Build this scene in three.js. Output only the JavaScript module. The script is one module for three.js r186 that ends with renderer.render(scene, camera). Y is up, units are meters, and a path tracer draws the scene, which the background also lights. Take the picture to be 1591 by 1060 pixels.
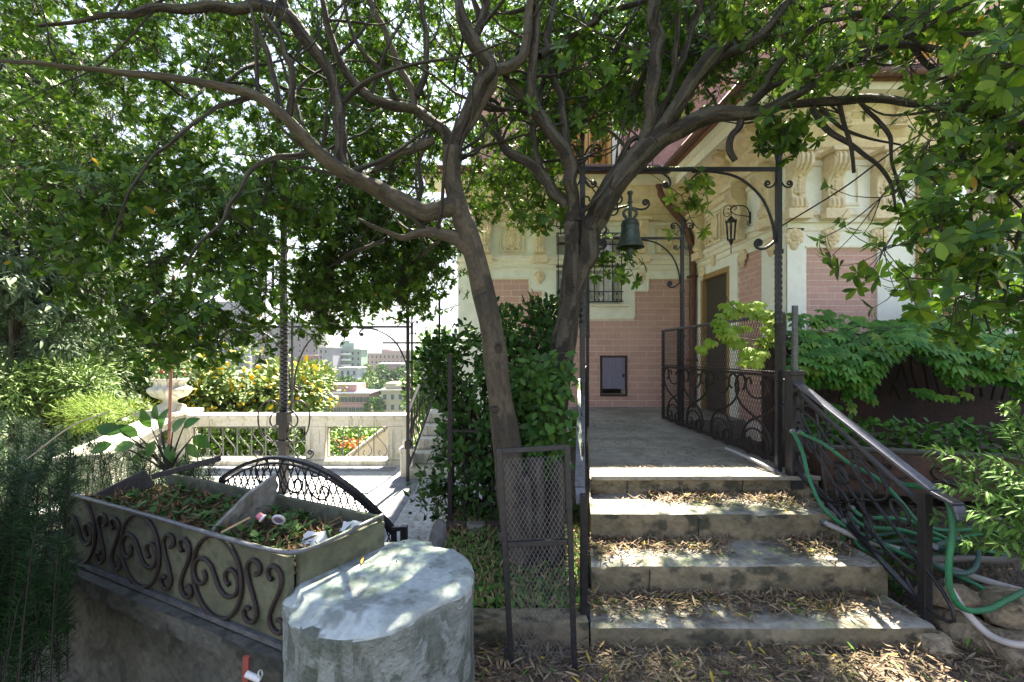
import * as THREE from 'three';
import { mergeGeometries, mergeVertices, toCreasedNormals } from 'three/addons/utils/BufferGeometryUtils.js';
import { RoundedBoxGeometry } from 'three/addons/geometries/RoundedBoxGeometry.js';

// ---------------------------------------------------------------- camera, sky, sun, exposure
const scene = new THREE.Scene();
const EYE = 1.5, F = 720, CU = 768, CV = 550;             // eye height, focal length and axis in photo pixels
const camera = new THREE.PerspectiveCamera(2 * Math.atan(530 / F) * 180 / Math.PI, 1591 / 1060, 0.05, 4000);
camera.position.set(0, EYE, 0);
camera.setViewOffset(1591, 1060, 27.5, -20, 1591, 1060);
const renderer = new THREE.WebGLRenderer({ antialias: true });
renderer.toneMapping = THREE.LinearToneMapping;
renderer.toneMappingExposure = 9.4;
renderer.shadowMap.enabled = true;
const SUN = new THREE.Vector3(0.12, 1, -0.75).normalize();
{
  const W = 512, H = 256, data = new Float32Array(W * H * 4), d = new THREE.Vector3();
  for (let j = 0; j < H; j++) for (let i = 0; i < W; i++) {
    const el = (j + 0.5) / H * Math.PI - Math.PI / 2, az = (i + 0.5) / W * 2 * Math.PI - Math.PI;
    d.set(Math.cos(el) * Math.cos(az), Math.sin(el), Math.cos(el) * Math.sin(az));
    const h = Math.max(0, d.y), t = Math.pow(1 - h, 3.0);
    const g = Math.pow(Math.max(0, d.dot(SUN)), 6) * 0.5;
    const k = 4 * (j * W + i), low = d.y < 0 ? 0.55 : 1;
    const q = 0.245 * low; data[k] = (0.36 + 0.58 * t + g) * q; data[k + 1] = (0.47 + 0.42 * t + g) * q; data[k + 2] = (0.76 + 0.14 * t + g * 0.85) * q; data[k + 3] = 1;
  }
  const sky = new THREE.DataTexture(data, W, H, THREE.RGBAFormat, THREE.FloatType);
  sky.mapping = THREE.EquirectangularReflectionMapping; sky.magFilter = THREE.LinearFilter; sky.needsUpdate = true;
  scene.background = sky; scene.environment = sky;
}
const sun = new THREE.DirectionalLight(new THREE.Color(1, 0.91, 0.76), 5.0);
sun.position.copy(SUN).multiplyScalar(40); sun.castShadow = true; sun.shadow.radius = 1;
Object.assign(sun.shadow.camera, { left: -16, right: 16, top: 16, bottom: -16, near: 1, far: 120 });
sun.shadow.mapSize.set(4096, 4096); sun.shadow.normalBias = 0.02;
scene.add(sun, sun.target);

// ---------------------------------------------------------------- helpers
const V = (x, y, z) => new THREE.Vector3(x, y, z);
const P = (u, v, d) => V((u - CU) / F * d, EYE - (v - CV) / F * d, -d);      // a place seen at (u, v), d metres ahead
const X = (u, d) => (u - CU) / F * d, Y = (v, d) => EYE - (v - CV) / F * d;
function rng(seed) { let a = seed >>> 0; return () => { a = a + 0x6D2B79F5 | 0; let t = Math.imul(a ^ a >>> 15, 1 | a); t = t + Math.imul(t ^ t >>> 7, 61 | t) ^ t; return ((t ^ t >>> 14) >>> 0) / 4294967296; }; }
const lerp = (a, b, t) => a + (b - a) * t, clamp = (x, a = 0, b = 1) => Math.min(b, Math.max(a, x));
const smooth = (a, b, x) => { const t = clamp((x - a) / (b - a)); return t * t * (3 - 2 * t); };
const used = {};
function numbered(n) { used[n] = (used[n] ?? -1) + 1; return used[n] ? n + '_' + String(used[n]).padStart(3, '0') : n; }
function tag(o, label, category, group, kind) { const d = o.userData = {}; if (label) d.label = label; if (category) d.category = category; if (group) d.group = group; if (kind) d.kind = kind; return o; }
function thing(name, label, category, pos = V(0, 0, 0), turn = 0, group) { const o = new THREE.Group(); o.name = numbered(name); o.position.copy(pos); o.rotation.y = turn; tag(o, label, category, group); scene.add(o); return o; }
function prep(g) {
  g = g.index ? g.toNonIndexed() : g;
  for (const k of Object.keys(g.attributes)) if (!['position', 'normal', 'uv'].includes(k)) g.deleteAttribute(k);
  if (!g.attributes.normal) g.computeVertexNormals();
  if (!g.attributes.uv) g.setAttribute('uv', new THREE.BufferAttribute(new Float32Array(g.attributes.position.count * 2), 2));
  return g;
}
function uvBox(g) {                                                            // uv in metres from the side a face points to
  g = g.index ? g.toNonIndexed() : g;
  const p = g.attributes.position, n = g.attributes.normal, uv = new Float32Array(p.count * 2);
  for (let i = 0; i < p.count; i += 3) {
    let a = 0, b = 0, c = 0;
    for (let k = 0; k < 3; k++) { a += n.getX(i + k); b += n.getY(i + k); c += n.getZ(i + k); }
    a = Math.abs(a); b = Math.abs(b); c = Math.abs(c);
    for (let k = 0; k < 3; k++) {
      const x = p.getX(i + k), y = p.getY(i + k), z = p.getZ(i + k);
      const q = b >= a && b >= c ? [x, z] : a >= c ? [z, y] : [x, y];
      uv[2 * (i + k)] = q[0]; uv[2 * (i + k) + 1] = q[1];
    }
  }
  g.setAttribute('uv', new THREE.BufferAttribute(uv, 2));
  return g;
}
function mesh(name, geos, mat, parent = scene, keepUV) {
  geos = (Array.isArray(geos) ? geos : [geos]).flat(3).map(prep);
  let g = geos.length > 1 ? mergeGeometries(geos) : geos[0];
  if (!keepUV) g = uvBox(g);
  const m = new THREE.Mesh(g, mat); m.castShadow = m.receiveShadow = true;
  m.name = parent === scene ? numbered(name) : name; parent.add(m);
  return m;
}
const struct = (name, geos, mat, label, keepUV) => { const m = mesh(name, geos, mat, scene, keepUV); m.userData = { kind: 'structure', label }; return m; };
function bx(x0, x1, y0, y1, z0, z1, r = 0) {
  const w = Math.abs(x1 - x0), h = Math.abs(y1 - y0), d = Math.abs(z1 - z0);
  const g = r ? new RoundedBoxGeometry(w, h, d, 1, Math.min(r, w / 2.1, h / 2.1, d / 2.1)) : new THREE.BoxGeometry(w, h, d);
  return g.translate((x0 + x1) / 2, (y0 + y1) / 2, (z0 + z1) / 2);
}
function beam(a, b, w, h = w, up = V(0, 1, 0), r = 0) {                        // a bar from a to b, w across, h along up
  const dir = b.clone().sub(a), L = dir.length(); dir.normalize();
  const side = V().crossVectors(dir, Math.abs(dir.dot(up)) > 0.98 ? V(0, 0, 1) : up).normalize(), u2 = V().crossVectors(side, dir);
  const g = r ? new RoundedBoxGeometry(w, h, L, 1, Math.min(r, w / 2.1, h / 2.1)) : new THREE.BoxGeometry(w, h, L);
  return g.applyMatrix4(new THREE.Matrix4().makeBasis(side, u2, dir.negate())).translate((a.x + b.x) / 2, (a.y + b.y) / 2, (a.z + b.z) / 2);
}
function tube(pts, r, n = 0, sides = 6, closed = false) {
  const c = new THREE.CatmullRomCurve3(pts, closed, 'centripetal');
  return new THREE.TubeGeometry(c, n || Math.max(4, pts.length * 3), r, sides, closed);
}
function limbGeo(pts, rad, sides = 8, sub = 4, wob = 0, seed = 1, cap = true) {     // tapered tube through pts, radius per point; bark uv
  const c = new THREE.CatmullRomCurve3(pts, false, 'centripetal'), n = (pts.length - 1) * sub, L = c.getLength(), R = rng(seed);
  const pos = [], uv = [], idx = [], ph = [R() * 6, R() * 6, R() * 6];
  let N = V(0.3, 0.1, 1), prevT = null, run = 0, last = null;
  for (let i = 0; i <= n; i++) {
    const t = i / n, p = c.getPoint(t), T = c.getTangent(t).normalize();
    if (last) run += p.distanceTo(last); last = p;
    N.sub(T.clone().multiplyScalar(N.dot(T))).normalize(); const B = V().crossVectors(T, N);
    const f = t * (pts.length - 1), k = Math.min(pts.length - 2, Math.floor(f)), r = lerp(rad[k], rad[k + 1], f - k);
    for (let j = 0; j <= sides; j++) {
      const a = j / sides * Math.PI * 2;
      const w = 1 + wob * (Math.sin(a * 2 + ph[0] + run * 5) * 0.5 + Math.sin(a * 3 + ph[1] - run * 9) * 0.35 + Math.sin(run * 14 + ph[2]) * 0.3 + Math.sin(a * 5 + run * 3) * 0.2);
      pos.push(p.x + (N.x * Math.cos(a) + B.x * Math.sin(a)) * r * w, p.y + (N.y * Math.cos(a) + B.y * Math.sin(a)) * r * w, p.z + (N.z * Math.cos(a) + B.z * Math.sin(a)) * r * w);
      uv.push(j / sides * Math.max(1, Math.round(r * 2 * Math.PI / 0.3)) * 0.3, run);
    }
  }
  for (let i = 0; i < n; i++) for (let j = 0; j < sides; j++) { const a = i * (sides + 1) + j, b = a + sides + 1; idx.push(a, a + 1, b, b, a + 1, b + 1); }
  if (cap) { const p = c.getPoint(1), q = pos.length / 3; pos.push(p.x, p.y, p.z); uv.push(0, run); for (let j = 0; j < sides; j++) { const a = n * (sides + 1) + j; idx.push(a, a + 1, q); } }
  const g = new THREE.BufferGeometry();
  g.setAttribute('position', new THREE.Float32BufferAttribute(pos, 3)); g.setAttribute('uv', new THREE.Float32BufferAttribute(uv, 2)); g.setIndex(idx); g.computeVertexNormals();
  return g;
}
function twisted(a, b, w, turns) {                                             // a square bar twisted about its axis
  const dir = b.clone().sub(a), L = dir.length(), n = Math.ceil(turns * 8);
  const g = new THREE.BoxGeometry(w, L, w, 1, n, 1), p = g.attributes.position;
  for (let i = 0; i < p.count; i++) { const t = (p.getY(i) / L + 0.5) * turns * Math.PI * 2, x = p.getX(i), z = p.getZ(i); p.setX(i, x * Math.cos(t) - z * Math.sin(t)); p.setZ(i, x * Math.sin(t) + z * Math.cos(t)); }
  g.computeVertexNormals();
  return toCreasedNormals(g, 0.7).applyQuaternion(new THREE.Quaternion().setFromUnitVectors(V(0, 1, 0), dir.normalize())).translate((a.x + b.x) / 2, (a.y + b.y) / 2, (a.z + b.z) / 2);
}
// wrought-iron scroll between two spiral eyes; S turns over, C turns back, J is straight at A and curls at B
function scroll2(kind, A, B, K = 9, pw = 1.3, flip = 1, n = 70) {
  const pts = []; let th = 0, x = 0, y = 0;
  for (let i = 0; i <= n; i++) {
    pts.push([x, y]);
    const s = (i + 0.5) / n, q = 1 - 2 * s;
    const aq = Math.abs(q), k = kind === 'R' ? K * Math.sign(q) * (aq < pw ? 0.3 * aq / pw : 0.9 + 1.7 * Math.pow((aq - pw) / (1 - pw), 2.5)) : kind === 'S' ? K * Math.sign(q) * Math.pow(Math.abs(q), pw) * 2.2 : kind === 'C' ? K * (Math.pow(Math.abs(q), pw) * 1.8 + 0.22) : K * Math.pow(s, pw) * 3;
    th += flip * k / n * 1.4; x += Math.cos(th) / n; y += Math.sin(th) / n;
  }
  const [ex, ey] = pts[n], l2 = ex * ex + ey * ey, dx = B[0] - A[0], dy = B[1] - A[1];
  const c = (dx * ex + dy * ey) / l2, s = (dy * ex - dx * ey) / l2;
  return pts.map(([px, py]) => [A[0] + px * c - py * s, A[1] + px * s + py * c]);
}
class Plane {                                                                  // an upright (or leaning) plane for ironwork: origin, across, up
  constructor(o, ux, uy) { this.o = o; this.ux = ux; this.uy = uy; }
  at([a, b]) { return this.o.clone().addScaledVector(this.ux, a).addScaledVector(this.uy, b); }
  scroll(kind, A, B, r, K, pw, flip) { return tube(scroll2(kind, A, B, K, pw, flip).map(p => this.at(p)), r, 64, 5); }
  line(pts, r, n) { return tube(pts.map(p => this.at(p)), r, n, 5); }
  ring(c, rx, ry, r) { const q = []; for (let i = 0; i < 24; i++) { const a = i / 24 * Math.PI * 2; q.push(this.at([c[0] + Math.cos(a) * rx, c[1] + Math.sin(a) * ry])); } return tube(q, r, 40, 5, true); }
  bar(A, B, w, h) { return beam(this.at(A), this.at(B), w, h ?? w); }
  lattice(w, h, dx, dy, r, inside) {                                           // expanded-metal diamonds dx by dy
    const out = [], sl = dy / dx;
    for (const s of [1, -1]) for (let c = -Math.ceil(h / dy) - 1; c <= Math.ceil(w / dx) + Math.ceil(h / dy) + 1; c++) {
      let seg = null; const N = inside ? 60 : 1;
      const x0 = c * dx, f = y => x0 + (s > 0 ? y : -y) / sl;                   // x along the wire
      if (!inside) {
        let y0 = 0, y1 = h; const inv = x => (x - x0) * sl * s;
        const a = Math.min(inv(0), inv(w)), b = Math.max(inv(0), inv(w)); y0 = Math.max(0, a); y1 = Math.min(h, b);
        if (y1 - y0 > 0.01) out.push(beam(this.at([f(y0), y0]), this.at([f(y1), y1]), r * 2, r * 2));
      } else for (let i = 0; i <= N; i++) {
        const y = i / N * h, x = f(y), ok = x >= 0 && x <= w && inside(x, y);
        if (ok && !seg) seg = [x, y]; if (seg && (!ok || i === N)) { const yy = (ok ? i : i - 1) / N * h; if (yy - seg[1] > 0.005) out.push(beam(this.at(seg), this.at([f(yy), yy]), r * 2, r * 2)); seg = null; }
      }
    }
    return out;
  }
}
// ---------------------------------------------------------------- noise, textures, materials
const PERM = (() => { const R = rng(77), a = new Float32Array(65536); for (let i = 0; i < 65536; i++) a[i] = R(); return a; })();
const hash = (x, y, s) => PERM[(x * 374761 + y * 668265 + s * 9973 & 0x7fffffff) % 65521];
function vn(x, y, per, s) { const xi = Math.floor(x), yi = Math.floor(y), fx = x - xi, fy = y - yi, w = a => ((a % per) + per) % per; const u = fx * fx * (3 - 2 * fx), v = fy * fy * (3 - 2 * fy);
  return lerp(lerp(hash(w(xi), w(yi), s), hash(w(xi + 1), w(yi), s), u), lerp(hash(w(xi), w(yi + 1), s), hash(w(xi + 1), w(yi + 1), s), u), v); }
function fbm(x, y, per, oct, s = 0) { let a = 0, w = 0.5, t = 0; for (let o = 0; o < oct; o++) { a += w * vn(x, y, per, s + o * 13); t += w; w *= 0.5; x *= 2; y *= 2; per *= 2; } return a / t; }
const n3 = (x, y, z) => (fbm(x + z * 0.7, y - z * 0.4, 4096, 3, 5) + fbm(z + x * 0.3, x * 0.5 + y, 4096, 3, 9)) / 2 - 0.5;
const enc = x => { x = clamp(x); return 255 * (x <= 0.0031308 ? 12.92 * x : 1.055 * Math.pow(x, 1 / 2.4) - 0.055); };
function tex(size, metres, fn) {                                               // fn(x, y in 0..1) -> [r, g, b, height]; linear albedo
  const c = new Uint8Array(size * size * 4), h = new Uint8Array(size * size * 4);
  for (let j = 0; j < size; j++) for (let i = 0; i < size; i++) {
    const q = fn(i / size, j / size), k = 4 * (j * size + i);
    c[k] = enc(q[0]); c[k + 1] = enc(q[1]); c[k + 2] = enc(q[2]); c[k + 3] = 255;
    h[k] = h[k + 1] = h[k + 2] = 255 * clamp(q[3]); h[k + 3] = 255;
  }
  const mk = (d, srgb) => { const t = new THREE.DataTexture(d, size, size); t.wrapS = t.wrapT = THREE.RepeatWrapping; t.magFilter = THREE.LinearFilter; t.minFilter = THREE.LinearMipmapLinearFilter; t.generateMipmaps = true; t.repeat.set(1 / metres[0], 1 / metres[1]); if (srgb) t.colorSpace = THREE.SRGBColorSpace; t.needsUpdate = true; return t; };
  return { map: mk(c, true), bumpMap: mk(h) };
}
const mixc = (a, b, t) => [lerp(a[0], b[0], t), lerp(a[1], b[1], t), lerp(a[2], b[2], t)];
const std = (t, o = {}) => new THREE.MeshStandardMaterial({ ...t, bumpScale: 0.004, roughness: 0.9, side: THREE.DoubleSide, ...o });
function mottled(size, metres, a, b, dark, o = {}) {
  const { per = 6, stain = 0.6, fine = 0.25, s = 0, bumps = 1 } = o;
  return tex(size, metres, (x, y) => {
    const p = fbm(x * per, y * per, per, 5, s), q = fbm(x * per * 8, y * per * 8, per * 8, 3, s + 50), r = fbm(x * per * 2 + 3, y * per * 2, per * 2, 4, s + 90);
    let c = mixc(a, b, smooth(0.3, 0.7, p)); c = mixc(c, dark, smooth(0.52, 0.72, r) * stain); const f = 1 + (q - 0.5) * fine * 2;
    return [c[0] * f, c[1] * f, c[2] * f, 0.5 + bumps * ((q - 0.5) * 0.7 + (p - 0.5) * 0.6)];
  });
}
const M = {};
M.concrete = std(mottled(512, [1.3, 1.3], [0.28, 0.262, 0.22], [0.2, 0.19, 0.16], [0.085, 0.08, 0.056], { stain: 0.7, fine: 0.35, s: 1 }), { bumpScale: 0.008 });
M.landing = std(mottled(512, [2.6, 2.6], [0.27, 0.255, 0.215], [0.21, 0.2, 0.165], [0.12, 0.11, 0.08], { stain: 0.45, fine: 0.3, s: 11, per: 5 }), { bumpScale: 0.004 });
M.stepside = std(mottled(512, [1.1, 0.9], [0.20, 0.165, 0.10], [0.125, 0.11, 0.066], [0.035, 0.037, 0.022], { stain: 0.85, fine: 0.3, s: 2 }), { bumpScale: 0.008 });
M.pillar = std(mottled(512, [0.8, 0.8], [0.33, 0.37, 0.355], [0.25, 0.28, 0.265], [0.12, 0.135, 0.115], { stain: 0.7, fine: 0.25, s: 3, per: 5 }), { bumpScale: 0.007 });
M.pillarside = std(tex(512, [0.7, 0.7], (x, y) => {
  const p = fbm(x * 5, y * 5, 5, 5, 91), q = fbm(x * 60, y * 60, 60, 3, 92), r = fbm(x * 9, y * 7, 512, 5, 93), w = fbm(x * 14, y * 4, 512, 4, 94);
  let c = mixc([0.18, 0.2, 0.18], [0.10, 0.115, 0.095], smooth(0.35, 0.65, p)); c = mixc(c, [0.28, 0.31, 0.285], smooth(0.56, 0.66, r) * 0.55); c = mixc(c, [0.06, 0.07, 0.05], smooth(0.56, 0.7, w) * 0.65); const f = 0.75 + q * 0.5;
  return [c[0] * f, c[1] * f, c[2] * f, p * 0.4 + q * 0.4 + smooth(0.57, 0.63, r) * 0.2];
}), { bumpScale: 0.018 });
M.oldwall = std(mottled(512, [1.2, 1.2], [0.085, 0.085, 0.068], [0.055, 0.056, 0.043], [0.02, 0.022, 0.016], { stain: 0.8, fine: 0.4, s: 4 }), { bumpScale: 0.012 });
M.planter = std(mottled(512, [1, 1], [0.115, 0.12, 0.075], [0.08, 0.085, 0.053], [0.036, 0.041, 0.025], { stain: 0.6, fine: 0.2, s: 5 }));
M.cream = std(mottled(512, [2.5, 2.5], [0.85, 0.80, 0.66], [0.8, 0.75, 0.61], [0.62, 0.57, 0.44], { stain: 0.35, fine: 0.06, s: 6 }), { bumpScale: 0.002 });
M.mint = std(mottled(512, [2.5, 2.5], [0.86, 0.87, 0.78], [0.82, 0.83, 0.74], [0.66, 0.66, 0.56], { stain: 0.3, fine: 0.06, s: 7 }), { bumpScale: 0.002 });
M.ochre = std(mottled(512, [1.5, 1.5], [0.80, 0.67, 0.46], [0.73, 0.61, 0.41], [0.52, 0.42, 0.27], { stain: 0.4, fine: 0.1, s: 8 }), { bumpScale: 0.003 });
M.bricks = [0, 1, 2, 3].map(i => std(mottled(128, [0.5, 0.5], [0.57 + i * 0.02, 0.36 + i * 0.014, 0.305 + i * 0.012], [0.52 + i * 0.02, 0.32 + i * 0.012, 0.27 + i * 0.01], [0.43, 0.26, 0.22], { stain: 0.35, fine: 0.12, s: 20 + i }), { bumpScale: 0.002 }));
M.mortar = std(mottled(128, [0.5, 0.5], [0.8, 0.70, 0.64], [0.74, 0.65, 0.59], [0.58, 0.5, 0.44], { s: 30 }));
M.bark = std(tex(512, [0.3, 0.8], (x, y) => {
  const a = fbm(x * 8 + fbm(x * 4, y * 4, 4, 3, 3) * 2, y * 6, 512, 5, 31), l = fbm(x * 6, y * 4, 512, 4, 41), st = fbm(x * 12, y * 70, 512, 3, 51);
  let c = mixc([0.017, 0.013, 0.009], [0.045, 0.035, 0.024], smooth(0.3, 0.7, a)); c = mixc(c, [0.078, 0.07, 0.05], smooth(0.52, 0.66, l) * 0.7); const f = 0.8 + st * 0.4;
  return [c[0] * f, c[1] * f, c[2] * f, a * 0.6 + st * 0.4];
}), { bumpScale: 0.02, roughness: 0.9 });
M.trunkbark = std(mottled(512, [0.5, 0.9], [0.085, 0.068, 0.045], [0.05, 0.041, 0.028], [0.024, 0.02, 0.014], { stain: 0.6, fine: 0.35, s: 33, per: 5 }), { bumpScale: 0.01 });
M.twig = new THREE.MeshStandardMaterial({ color: new THREE.Color().setRGB(0.032, 0.024, 0.017), roughness: 0.9, side: THREE.DoubleSide });
M.iron = std(mottled(128, [0.12, 0.12], [0.016, 0.0175, 0.021], [0.026, 0.027, 0.031], [0.045, 0.027, 0.017], { stain: 0.6, fine: 0.3, s: 60 }), { roughness: 0.42, metalness: 0.3, bumpScale: 0.0008 });
M.railtop = std(mottled(128, [0.2, 0.2], [0.13, 0.135, 0.17], [0.09, 0.095, 0.12], [0.05, 0.045, 0.045], { stain: 0.6, s: 62 }), { roughness: 0.33, metalness: 0.55, bumpScale: 0.0008 });
M.rusty = std(mottled(128, [0.2, 0.2], [0.034, 0.022, 0.017], [0.026, 0.02, 0.018], [0.016, 0.014, 0.014], { stain: 0.7, s: 61 }), { roughness: 0.7, metalness: 0.1, bumpScale: 0.001 });
M.galv = std(mottled(128, [0.2, 0.2], [0.16, 0.165, 0.175], [0.12, 0.125, 0.135], [0.08, 0.065, 0.05], { stain: 0.5, s: 63 }), { roughness: 0.5, metalness: 0.4, bumpScale: 0.0006 });
M.bronze = std(mottled(128, [0.2, 0.2], [0.065, 0.085, 0.07], [0.045, 0.06, 0.05], [0.09, 0.12, 0.10], { stain: 0.6, s: 64 }), { roughness: 0.5, metalness: 0.5, bumpScale: 0.001 });
M.copper = std(mottled(128, [0.4, 0.4], [0.17, 0.075, 0.055], [0.13, 0.06, 0.045], [0.08, 0.05, 0.04], { stain: 0.5, s: 65 }), { roughness: 0.6, metalness: 0.2, bumpScale: 0.001 });
M.soil = std(mottled(512, [0.8, 0.8], [0.10, 0.078, 0.052], [0.065, 0.052, 0.034], [0.03, 0.026, 0.018], { stain: 0.7, fine: 0.7, s: 66, per: 8 }), { bumpScale: 0.03 });
M.litterbase = std(mottled(512, [0.7, 0.7], [0.17, 0.13, 0.085], [0.11, 0.085, 0.055], [0.05, 0.042, 0.03], { stain: 0.7, fine: 0.8, s: 67, per: 10 }), { bumpScale: 0.02 });
M.paving = std(mottled(512, [2.2, 2.2], [0.42, 0.43, 0.43], [0.34, 0.35, 0.36], [0.24, 0.245, 0.24], { stain: 0.4, fine: 0.3, s: 68 }), { bumpScale: 0.004 });
M.pavingdark = std(mottled(256, [1.2, 1.2], [0.22, 0.23, 0.25], [0.17, 0.18, 0.2], [0.12, 0.12, 0.12], { stain: 0.4, fine: 0.3, s: 69 }), { bumpScale: 0.004 });
M.stone = std(tex(512, [1.4, 1.4], (x, y) => {
  const p = fbm(x * 6, y * 6, 6, 5, 71), q = fbm(x * 48, y * 48, 48, 3, 72), st = fbm(x * 40, y * 3, 512, 4, 73), g = fbm(x * 10, y * 8, 512, 4, 74);
  let c = mixc([0.60, 0.58, 0.50], [0.48, 0.46, 0.38], p); c = mixc(c, [0.16, 0.15, 0.10], smooth(0.56, 0.7, st) * 0.55); c = mixc(c, [0.30, 0.30, 0.15], smooth(0.58, 0.72, g) * 0.5); const f = 0.85 + q * 0.3;
  return [c[0] * f, c[1] * f, c[2] * f, p * 0.5 + q * 0.5];
}), { bumpScale: 0.006 });
M.terracotta = std(mottled(256, [0.8, 0.8], [0.085, 0.045, 0.03], [0.065, 0.037, 0.026], [0.033, 0.027, 0.02], { stain: 0.7, fine: 0.2, s: 75 }));
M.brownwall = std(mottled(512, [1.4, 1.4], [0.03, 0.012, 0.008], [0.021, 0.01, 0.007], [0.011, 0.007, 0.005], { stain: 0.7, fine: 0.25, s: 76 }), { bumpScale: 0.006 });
M.rock = std(mottled(512, [0.9, 0.9], [0.26, 0.205, 0.13], [0.17, 0.135, 0.085], [0.075, 0.065, 0.04], { stain: 0.7, fine: 0.4, s: 77 }), { bumpScale: 0.02 });
M.hill = std(mottled(512, [60, 60], [0.075, 0.11, 0.035], [0.05, 0.085, 0.025], [0.13, 0.13, 0.06], { stain: 0.6, fine: 0.5, s: 78, per: 8 }), { bumpScale: 0 });
M.blueboard = std(tex(256, [0.5, 0.8], (x, y) => { const st = fbm(x * 30, y * 3, 512, 4, 81), g = fbm(x * 6, y * 6, 512, 4, 82), r = smooth(0.55, 0.68, g) * smooth(0.3, 0, y); let c = mixc([0.16, 0.15, 0.23], [0.23, 0.215, 0.30], st); c = mixc(c, [0.2, 0.1, 0.06], r * 0.8); return [...c, st]; }), { roughness: 0.75 });
M.wood = std(tex(256, [0.4, 0.6], (x, y) => { const s = fbm(x * 24, y * 3, 512, 4, 83); return [...mixc([0.30, 0.19, 0.07], [0.42, 0.27, 0.11], s), s]; }), { roughness: 0.6 });
M.darkwood = std(tex(256, [0.4, 0.6], (x, y) => { const s = fbm(x * 24, y * 3, 512, 4, 84); return [...mixc([0.028, 0.026, 0.024], [0.06, 0.052, 0.045], s), s]; }), { roughness: 0.8 });
M.shutter = std(tex(128, [0.4, 0.6], (x, y) => { const s = fbm(x * 24, y * 3, 512, 4, 85); return [...mixc([0.50, 0.26, 0.06], [0.6, 0.33, 0.09], s), s]; }), { roughness: 0.6 });
M.roof = std(mottled(128, [0.6, 0.6], [0.27, 0.12, 0.075], [0.2, 0.095, 0.06], [0.1, 0.07, 0.05], { s: 86 }));
M.pinkplaster = std(mottled(256, [2, 2], [0.52, 0.30, 0.25], [0.47, 0.27, 0.22], [0.36, 0.22, 0.18], { s: 87, stain: 0.3 }));
M.glass = new THREE.MeshPhysicalMaterial({ color: 0xffffff, roughness: 0.04, transmission: 1, thickness: 0, ior: 1.5, side: THREE.DoubleSide });
M.room = new THREE.MeshStandardMaterial({ color: new THREE.Color().setRGB(0.05, 0.05, 0.05), roughness: 1, side: THREE.DoubleSide });
M.curtain = new THREE.MeshStandardMaterial({ color: new THREE.Color().setRGB(0.55, 0.55, 0.52), roughness: 1, side: THREE.DoubleSide });
const plain = (r, g, b, ro = 0.9, o = {}) => new THREE.MeshStandardMaterial({ color: new THREE.Color().setRGB(r, g, b), roughness: ro, side: THREE.DoubleSide, ...o });
M.screen = plain(0.06, 0.054, 0.046, 0.5);

// ---------------------------------------------------------------- leaves
function leafGeo(w = 0.36, wide = 0.62, bend = 0.18, fold = 0.12, n = 4) {     // unit leaf along +y, facing +z; widest at `wide`
  const pos = [], idx = [];
  for (let i = 0; i <= n; i++) {
    const t = i / n, s = t < wide ? Math.sin(t / wide * Math.PI / 2) : Math.cos((t - wide) / (1 - wide) * Math.PI / 2), hw = w / 2 * Math.pow(Math.max(0, s), 0.85);
    const z = -bend * t * t; pos.push(-hw, t, z + fold * hw, 0, t, z, hw, t, z + fold * hw);
  }
  for (let i = 0; i < n; i++) { const a = i * 3, b = a + 3;
    if (!i) idx.push(a + 1, b + 1, b, a + 1, b + 2, b + 1);
    else if (i === n - 1) idx.push(a, a + 1, b + 1, a + 1, a + 2, b + 1);
    else for (const k of [0, 1]) idx.push(a + k, a + k + 1, b + k, a + k + 1, b + k + 1, b + k); }
  const g = new THREE.BufferGeometry(); g.setAttribute('position', new THREE.Float32BufferAttribute(pos, 3));
  g.setAttribute('uv', new THREE.Float32BufferAttribute(new Float32Array(pos.length / 3 * 2), 2)); g.setIndex(idx); g.computeVertexNormals(); return g;
}
const LEAF = { round: leafGeo(0.42, 0.68), lance: leafGeo(0.22, 0.45, 0.22, 0.3), oval: leafGeo(0.5, 0.48), broad: leafGeo(0.55, 0.45, 0.3, 0.25, 6), dry: leafGeo(0.17, 0.5, -0.15, 0.5), needle: leafGeo(0.07, 0.4, 0.1, 0, 2), small: leafGeo(0.62, 0.5, 0.1, 0.1, 3) };
const leafMat = (r = 1, g = 1, b = 1, tr = 0.4, ro = 0.55) => new THREE.MeshPhysicalMaterial({ color: new THREE.Color().setRGB(r, g, b), roughness: ro, transmission: tr, thickness: 0, ior: 1.4, specularIntensity: 0.35, side: THREE.DoubleSide });
function frame(dir, nrm, len, at) {                                            // leaf matrix: +y along dir, +z near nrm
  const y = dir.clone().normalize(), x = V().crossVectors(y, nrm); if (x.lengthSq() < 1e-6) x.set(1, 0, 0); x.normalize();
  return new THREE.Matrix4().makeBasis(x, y, V().crossVectors(x, y)).scale(V(len, len, len)).setPosition(at);
}
const _c = new THREE.Color();
function bunch(name, geo, mat, items, parent, kind = 'stuff') {                 // many leaves as one instanced part
  const m = new THREE.InstancedMesh(geo, mat, items.length); m.castShadow = m.receiveShadow = true;
  items.forEach((it, i) => { m.setMatrixAt(i, it.m); m.setColorAt(i, _c.setRGB(...it.c)); });
  m.name = parent === scene ? numbered(name) : name; if (kind) m.userData.kind = kind; parent.add(m); return m;
}
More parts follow.
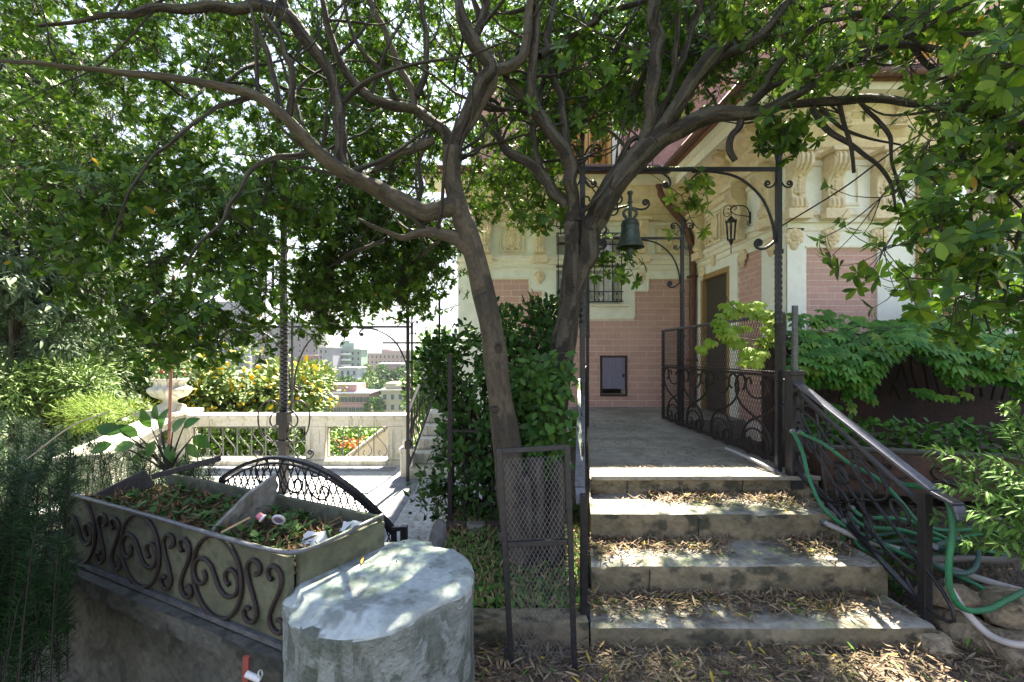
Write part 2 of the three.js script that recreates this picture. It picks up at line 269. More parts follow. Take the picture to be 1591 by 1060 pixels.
function foliage(parent, geo, mat, items, singles = 0, len = 1, minPx = 10) {  // the leaves that show largest as parts, the rest as one part
  const px = it => { const e = it.m.elements, d = -e[14]; if (d < 0.4) return 0; const u = CU + F * e[12] / d, v = CV - F * (e[13] - EYE) / d; if (u < 10 || u > 1580 || v < 5 || v > 1050) return 0; return Math.hypot(e[4], e[5], e[6]) * len * F / d; };
  const order = items.map(it => [px(it), it]).sort((a, b) => b[0] - a[0]);
  let k = 0; const mats = {};
  while (k < singles && k < order.length && order[k][0] >= minPx) {
    const it = order[k][1], q = it.c.map(x => Math.round(x * 40) / 40), key = q.join();
    if (!mats[key]) { mats[key] = mat.clone(); mats[key].color.setRGB(mat.color.r * Math.max(q[0], 0.012), mat.color.g * Math.max(q[1], 0.012), mat.color.b * Math.max(q[2], 0.012)); }
    const m = new THREE.Mesh(geo, mats[key]); m.name = 'leaf'; m.castShadow = m.receiveShadow = true; it.m.decompose(m.position, m.quaternion, m.scale); parent.add(m); k++;
  }
  const rest = order.slice(k).map(o => o[1]); if (rest.length) bunch('foliage', geo, mat, rest, parent);
}

// ================================================================ GROUND
function gardenHeight(x, d) {
  let y = 0;
  if (d > 8.25 || x < -6.3 || d < -12) {
    const k = Math.max(d - 8.25, (-6.3 - x) * 1.1, 0);
    y = -0.5 - 6 * smooth(0.2, 9, k) - 30 * smooth(8, 90, k) + 23 * smooth(115, 205, k) + 8 * smooth(205, 420, k) + 5 * smooth(420, 900, k) + (k > 12 ? (fbm(x * 0.02 + 50, d * 0.02 + 50, 4096, 3, 3) - 0.5) * 5 * smooth(12, 80, k) : 0);
    return x > -0.6 && d < 16 && d > 0 ? Math.max(y, -0.5) : y;
  }
  y = lerp(0, -0.44, smooth(2.9, 4.9, d) * (1 - smooth(-0.2, 0.35, x)));
  if (x < -0.7 && d < 5.4) { const s = d - 1.95 - (-0.84 - x) * 0.5; y = s > 0 ? lerp(y, 0.15, smooth(-1.2, -2.0, x) * (1 - smooth(4.2, 5.2, d - (x + 2) * 0.2))) : lerp(y, -0.6, smooth(-0.7, -0.9, x)); }
  if (x > 2.18) { const b = smooth(2.2, 3.0, x - (d < 2.6 ? (2.6 - d) * 0.6 : 0)); y = lerp(y, 0.10 + 0.34 * smooth(2.2, 3.1, d) + 0.1 * smooth(3, 4, x) - 0.1 * smooth(4.2, 4.6, d), b) + b * n3(x * 1.7, 0, d * 1.7) * 0.25; }
  return y + n3(x * 3, 1, d * 3) * 0.02;
}
{
  const N = 260, pos = [], idx = [], f = (t, c, lo, s) => { const q = t * 2 - 1; return c + Math.sign(q) * (Math.abs(q) * lo + Math.pow(Math.abs(q), 5) * s); };
  for (let j = 0; j <= N; j++) for (let i = 0; i <= N; i++) { const x = f(i / N, 0, 9, 1500), d = f(j / N, 3, 8, 1500); pos.push(x, gardenHeight(x, d), -d); }
  for (let j = 0; j < N; j++) for (let i = 0; i < N; i++) { const a = j * (N + 1) + i; idx.push(a, a + 1, a + N + 1, a + 1, a + N + 2, a + N + 1); }
  const g = new THREE.BufferGeometry(); g.setAttribute('position', new THREE.Float32BufferAttribute(pos, 3)); g.setIndex(idx); g.computeVertexNormals();
  // near ground is soil, the far slopes are green: two sheets of one terrain
  const near = [], far = [];
  for (let k = 0; k < idx.length; k += 3) { let m = 0; for (let q = 0; q < 3; q++) m = Math.max(m, Math.abs(pos[idx[k + q] * 3]) - 6, -pos[idx[k + q] * 3 + 2] - 8.4, pos[idx[k + q] * 3 + 2] - 4); (m > 3 ? far : near).push(idx[k], idx[k + 1], idx[k + 2]); }
  const gn = g.clone(), gf = g.clone(); gn.setIndex(near); gf.setIndex(far);
  struct('garden_ground', gn, M.soil, 'bare earth of the garden with dead leaves');
  struct('hillside', gf, M.hill, 'green valley slope falling away behind the balustrade');
}
// the lowest path at the foot of the steps and the terrace on the left
struct('garden_path', new THREE.PlaneGeometry(4.2, 4.6, 60, 60).rotateX(-Math.PI / 2).translate(1.55, 0, -0.1).toNonIndexed(), M.litterbase, 'path of trodden earth at the foot of the steps').position.y = 0.022;
struct('terrace_floor', [bx(-5.6, -0.05, -0.6, -0.39, -8.3, -4.55)], M.paving, 'pale stone floor of the terrace');
struct('paving_strip', [bx(-5.4, -1.62, -0.39, -0.384, -7.72, -7.45), bx(-1.5, -1.12, -0.39, -0.384, -7.4, -4.7)], M.pavingdark, 'darker bands of stone set in the terrace floor');

// ================================================================ STEPS AND LANDING
const ST = [[0.123, 2.328, 0.485, 2.2], [0.29, 2.644, 0.555, 2.215], [0.463, 3.004, 0.626, 2.215], [0.596, 3.425, 0.71, 2.225]];
function slab(x0, x0b, x1, y0, y1, d0, d1, seed, rough = 1) {                            // a worn concrete tread: chipped edges, faces a little uneven
  const nx = 170, ny = 8, nz = 10, g = new THREE.BoxGeometry(1, 1, 1, nx, ny, nz), p = g.attributes.position;
  for (let i = 0; i < p.count; i++) {
    const a = p.getX(i) + 0.5, b = p.getY(i) + 0.5, c = p.getZ(i) + 0.5, d = lerp(d1, d0, c);
    let x = lerp(lerp(x0b, x0, c), x1, a), y = lerp(y0, y1, b), z = -d;
    const e = n3(x * 6 + seed, y * 6, z * 6) * 0.012, ch = c > 0.99 && b > 0.99 ? 0.006 + Math.max(0, n3(x * 7 + seed, 2, 7) - 0.05) * 0.09 : 0;
    p.setXYZ(i, x, y - ch * 0.9 + (b > 0.99 ? e * 0.6 * rough : 0), z - ch + (c > 0.99 ? e * 0.7 : 0));
  }
  g.computeVertexNormals(); return g;
}
{
  const g = new THREE.Group(); g.name = 'garden_steps'; tag(g, 'four worn concrete steps with a landing up to the villa', undefined, undefined, 'structure'); scene.add(g);
  ST.forEach(([y, d, xl, xr], k) => {
    const top = k === 3, d1 = top ? 6.33 : ST[k + 1][1] + 0.04;
    const s = slab(xl, top ? 1.27 : ST[k + 1][2] - 0.01, xr + (top ? 0.17 : 0.03), k ? ST[k - 1][0] - 0.05 : -0.2, y, d, d1, k * 7, top ? 0.1 : 1);
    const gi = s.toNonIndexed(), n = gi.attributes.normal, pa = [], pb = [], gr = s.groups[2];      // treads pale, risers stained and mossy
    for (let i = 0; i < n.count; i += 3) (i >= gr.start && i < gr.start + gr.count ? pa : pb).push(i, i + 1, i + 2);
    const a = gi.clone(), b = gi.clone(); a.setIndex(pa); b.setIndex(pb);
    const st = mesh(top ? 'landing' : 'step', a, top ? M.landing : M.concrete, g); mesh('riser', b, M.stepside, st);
  });
  mesh('landing', bx(1.275, 3.44, 0.3, 0.594, -7.94, -6.335), M.landing, g);
  for (const [k, xs] of [[1, [0.88]], [2, [1.32]], [3, [0.98, 1.83]]]) mesh('joint', xs.map(x => beam(V(x, (k ? ST[k - 1][0] : 0) + 0.01, -ST[k][1] + 0.0085), V(x + 0.006, ST[k][0] - 0.02, -ST[k][1] + 0.0085), 0.0035, 0.012, V(0, 0, 1))), M.room, g);
  mesh('landing_edge', [bx(0.715, 2.405, 0.567, 0.6, -3.43, -3.405, 0.008)], M.concrete, g);
}
// ================================================================ VILLA
const D0 = 7.94, D1 = 5.42, XS = 3.44;
const villa = new THREE.Group(); villa.name = 'villa'; scene.add(villa);
tag(villa, 'cream and pink brick villa with carved corbels, wide eaves and a barred window', 'villa');
function poly(pts, holes, depth) {
  const s = new THREE.Shape(pts.map(p => new THREE.Vector2(...p)));
  for (const h of holes || []) s.holes.push(new THREE.Path([[h[0], h[2]], [h[0], h[3]], [h[1], h[3]], [h[1], h[2]]].map(p => new THREE.Vector2(...p))));
  return new THREE.ExtrudeGeometry(s, { depth, bevelEnabled: false });
}
const rectp = (x0, x1, y0, y1) => [[x0, y0], [x1, y0], [x1, y1], [x0, y1]];
const toMain = g => g.translate(0, 0, -D0), toWing = g => g.translate(0, 0, -D1);
const toSide = g => g.rotateY(-Math.PI / 2).translate(XS, 0, -D0);             // local x runs from the inner corner towards the camera
const WIN = [1.06, 2.17, 2.36, 3.52], HATCH = [1.84, 2.25, 0.80, 1.445], DOOR = [0.25, 1.19, 0.45, 2.79], WWIN = [5.0, 5.83, 1.95, 3.58];
mesh('wall', [toMain(poly(rectp(-0.62, XS + 0.3, -0.5, 4.3), [WIN, HATCH], 0.3).translate(0, 0, -0.304)),
  toSide(poly(rectp(0.02, 2.5, -0.3, 4.3), [DOOR], 0.3).translate(0, 0, -0.304)),
  toWing(poly(rectp(XS + 0.02, 8.5, -0.3, 4.3), [WWIN], 0.3).translate(0, 0, -0.304)),
  bx(-0.62, -0.33, -0.5, 4.3, -12, -8.26)], M.mortar, villa);
const xm = u => X(u, D0), ym = v => Y(v, D0), xw = u => X(u, D1), yw = v => Y(v, D1);
const b0 = ym(433), b1 = ym(452), b2 = ym(495);
mesh('plaster', [
  toMain(poly([[-0.62, 0.56], [xm(764), 0.56], [xm(764), b0], [xm(823), b0], [xm(823), b1], [xm(843), b1], [xm(843), b2], [xm(985), b2], [xm(985), b1], [xm(1007), b1], [xm(1007), b0], [XS, b0], [XS, 4.3], [-0.62, 4.3]], [WIN], 0.028).translate(0, 0, -0.014)),
  toSide(poly([[0.0, 0.2], [0.25, 0.2], [0.25, 2.79], [1.19, 2.79], [1.19, 0.2], [1.41, 0.2], [1.41, 2.86], [2.0, 2.86], [2.0, 0.2], [2.515, 0.2], [2.515, 4.3], [0, 4.3]], [], 0.028).translate(0, 0, -0.014)),
  toWing(poly([[XS - 0.014, 0.2], [3.64, 0.2], [3.64, 2.74], [4.47, 2.74], [4.47, 0.2], [8.5, 0.2], [8.5, 4.3], [XS - 0.014, 4.3]], [WWIN], 0.03).translate(0, 0, -0.014)),
  bx(XS - 0.03, XS + 0.17, 0.2, 3.0, -D1 + 0.016, -D1 + 0.03, 0.008)], M.mint, villa);
// thin mouldings round the plaster edges
mesh('plaster_trim', [[xm(764), xm(823), b0], [xm(823), xm(843), b1], [xm(985), xm(1007), b1], [xm(1007), XS, b0], [xm(843), xm(985), b2]].map(([a, b, y]) => bx(a + 0.002, b - 0.002, y - 0.018, y + 0.014, -D0 + 0.001, -D0 + 0.026, 0.006)).concat(
  [[xm(823), b1, b0], [xm(843), b2, b1], [xm(985), b2, b1], [xm(1007), b1, b0]].map(([x, a, b]) => bx(x - 0.016, x + 0.016, a + 0.016, b - 0.02, -D0 + 0.001, -D0 + 0.0245, 0.006)),
  [bx(3.625, 4.485, 2.735, 2.765, -D1 + 0.004, -D1 + 0.03, 0.006)]), M.cream, villa);
{ // bricks, each its own piece
  const R = rng(5), unit = new THREE.BoxGeometry(1, 1, 1);
  const list = [];
  const field = (rects, hole, place) => {
    const [bw, bh, gap] = place ? [0.205, 0.0735, 0.007] : [0.29, 0.105, 0.0085];
    const y0 = 0.596; for (let r = 0; r < 34; r++) {
      const y = y0 + r * bh, yc = y + bh / 2;
      let iv = rects.filter(q => yc > q[2] && yc < q[3]).map(q => [q[0], q[1]]).sort((a, b) => a[0] - b[0]).reduce((m, q) => { if (m.length && q[0] - m[m.length - 1][1] < 0.01) m[m.length - 1][1] = q[1]; else m.push([...q]); return m; }, []);
      if (hole && yc > hole[2] && yc < hole[3]) iv = iv.flatMap(([a, b]) => [[a, Math.min(b, hole[0])], [Math.max(a, hole[1]), b]]).filter(q => q[1] > q[0]);
      for (const [a, b] of iv) for (let k = Math.floor(a / bw) - 1; k * bw < b; k++) {
        const off = r % 2 ? bw / 2 : 0, l = Math.max(a, k * bw + off), q = Math.min(b, (k + 1) * bw + off); if (q - l < 0.03) continue;
        const top = Math.min(y + bh, Math.max(...rects.filter(z => z[0] < (l + q) / 2 && z[1] > (l + q) / 2).map(z => z[3])));
        const w = q - l - gap, h = top - y - gap; if (h < 0.02) continue;
        list.push([place, (l + q) / 2, y + h / 2 + gap / 2, w, h]);
      }
    }
  };
  field([[xm(764), xm(823), 0.59, b0], [xm(823), xm(843), 0.59, b1], [xm(843), xm(985), 0.59, b2], [xm(985), xm(1007), 0.59, b1], [xm(1007), XS, 0.59, b0]], [HATCH[0] - 0.03, HATCH[1] + 0.03, HATCH[2] - 0.03, HATCH[3] + 0.03], 0);
  field([[1.41, 2.0, 0.55, 2.86]], null, 1); field([[3.64, 4.47, 0.7, 2.74]], null, 2);
  const dep = 0.016;
  const shown = ([pl, a, y, w]) => { const [x, d] = pl === 0 ? [a, D0] : pl === 1 ? [XS, D0 - a] : [a, D1], u = CU + F * x / d, v = CV - F * (y - EYE) / d; return (pl === 1 ? 0.6 : 1) * w / d - (pl === 0 && u < 905 && v > 470 ? 1 : 0) - (pl === 2 && v > 500 ? 1 : 0); };
  list.sort((p, q) => shown(q) - shown(p));
  const rest = [];
  list.forEach(([pl, a, y, w, h], i) => {
    if (i >= 300) { const z = -0.001; rest.push(pl === 0 ? bx(a - w / 2, a + w / 2, y - h / 2, y + h / 2, -D0 - dep + z, -D0 + z) : pl === 1 ? bx(XS - z, XS + dep - z, y - h / 2, y + h / 2, -D0 + a - w / 2, -D0 + a + w / 2) : bx(a - w / 2, a + w / 2, y - h / 2, y + h / 2, -D1 - dep + z, -D1 + z)); return; }
    const m = new THREE.Mesh(unit, M.bricks[Math.floor(R() * 4)]); m.name = 'brick'; m.castShadow = m.receiveShadow = true;
    const z = R() * 0.0016 - 0.0015;
    if (pl === 0) { m.position.set(a, y, -D0 - dep / 2 + z); m.scale.set(w, h, dep); }
    else if (pl === 1) { m.position.set(XS + dep / 2 - z, y, -D0 + a); m.scale.set(dep, h, w); }
    else { m.position.set(a, y, -D1 - dep / 2 + z); m.scale.set(w, h, dep); }
    villa.add(m);
  });
  if (rest.length) mesh('bricks', rest, M.bricks[1], villa).userData.kind = 'stuff';
}
// mouldings: a profile [out, height] run along a wall from A to B, out being its outward side
function run(prof, A, B, out) {
  const s = new THREE.Shape(prof.map(p => new THREE.Vector2(...p))), L = A.distanceTo(B), g = new THREE.ExtrudeGeometry(s, { depth: L, bevelEnabled: false });
  const dir = B.clone().sub(A).normalize(), m = new THREE.Matrix4().makeBasis(out, V(0, 1, 0), dir);
  if (m.determinant() < 0) { const p = g.attributes.position, q = p.array; for (let i = 0; i < q.length; i += 9) for (let k = 0; k < 3; k++) { const t = q[i + 3 + k]; q[i + 3 + k] = q[i + 6 + k]; q[i + 6 + k] = t; } g.computeVertexNormals(); }
  g.applyMatrix4(m).translate(A.x, A.y, A.z); g.computeVertexNormals(); return g;
}
const runs = (prof, gap) => { const o = Math.max(...prof.map(p => p[0])); return [run(prof, V(XS - 0.02, 0, -D0 + 0.012), V(-0.64, 0, -D0 + 0.012), V(0, 0, 1)), run(prof, V(XS - 0.012, 0, -D0 + 0.02), V(XS - 0.012, 0, -D1), V(-1, 0, 0)), ...(gap ? [[8.5, 5.93], [4.9, XS - o - 0.012]] : [[8.5, XS - o - 0.012]]).map(([a, b]) => run(prof, V(a, 0, -D1 + 0.012), V(b, 0, -D1 + 0.012), V(0, 0, 1)))]; };
mesh('string_course', [runs([[0, 3.02], [0.035, 3.03], [0.035, 3.09], [0.06, 3.11], [0.06, 3.16], [0.03, 3.19], [0, 3.2]], true), runs([[0, 2.93], [0.018, 2.935], [0.018, 2.965], [0, 2.97]], true)], M.cream, villa);
mesh('cornice', [runs([[0, 3.76], [0.05, 3.78], [0.05, 3.86], [0.08, 3.88], [0.10, 3.94], [0.10, 3.98], [0.15, 4.03], [0.19, 4.09], [0.19, 4.15], [0.25, 4.2], [0.25, 4.299], [0, 4.299]])], M.ochre, villa);
mesh('frieze_band', [runs([[0, 3.68], [0.03, 3.69], [0.03, 3.74], [0, 3.75]])], M.cream, villa);
mesh('soffit', [bx(2.8, 8.5, 4.3, 4.38, -D1 + 0.01, -4.9), bx(2.8, XS + 0.2, 4.301, 4.381, -7.42, -D1 + 0.009), bx(-1.1, XS, 4.3, 4.379, -D0 - 0.1, -7.421)], M.cream, villa);
mesh('eave_moulding', [run([[0, 4.18], [0.02, 4.2], [0.1, 4.26], [0.12, 4.3], [0, 4.3]].map(([a, b]) => [a, b + 0.001]), V(2.86, 0, -7.3), V(2.86, 0, -4.96), V(1, 0, 0))], M.cream, villa);
{ // roofs and gutters
  const slope = (A, B, up, th) => { const g = new THREE.BufferGeometry(); const q = [A, B, B.clone().add(up), A.clone().add(up)]; const pos = []; for (const [i, j, k] of [[0, 1, 2], [0, 2, 3]]) for (const t of [i, j, k]) pos.push(q[t].x, q[t].y, q[t].z); for (const [i, j, k] of [[0, 2, 1], [0, 3, 2]]) for (const t of [i, j, k]) pos.push(q[t].x, q[t].y - th, q[t].z); g.setAttribute('position', new THREE.Float32BufferAttribute(pos, 3)); return g; };
  mesh('roof', [slope(V(2.72, 4.42, -7.5), V(2.72, 4.42, -4.85), V(1.6, 0.9, 0), 0.05), slope(V(2.72, 4.42, -4.85), V(8.5, 4.42, -4.85), V(0, 0.6, -1.1), 0.05), slope(V(-1.2, 4.42, -7.36), V(2.72, 4.42, -7.36), V(0, 0.55, -1.2), 0.05), bx(2.74, 8.5, 4.381, 4.44, -D1, -4.86), bx(2.74, 3.5, 4.383, 4.442, -7.4, -D1), bx(-1.16, 2.74, 4.382, 4.44, -7.9, -7.37)], M.roof, villa);
  mesh('gutter', [beam(V(2.7, 4.43, -7.3), V(2.7, 4.43, -4.8), 0.11, 0.1, V(0, 1, 0), 0.04), beam(V(2.64, 4.43, -4.79), V(8.5, 4.43, -4.79), 0.1, 0.1, V(0, 1, 0), 0.04), beam(V(-1.2, 4.43, -7.31), V(2.63, 4.43, -7.31), 0.1, 0.1, V(0, 1, 0), 0.04)], M.copper, villa);
  const dp = [P(1022, 268, 7.6), P(1026, 300, 7.72), P(1045, 326, 7.78), P(1066, 352, 7.82), P(1075, 385, 7.84), P(1076, 470, 7.84), P(1076, 560, 7.84), P(1076, 640, 7.84)];
  mesh('downpipe', [tube(dp, 0.055, 60, 10), ...[430, 560].map(v => bx(xm(1076) - 0.11, xm(1076) + 0.02, Y(v, 7.84) - 0.02, Y(v, 7.84) + 0.02, -7.92, -7.77))], M.copper, villa);
}
// carved corbels, rosettes, medallions
function sphere(rx, ry, rz, x, y, z, seg = 8) { return new THREE.SphereGeometry(1, seg, Math.max(4, seg - 2)).scale(rx, ry, rz).translate(x, y, z); }
const corbelGeo = (() => {
  const s = new THREE.Shape([[0, 0], [0.2, 0], [0.225, -0.05], [0.215, -0.12], [0.16, -0.175], [0.105, -0.23], [0.085, -0.33], [0.09, -0.42], [0.12, -0.49], [0.125, -0.55], [0.07, -0.6], [0, -0.6]].map(p => new THREE.Vector2(...p)));
  const body = new THREE.ExtrudeGeometry(s, { depth: 0.15, bevelEnabled: true, bevelSize: 0.008, bevelThickness: 0.008, bevelSegments: 1 }).rotateY(-Math.PI / 2).translate(0.075, 0, 0);
  const g = [body];
  const cyl = (r, w, z, y) => new THREE.CylinderGeometry(r, r, w, 16).rotateZ(Math.PI / 2).translate(0, y, z);
  g.push(cyl(0.088, 0.186, 0.135, -0.095), cyl(0.052, 0.2, 0.135, -0.095), cyl(0.02, 0.214, 0.135, -0.095), cyl(0.052, 0.18, 0.075, -0.535), cyl(0.026, 0.194, 0.075, -0.535));
  for (const x of [-0.05, 0, 0.05]) g.push(tube([V(x, -0.01, 0.212), V(x, -0.06, 0.232), V(x, -0.12, 0.222), V(x, -0.18, 0.165)], 0.016, 12, 6), tube([V(x, -0.47, 0.115), V(x, -0.52, 0.135), V(x, -0.57, 0.115)], 0.016, 8, 6));
  for (let k = 0; k < 5; k++) { const y = -0.22 - k * 0.047, z = 0.105 - Math.sin(k / 4 * Math.PI) * 0.02; g.push(sphere(0.022, 0.03, 0.02, 0, y, z + 0.008)); for (const q of [-1, 1]) g.push(sphere(0.026, 0.02, 0.016, 0, 0, 0).rotateZ(q * 0.7).translate(q * (0.05 - k * 0.004), y + 0.012, z)); }
  g.push(new RoundedBoxGeometry(0.25, 0.05, 0.25, 1, 0.008).translate(0, 0.026, 0.12), new RoundedBoxGeometry(0.24, 0.05, 0.12, 1, 0.008).translate(0, -0.63, 0.05));
  return mergeGeometries(g.map(prep));
})();
const rosetteGeo = (() => { const g = [sphere(0.03, 0.03, 0.04, 0, 0, 0.04, 10)]; for (let k = 0; k < 9; k++) { const a = k / 9 * Math.PI * 2 + 0.2; g.push(sphere(0.036, 0.036, 0.025, Math.cos(a) * 0.075, Math.sin(a) * 0.072, 0.02)); g.push(sphere(0.02, 0.024, 0.03, Math.cos(a + 0.3) * 0.04, Math.sin(a + 0.3) * 0.04, 0.03)); } g.push(sphere(0.05, 0.05, 0.03, 0, -0.1, 0.01)); return mergeGeometries(g.map(prep)); })();
const medalGeo = (w, h) => { const g = [], b = 0.035; for (const [a, c, d, e] of [[-w / 2, w / 2, -h / 2, -h / 2 + b], [-w / 2, w / 2, h / 2 - b, h / 2], [-w / 2, -w / 2 + b, -h / 2 + b, h / 2 - b], [w / 2 - b, w / 2, -h / 2 + b, h / 2 - b]]) g.push(bx(a, c, d, e, 0, 0.035, 0.01));
  const s = Math.min(w, h) * 0.36, pl = new Plane(V(0, 0, 0.02), V(1, 0, 0), V(0, 1, 0));
  g.push(sphere(s * 0.5, s * 0.7, 0.045, 0, 0, 0.005, 12), sphere(s * 0.28, s * 0.4, 0.03, 0, 0.0, 0.035, 10));
  for (const q of [-1, 1]) { g.push(pl.scroll('C', [q * s * 0.55, s * 0.7], [q * s * 0.55, -s * 0.6], 0.02, 9, 2.4, q), pl.scroll('S', [q * s * 0.2, s * 0.85], [q * s * 0.85, 0.1 * s], 0.016, 9, 2.4, -q)); for (let k = 0; k < 5; k++) g.push(sphere(0.035, 0.05, 0.025, q * s * (0.62 + 0.1 * Math.sin(k)), s * (0.7 - k * 0.34), 0.015)); }
  g.push(sphere(s * 0.35, s * 0.2, 0.04, 0, s * 0.82, 0.01), sphere(s * 0.25, s * 0.16, 0.03, 0, -s * 0.85, 0.01));
  return mergeGeometries(g.map(prep)); };
function put(name, geo, mat, x, y, z, turn, sx = 1, sy = sx) { const m = new THREE.Mesh(geo, mat); m.name = name; m.position.set(x, y, z); m.rotation.y = turn; m.scale.set(sx, sy, sx); m.castShadow = m.receiveShadow = true; villa.add(m); return m; }
for (const g of [corbelGeo, rosetteGeo]) uvBox(g);
for (const u of [754, 838, 994]) { put('corbel', corbelGeo, M.ochre, xm(u), 3.74, -D0 + 0.012, 0, 1, 0.92); put('rosette', rosetteGeo, M.ochre, xm(u), 2.82, -D0 + 0.012, 0, 0.9); put('corbel_block', uvBox(prep(bx(-0.13, 0.13, -0.06, 0.06, 0, 0.1, 0.01))), M.ochre, xm(u), 3.1, -D0 + 0.06, 0); }
for (const u of [1231, 1287, 1362, 1575]) { put('corbel', corbelGeo, M.ochre, xw(u), 3.77, -D1 + 0.016, 0, 1.05, 1.06); put('rosette', rosetteGeo, M.ochre, xw(u), 2.86, -D1 + 0.016, 0, 1.05); put('corbel_block', uvBox(prep(bx(-0.14, 0.14, -0.06, 0.06, 0, 0.1, 0.01))), M.ochre, xw(u), 3.1, -D1 + 0.065, 0); }
for (const z of [-5.72, -6.36, -7.6]) { put('corbel', corbelGeo, M.ochre, XS - 0.016, 3.75, z, -Math.PI / 2, 1, 0.98); put('rosette', rosetteGeo, M.ochre, XS - 0.016, 2.84, z, -Math.PI / 2, 0.95); put('corbel_block', uvBox(prep(bx(-0.13, 0.13, -0.06, 0.06, 0, 0.1, 0.01))), M.ochre, XS - 0.06, 3.1, z, -Math.PI / 2); }
put('medallion', uvBox(medalGeo(0.44, 0.5)), M.ochre, xm(796), 3.44, -D0 + 0.014, 0); put('medallion', uvBox(medalGeo(0.5, 0.46)), M.ochre, xm(1040), 3.44, -D0 + 0.014, 0);
put('medallion', uvBox(medalGeo(0.44, 0.46)), M.ochre, XS - 0.014, 3.44, -6.7, -Math.PI / 2); put('medallion', uvBox(medalGeo(0.5, 0.46)), M.ochre, XS - 0.014, 3.44, -7.22, -Math.PI / 2);
put('keystone', uvBox(prep(sphere(0.05, 0.09, 0.05, 0, 0, 0.02, 10))), M.ochre, XS - 0.014, 2.95, -7.2, -Math.PI / 2);
mesh('wall_panel', [bx(4.05, 4.08, 3.18 + 0.05, 3.68, -D1 + 0.016, -D1 + 0.045), bx(4.22, 4.25, 3.23, 3.68, -D1 + 0.016, -D1 + 0.045), bx(4.08, 4.22, 3.23, 3.26, -D1 + 0.016, -D1 + 0.044), bx(4.08, 4.22, 3.65, 3.68, -D1 + 0.016, -D1 + 0.044)], M.cream, villa);
for (let k = 0; k < 7; k++) put('modillion', corbelGeo, M.ochre, xw(1205) + k * 0.62, 4.27, -D1 + 0.2, 0, 0.7, 0.35);
for (let k = 0; k < 3; k++) put('modillion', corbelGeo, M.ochre, XS - 0.2, 4.27, -5.7 - k * 0.75, -Math.PI / 2, 0.8, 0.4);
// window with iron grille
{
  const [x0, x1, y0, y1] = WIN, z = -D0;
  const w = mesh('window', [bx(x0 + 0.002, x0 + 0.07, y0 + 0.07, y1 - 0.07, z - 0.2, z - 0.13, 0.008), bx(x1 - 0.07, x1 - 0.002, y0 + 0.07, y1 - 0.07, z - 0.2, z - 0.13, 0.008), bx(x0 + 0.002, x1 - 0.002, y0 + 0.002, y0 + 0.07, z - 0.2, z - 0.13, 0.008), bx(x0 + 0.002, x1 - 0.002, y1 - 0.07, y1 - 0.002, z - 0.2, z - 0.13, 0.008), bx((x0 + x1) / 2 - 0.05, (x0 + x1) / 2 + 0.05, y0 + 0.07, y1 - 0.07, z - 0.195, z - 0.12, 0.008)], plain(0.42, 0.42, 0.38, 0.5), villa);
  for (const [a, b] of [[x0 + 0.07, (x0 + x1) / 2 - 0.05], [(x0 + x1) / 2 + 0.05, x1 - 0.07]]) { mesh('pane', bx(a, b, y0 + 0.07, y1 - 0.07, z - 0.17, z - 0.166), M.glass, w); mesh('curtain', (() => { const g = new THREE.PlaneGeometry(b - a, y1 - y0 - 0.14, 40, 1), p = g.attributes.position; for (let i = 0; i < p.count; i++) p.setZ(i, Math.sin(p.getX(i) * 70) * 0.012); g.computeVertexNormals(); return g.translate((a + b) / 2, (y0 + y1) / 2, z - 0.24); })(), M.curtain, w); }
  mesh('sill', bx(x0 - 0.12, x1 + 0.12, y0 - 0.055, y0 - 0.005, z - 0.1, z + 0.09, 0.008), M.cream, w);
  const zz = z + 0.11, g = [], pl = new Plane(V(0, 0, zz), V(1, 0, 0), V(0, 1, 0));
  for (let k = 0; k <= 7; k++) { const x = lerp(x0 + 0.02, x1 - 0.02, k / 7); g.push(pl.bar([x, y0 + 0.02], [x, y1 + 0.02], 0.014)); }
  for (const y of [y0 + 0.02, y0 + 0.19, y0 + 0.62, y1 - 0.17, y1 + 0.02]) g.push(bx(x0 - 0.01, x1 + 0.01, y - 0.008, y + 0.008, zz - 0.011, zz - 0.0095 + 0.024));
  for (const x of [x0, x1]) for (const y of [y0 + 0.05, y1]) g.push(bx(x - 0.006, x + 0.006, y - 0.006, y + 0.006, z, zz));
  for (let k = 0; k < 7; k += 2) { const x = lerp(x0 + 0.02, x1 - 0.02, (k + 0.5) / 7), e = 0.05; g.push(pl.scroll('C', [x - e * 0.4, y0 + 0.15], [x - e * 0.4, y0 + 0.06], 0.006, 10, 2, 1), pl.scroll('C', [x + e * 0.4, y0 + 0.06], [x + e * 0.4, y0 + 0.15], 0.006, 10, 2, 1)); }
  for (const x of [x0 + 0.06, x0 + 0.72]) g.push(pl.bar([x, y1], [x, y1 + 0.3], 0.016), pl.scroll('S', [x - 0.13, y1 + 0.22], [x + 0.1, y1 + 0.05], 0.009, 9), pl.ring([x, y1 + 0.16], 0.07, 0.07, 0.008));
  mesh('window_grille', g, M.iron, villa);
  mesh('window_recess', [bx(x0 - 0.3, x1 + 0.3, y0 - 0.3, y1 + 0.3, z - 1.6, z - 1.55), bx(x0 - 0.3, x0 - 0.26, y0 - 0.3, y1 + 0.3, z - 1.55, z - 0.32), bx(x1 + 0.26, x1 + 0.3, y0 - 0.3, y1 + 0.3, z - 1.55, z - 0.32), bx(x0 - 0.3, x1 + 0.3, y1 + 0.26, y1 + 0.3, z - 1.55, z - 0.32), bx(x0 - 0.3, x1 + 0.3, y0 - 0.3, y0 - 0.26, z - 1.55, z - 0.32)], M.room, villa);
}
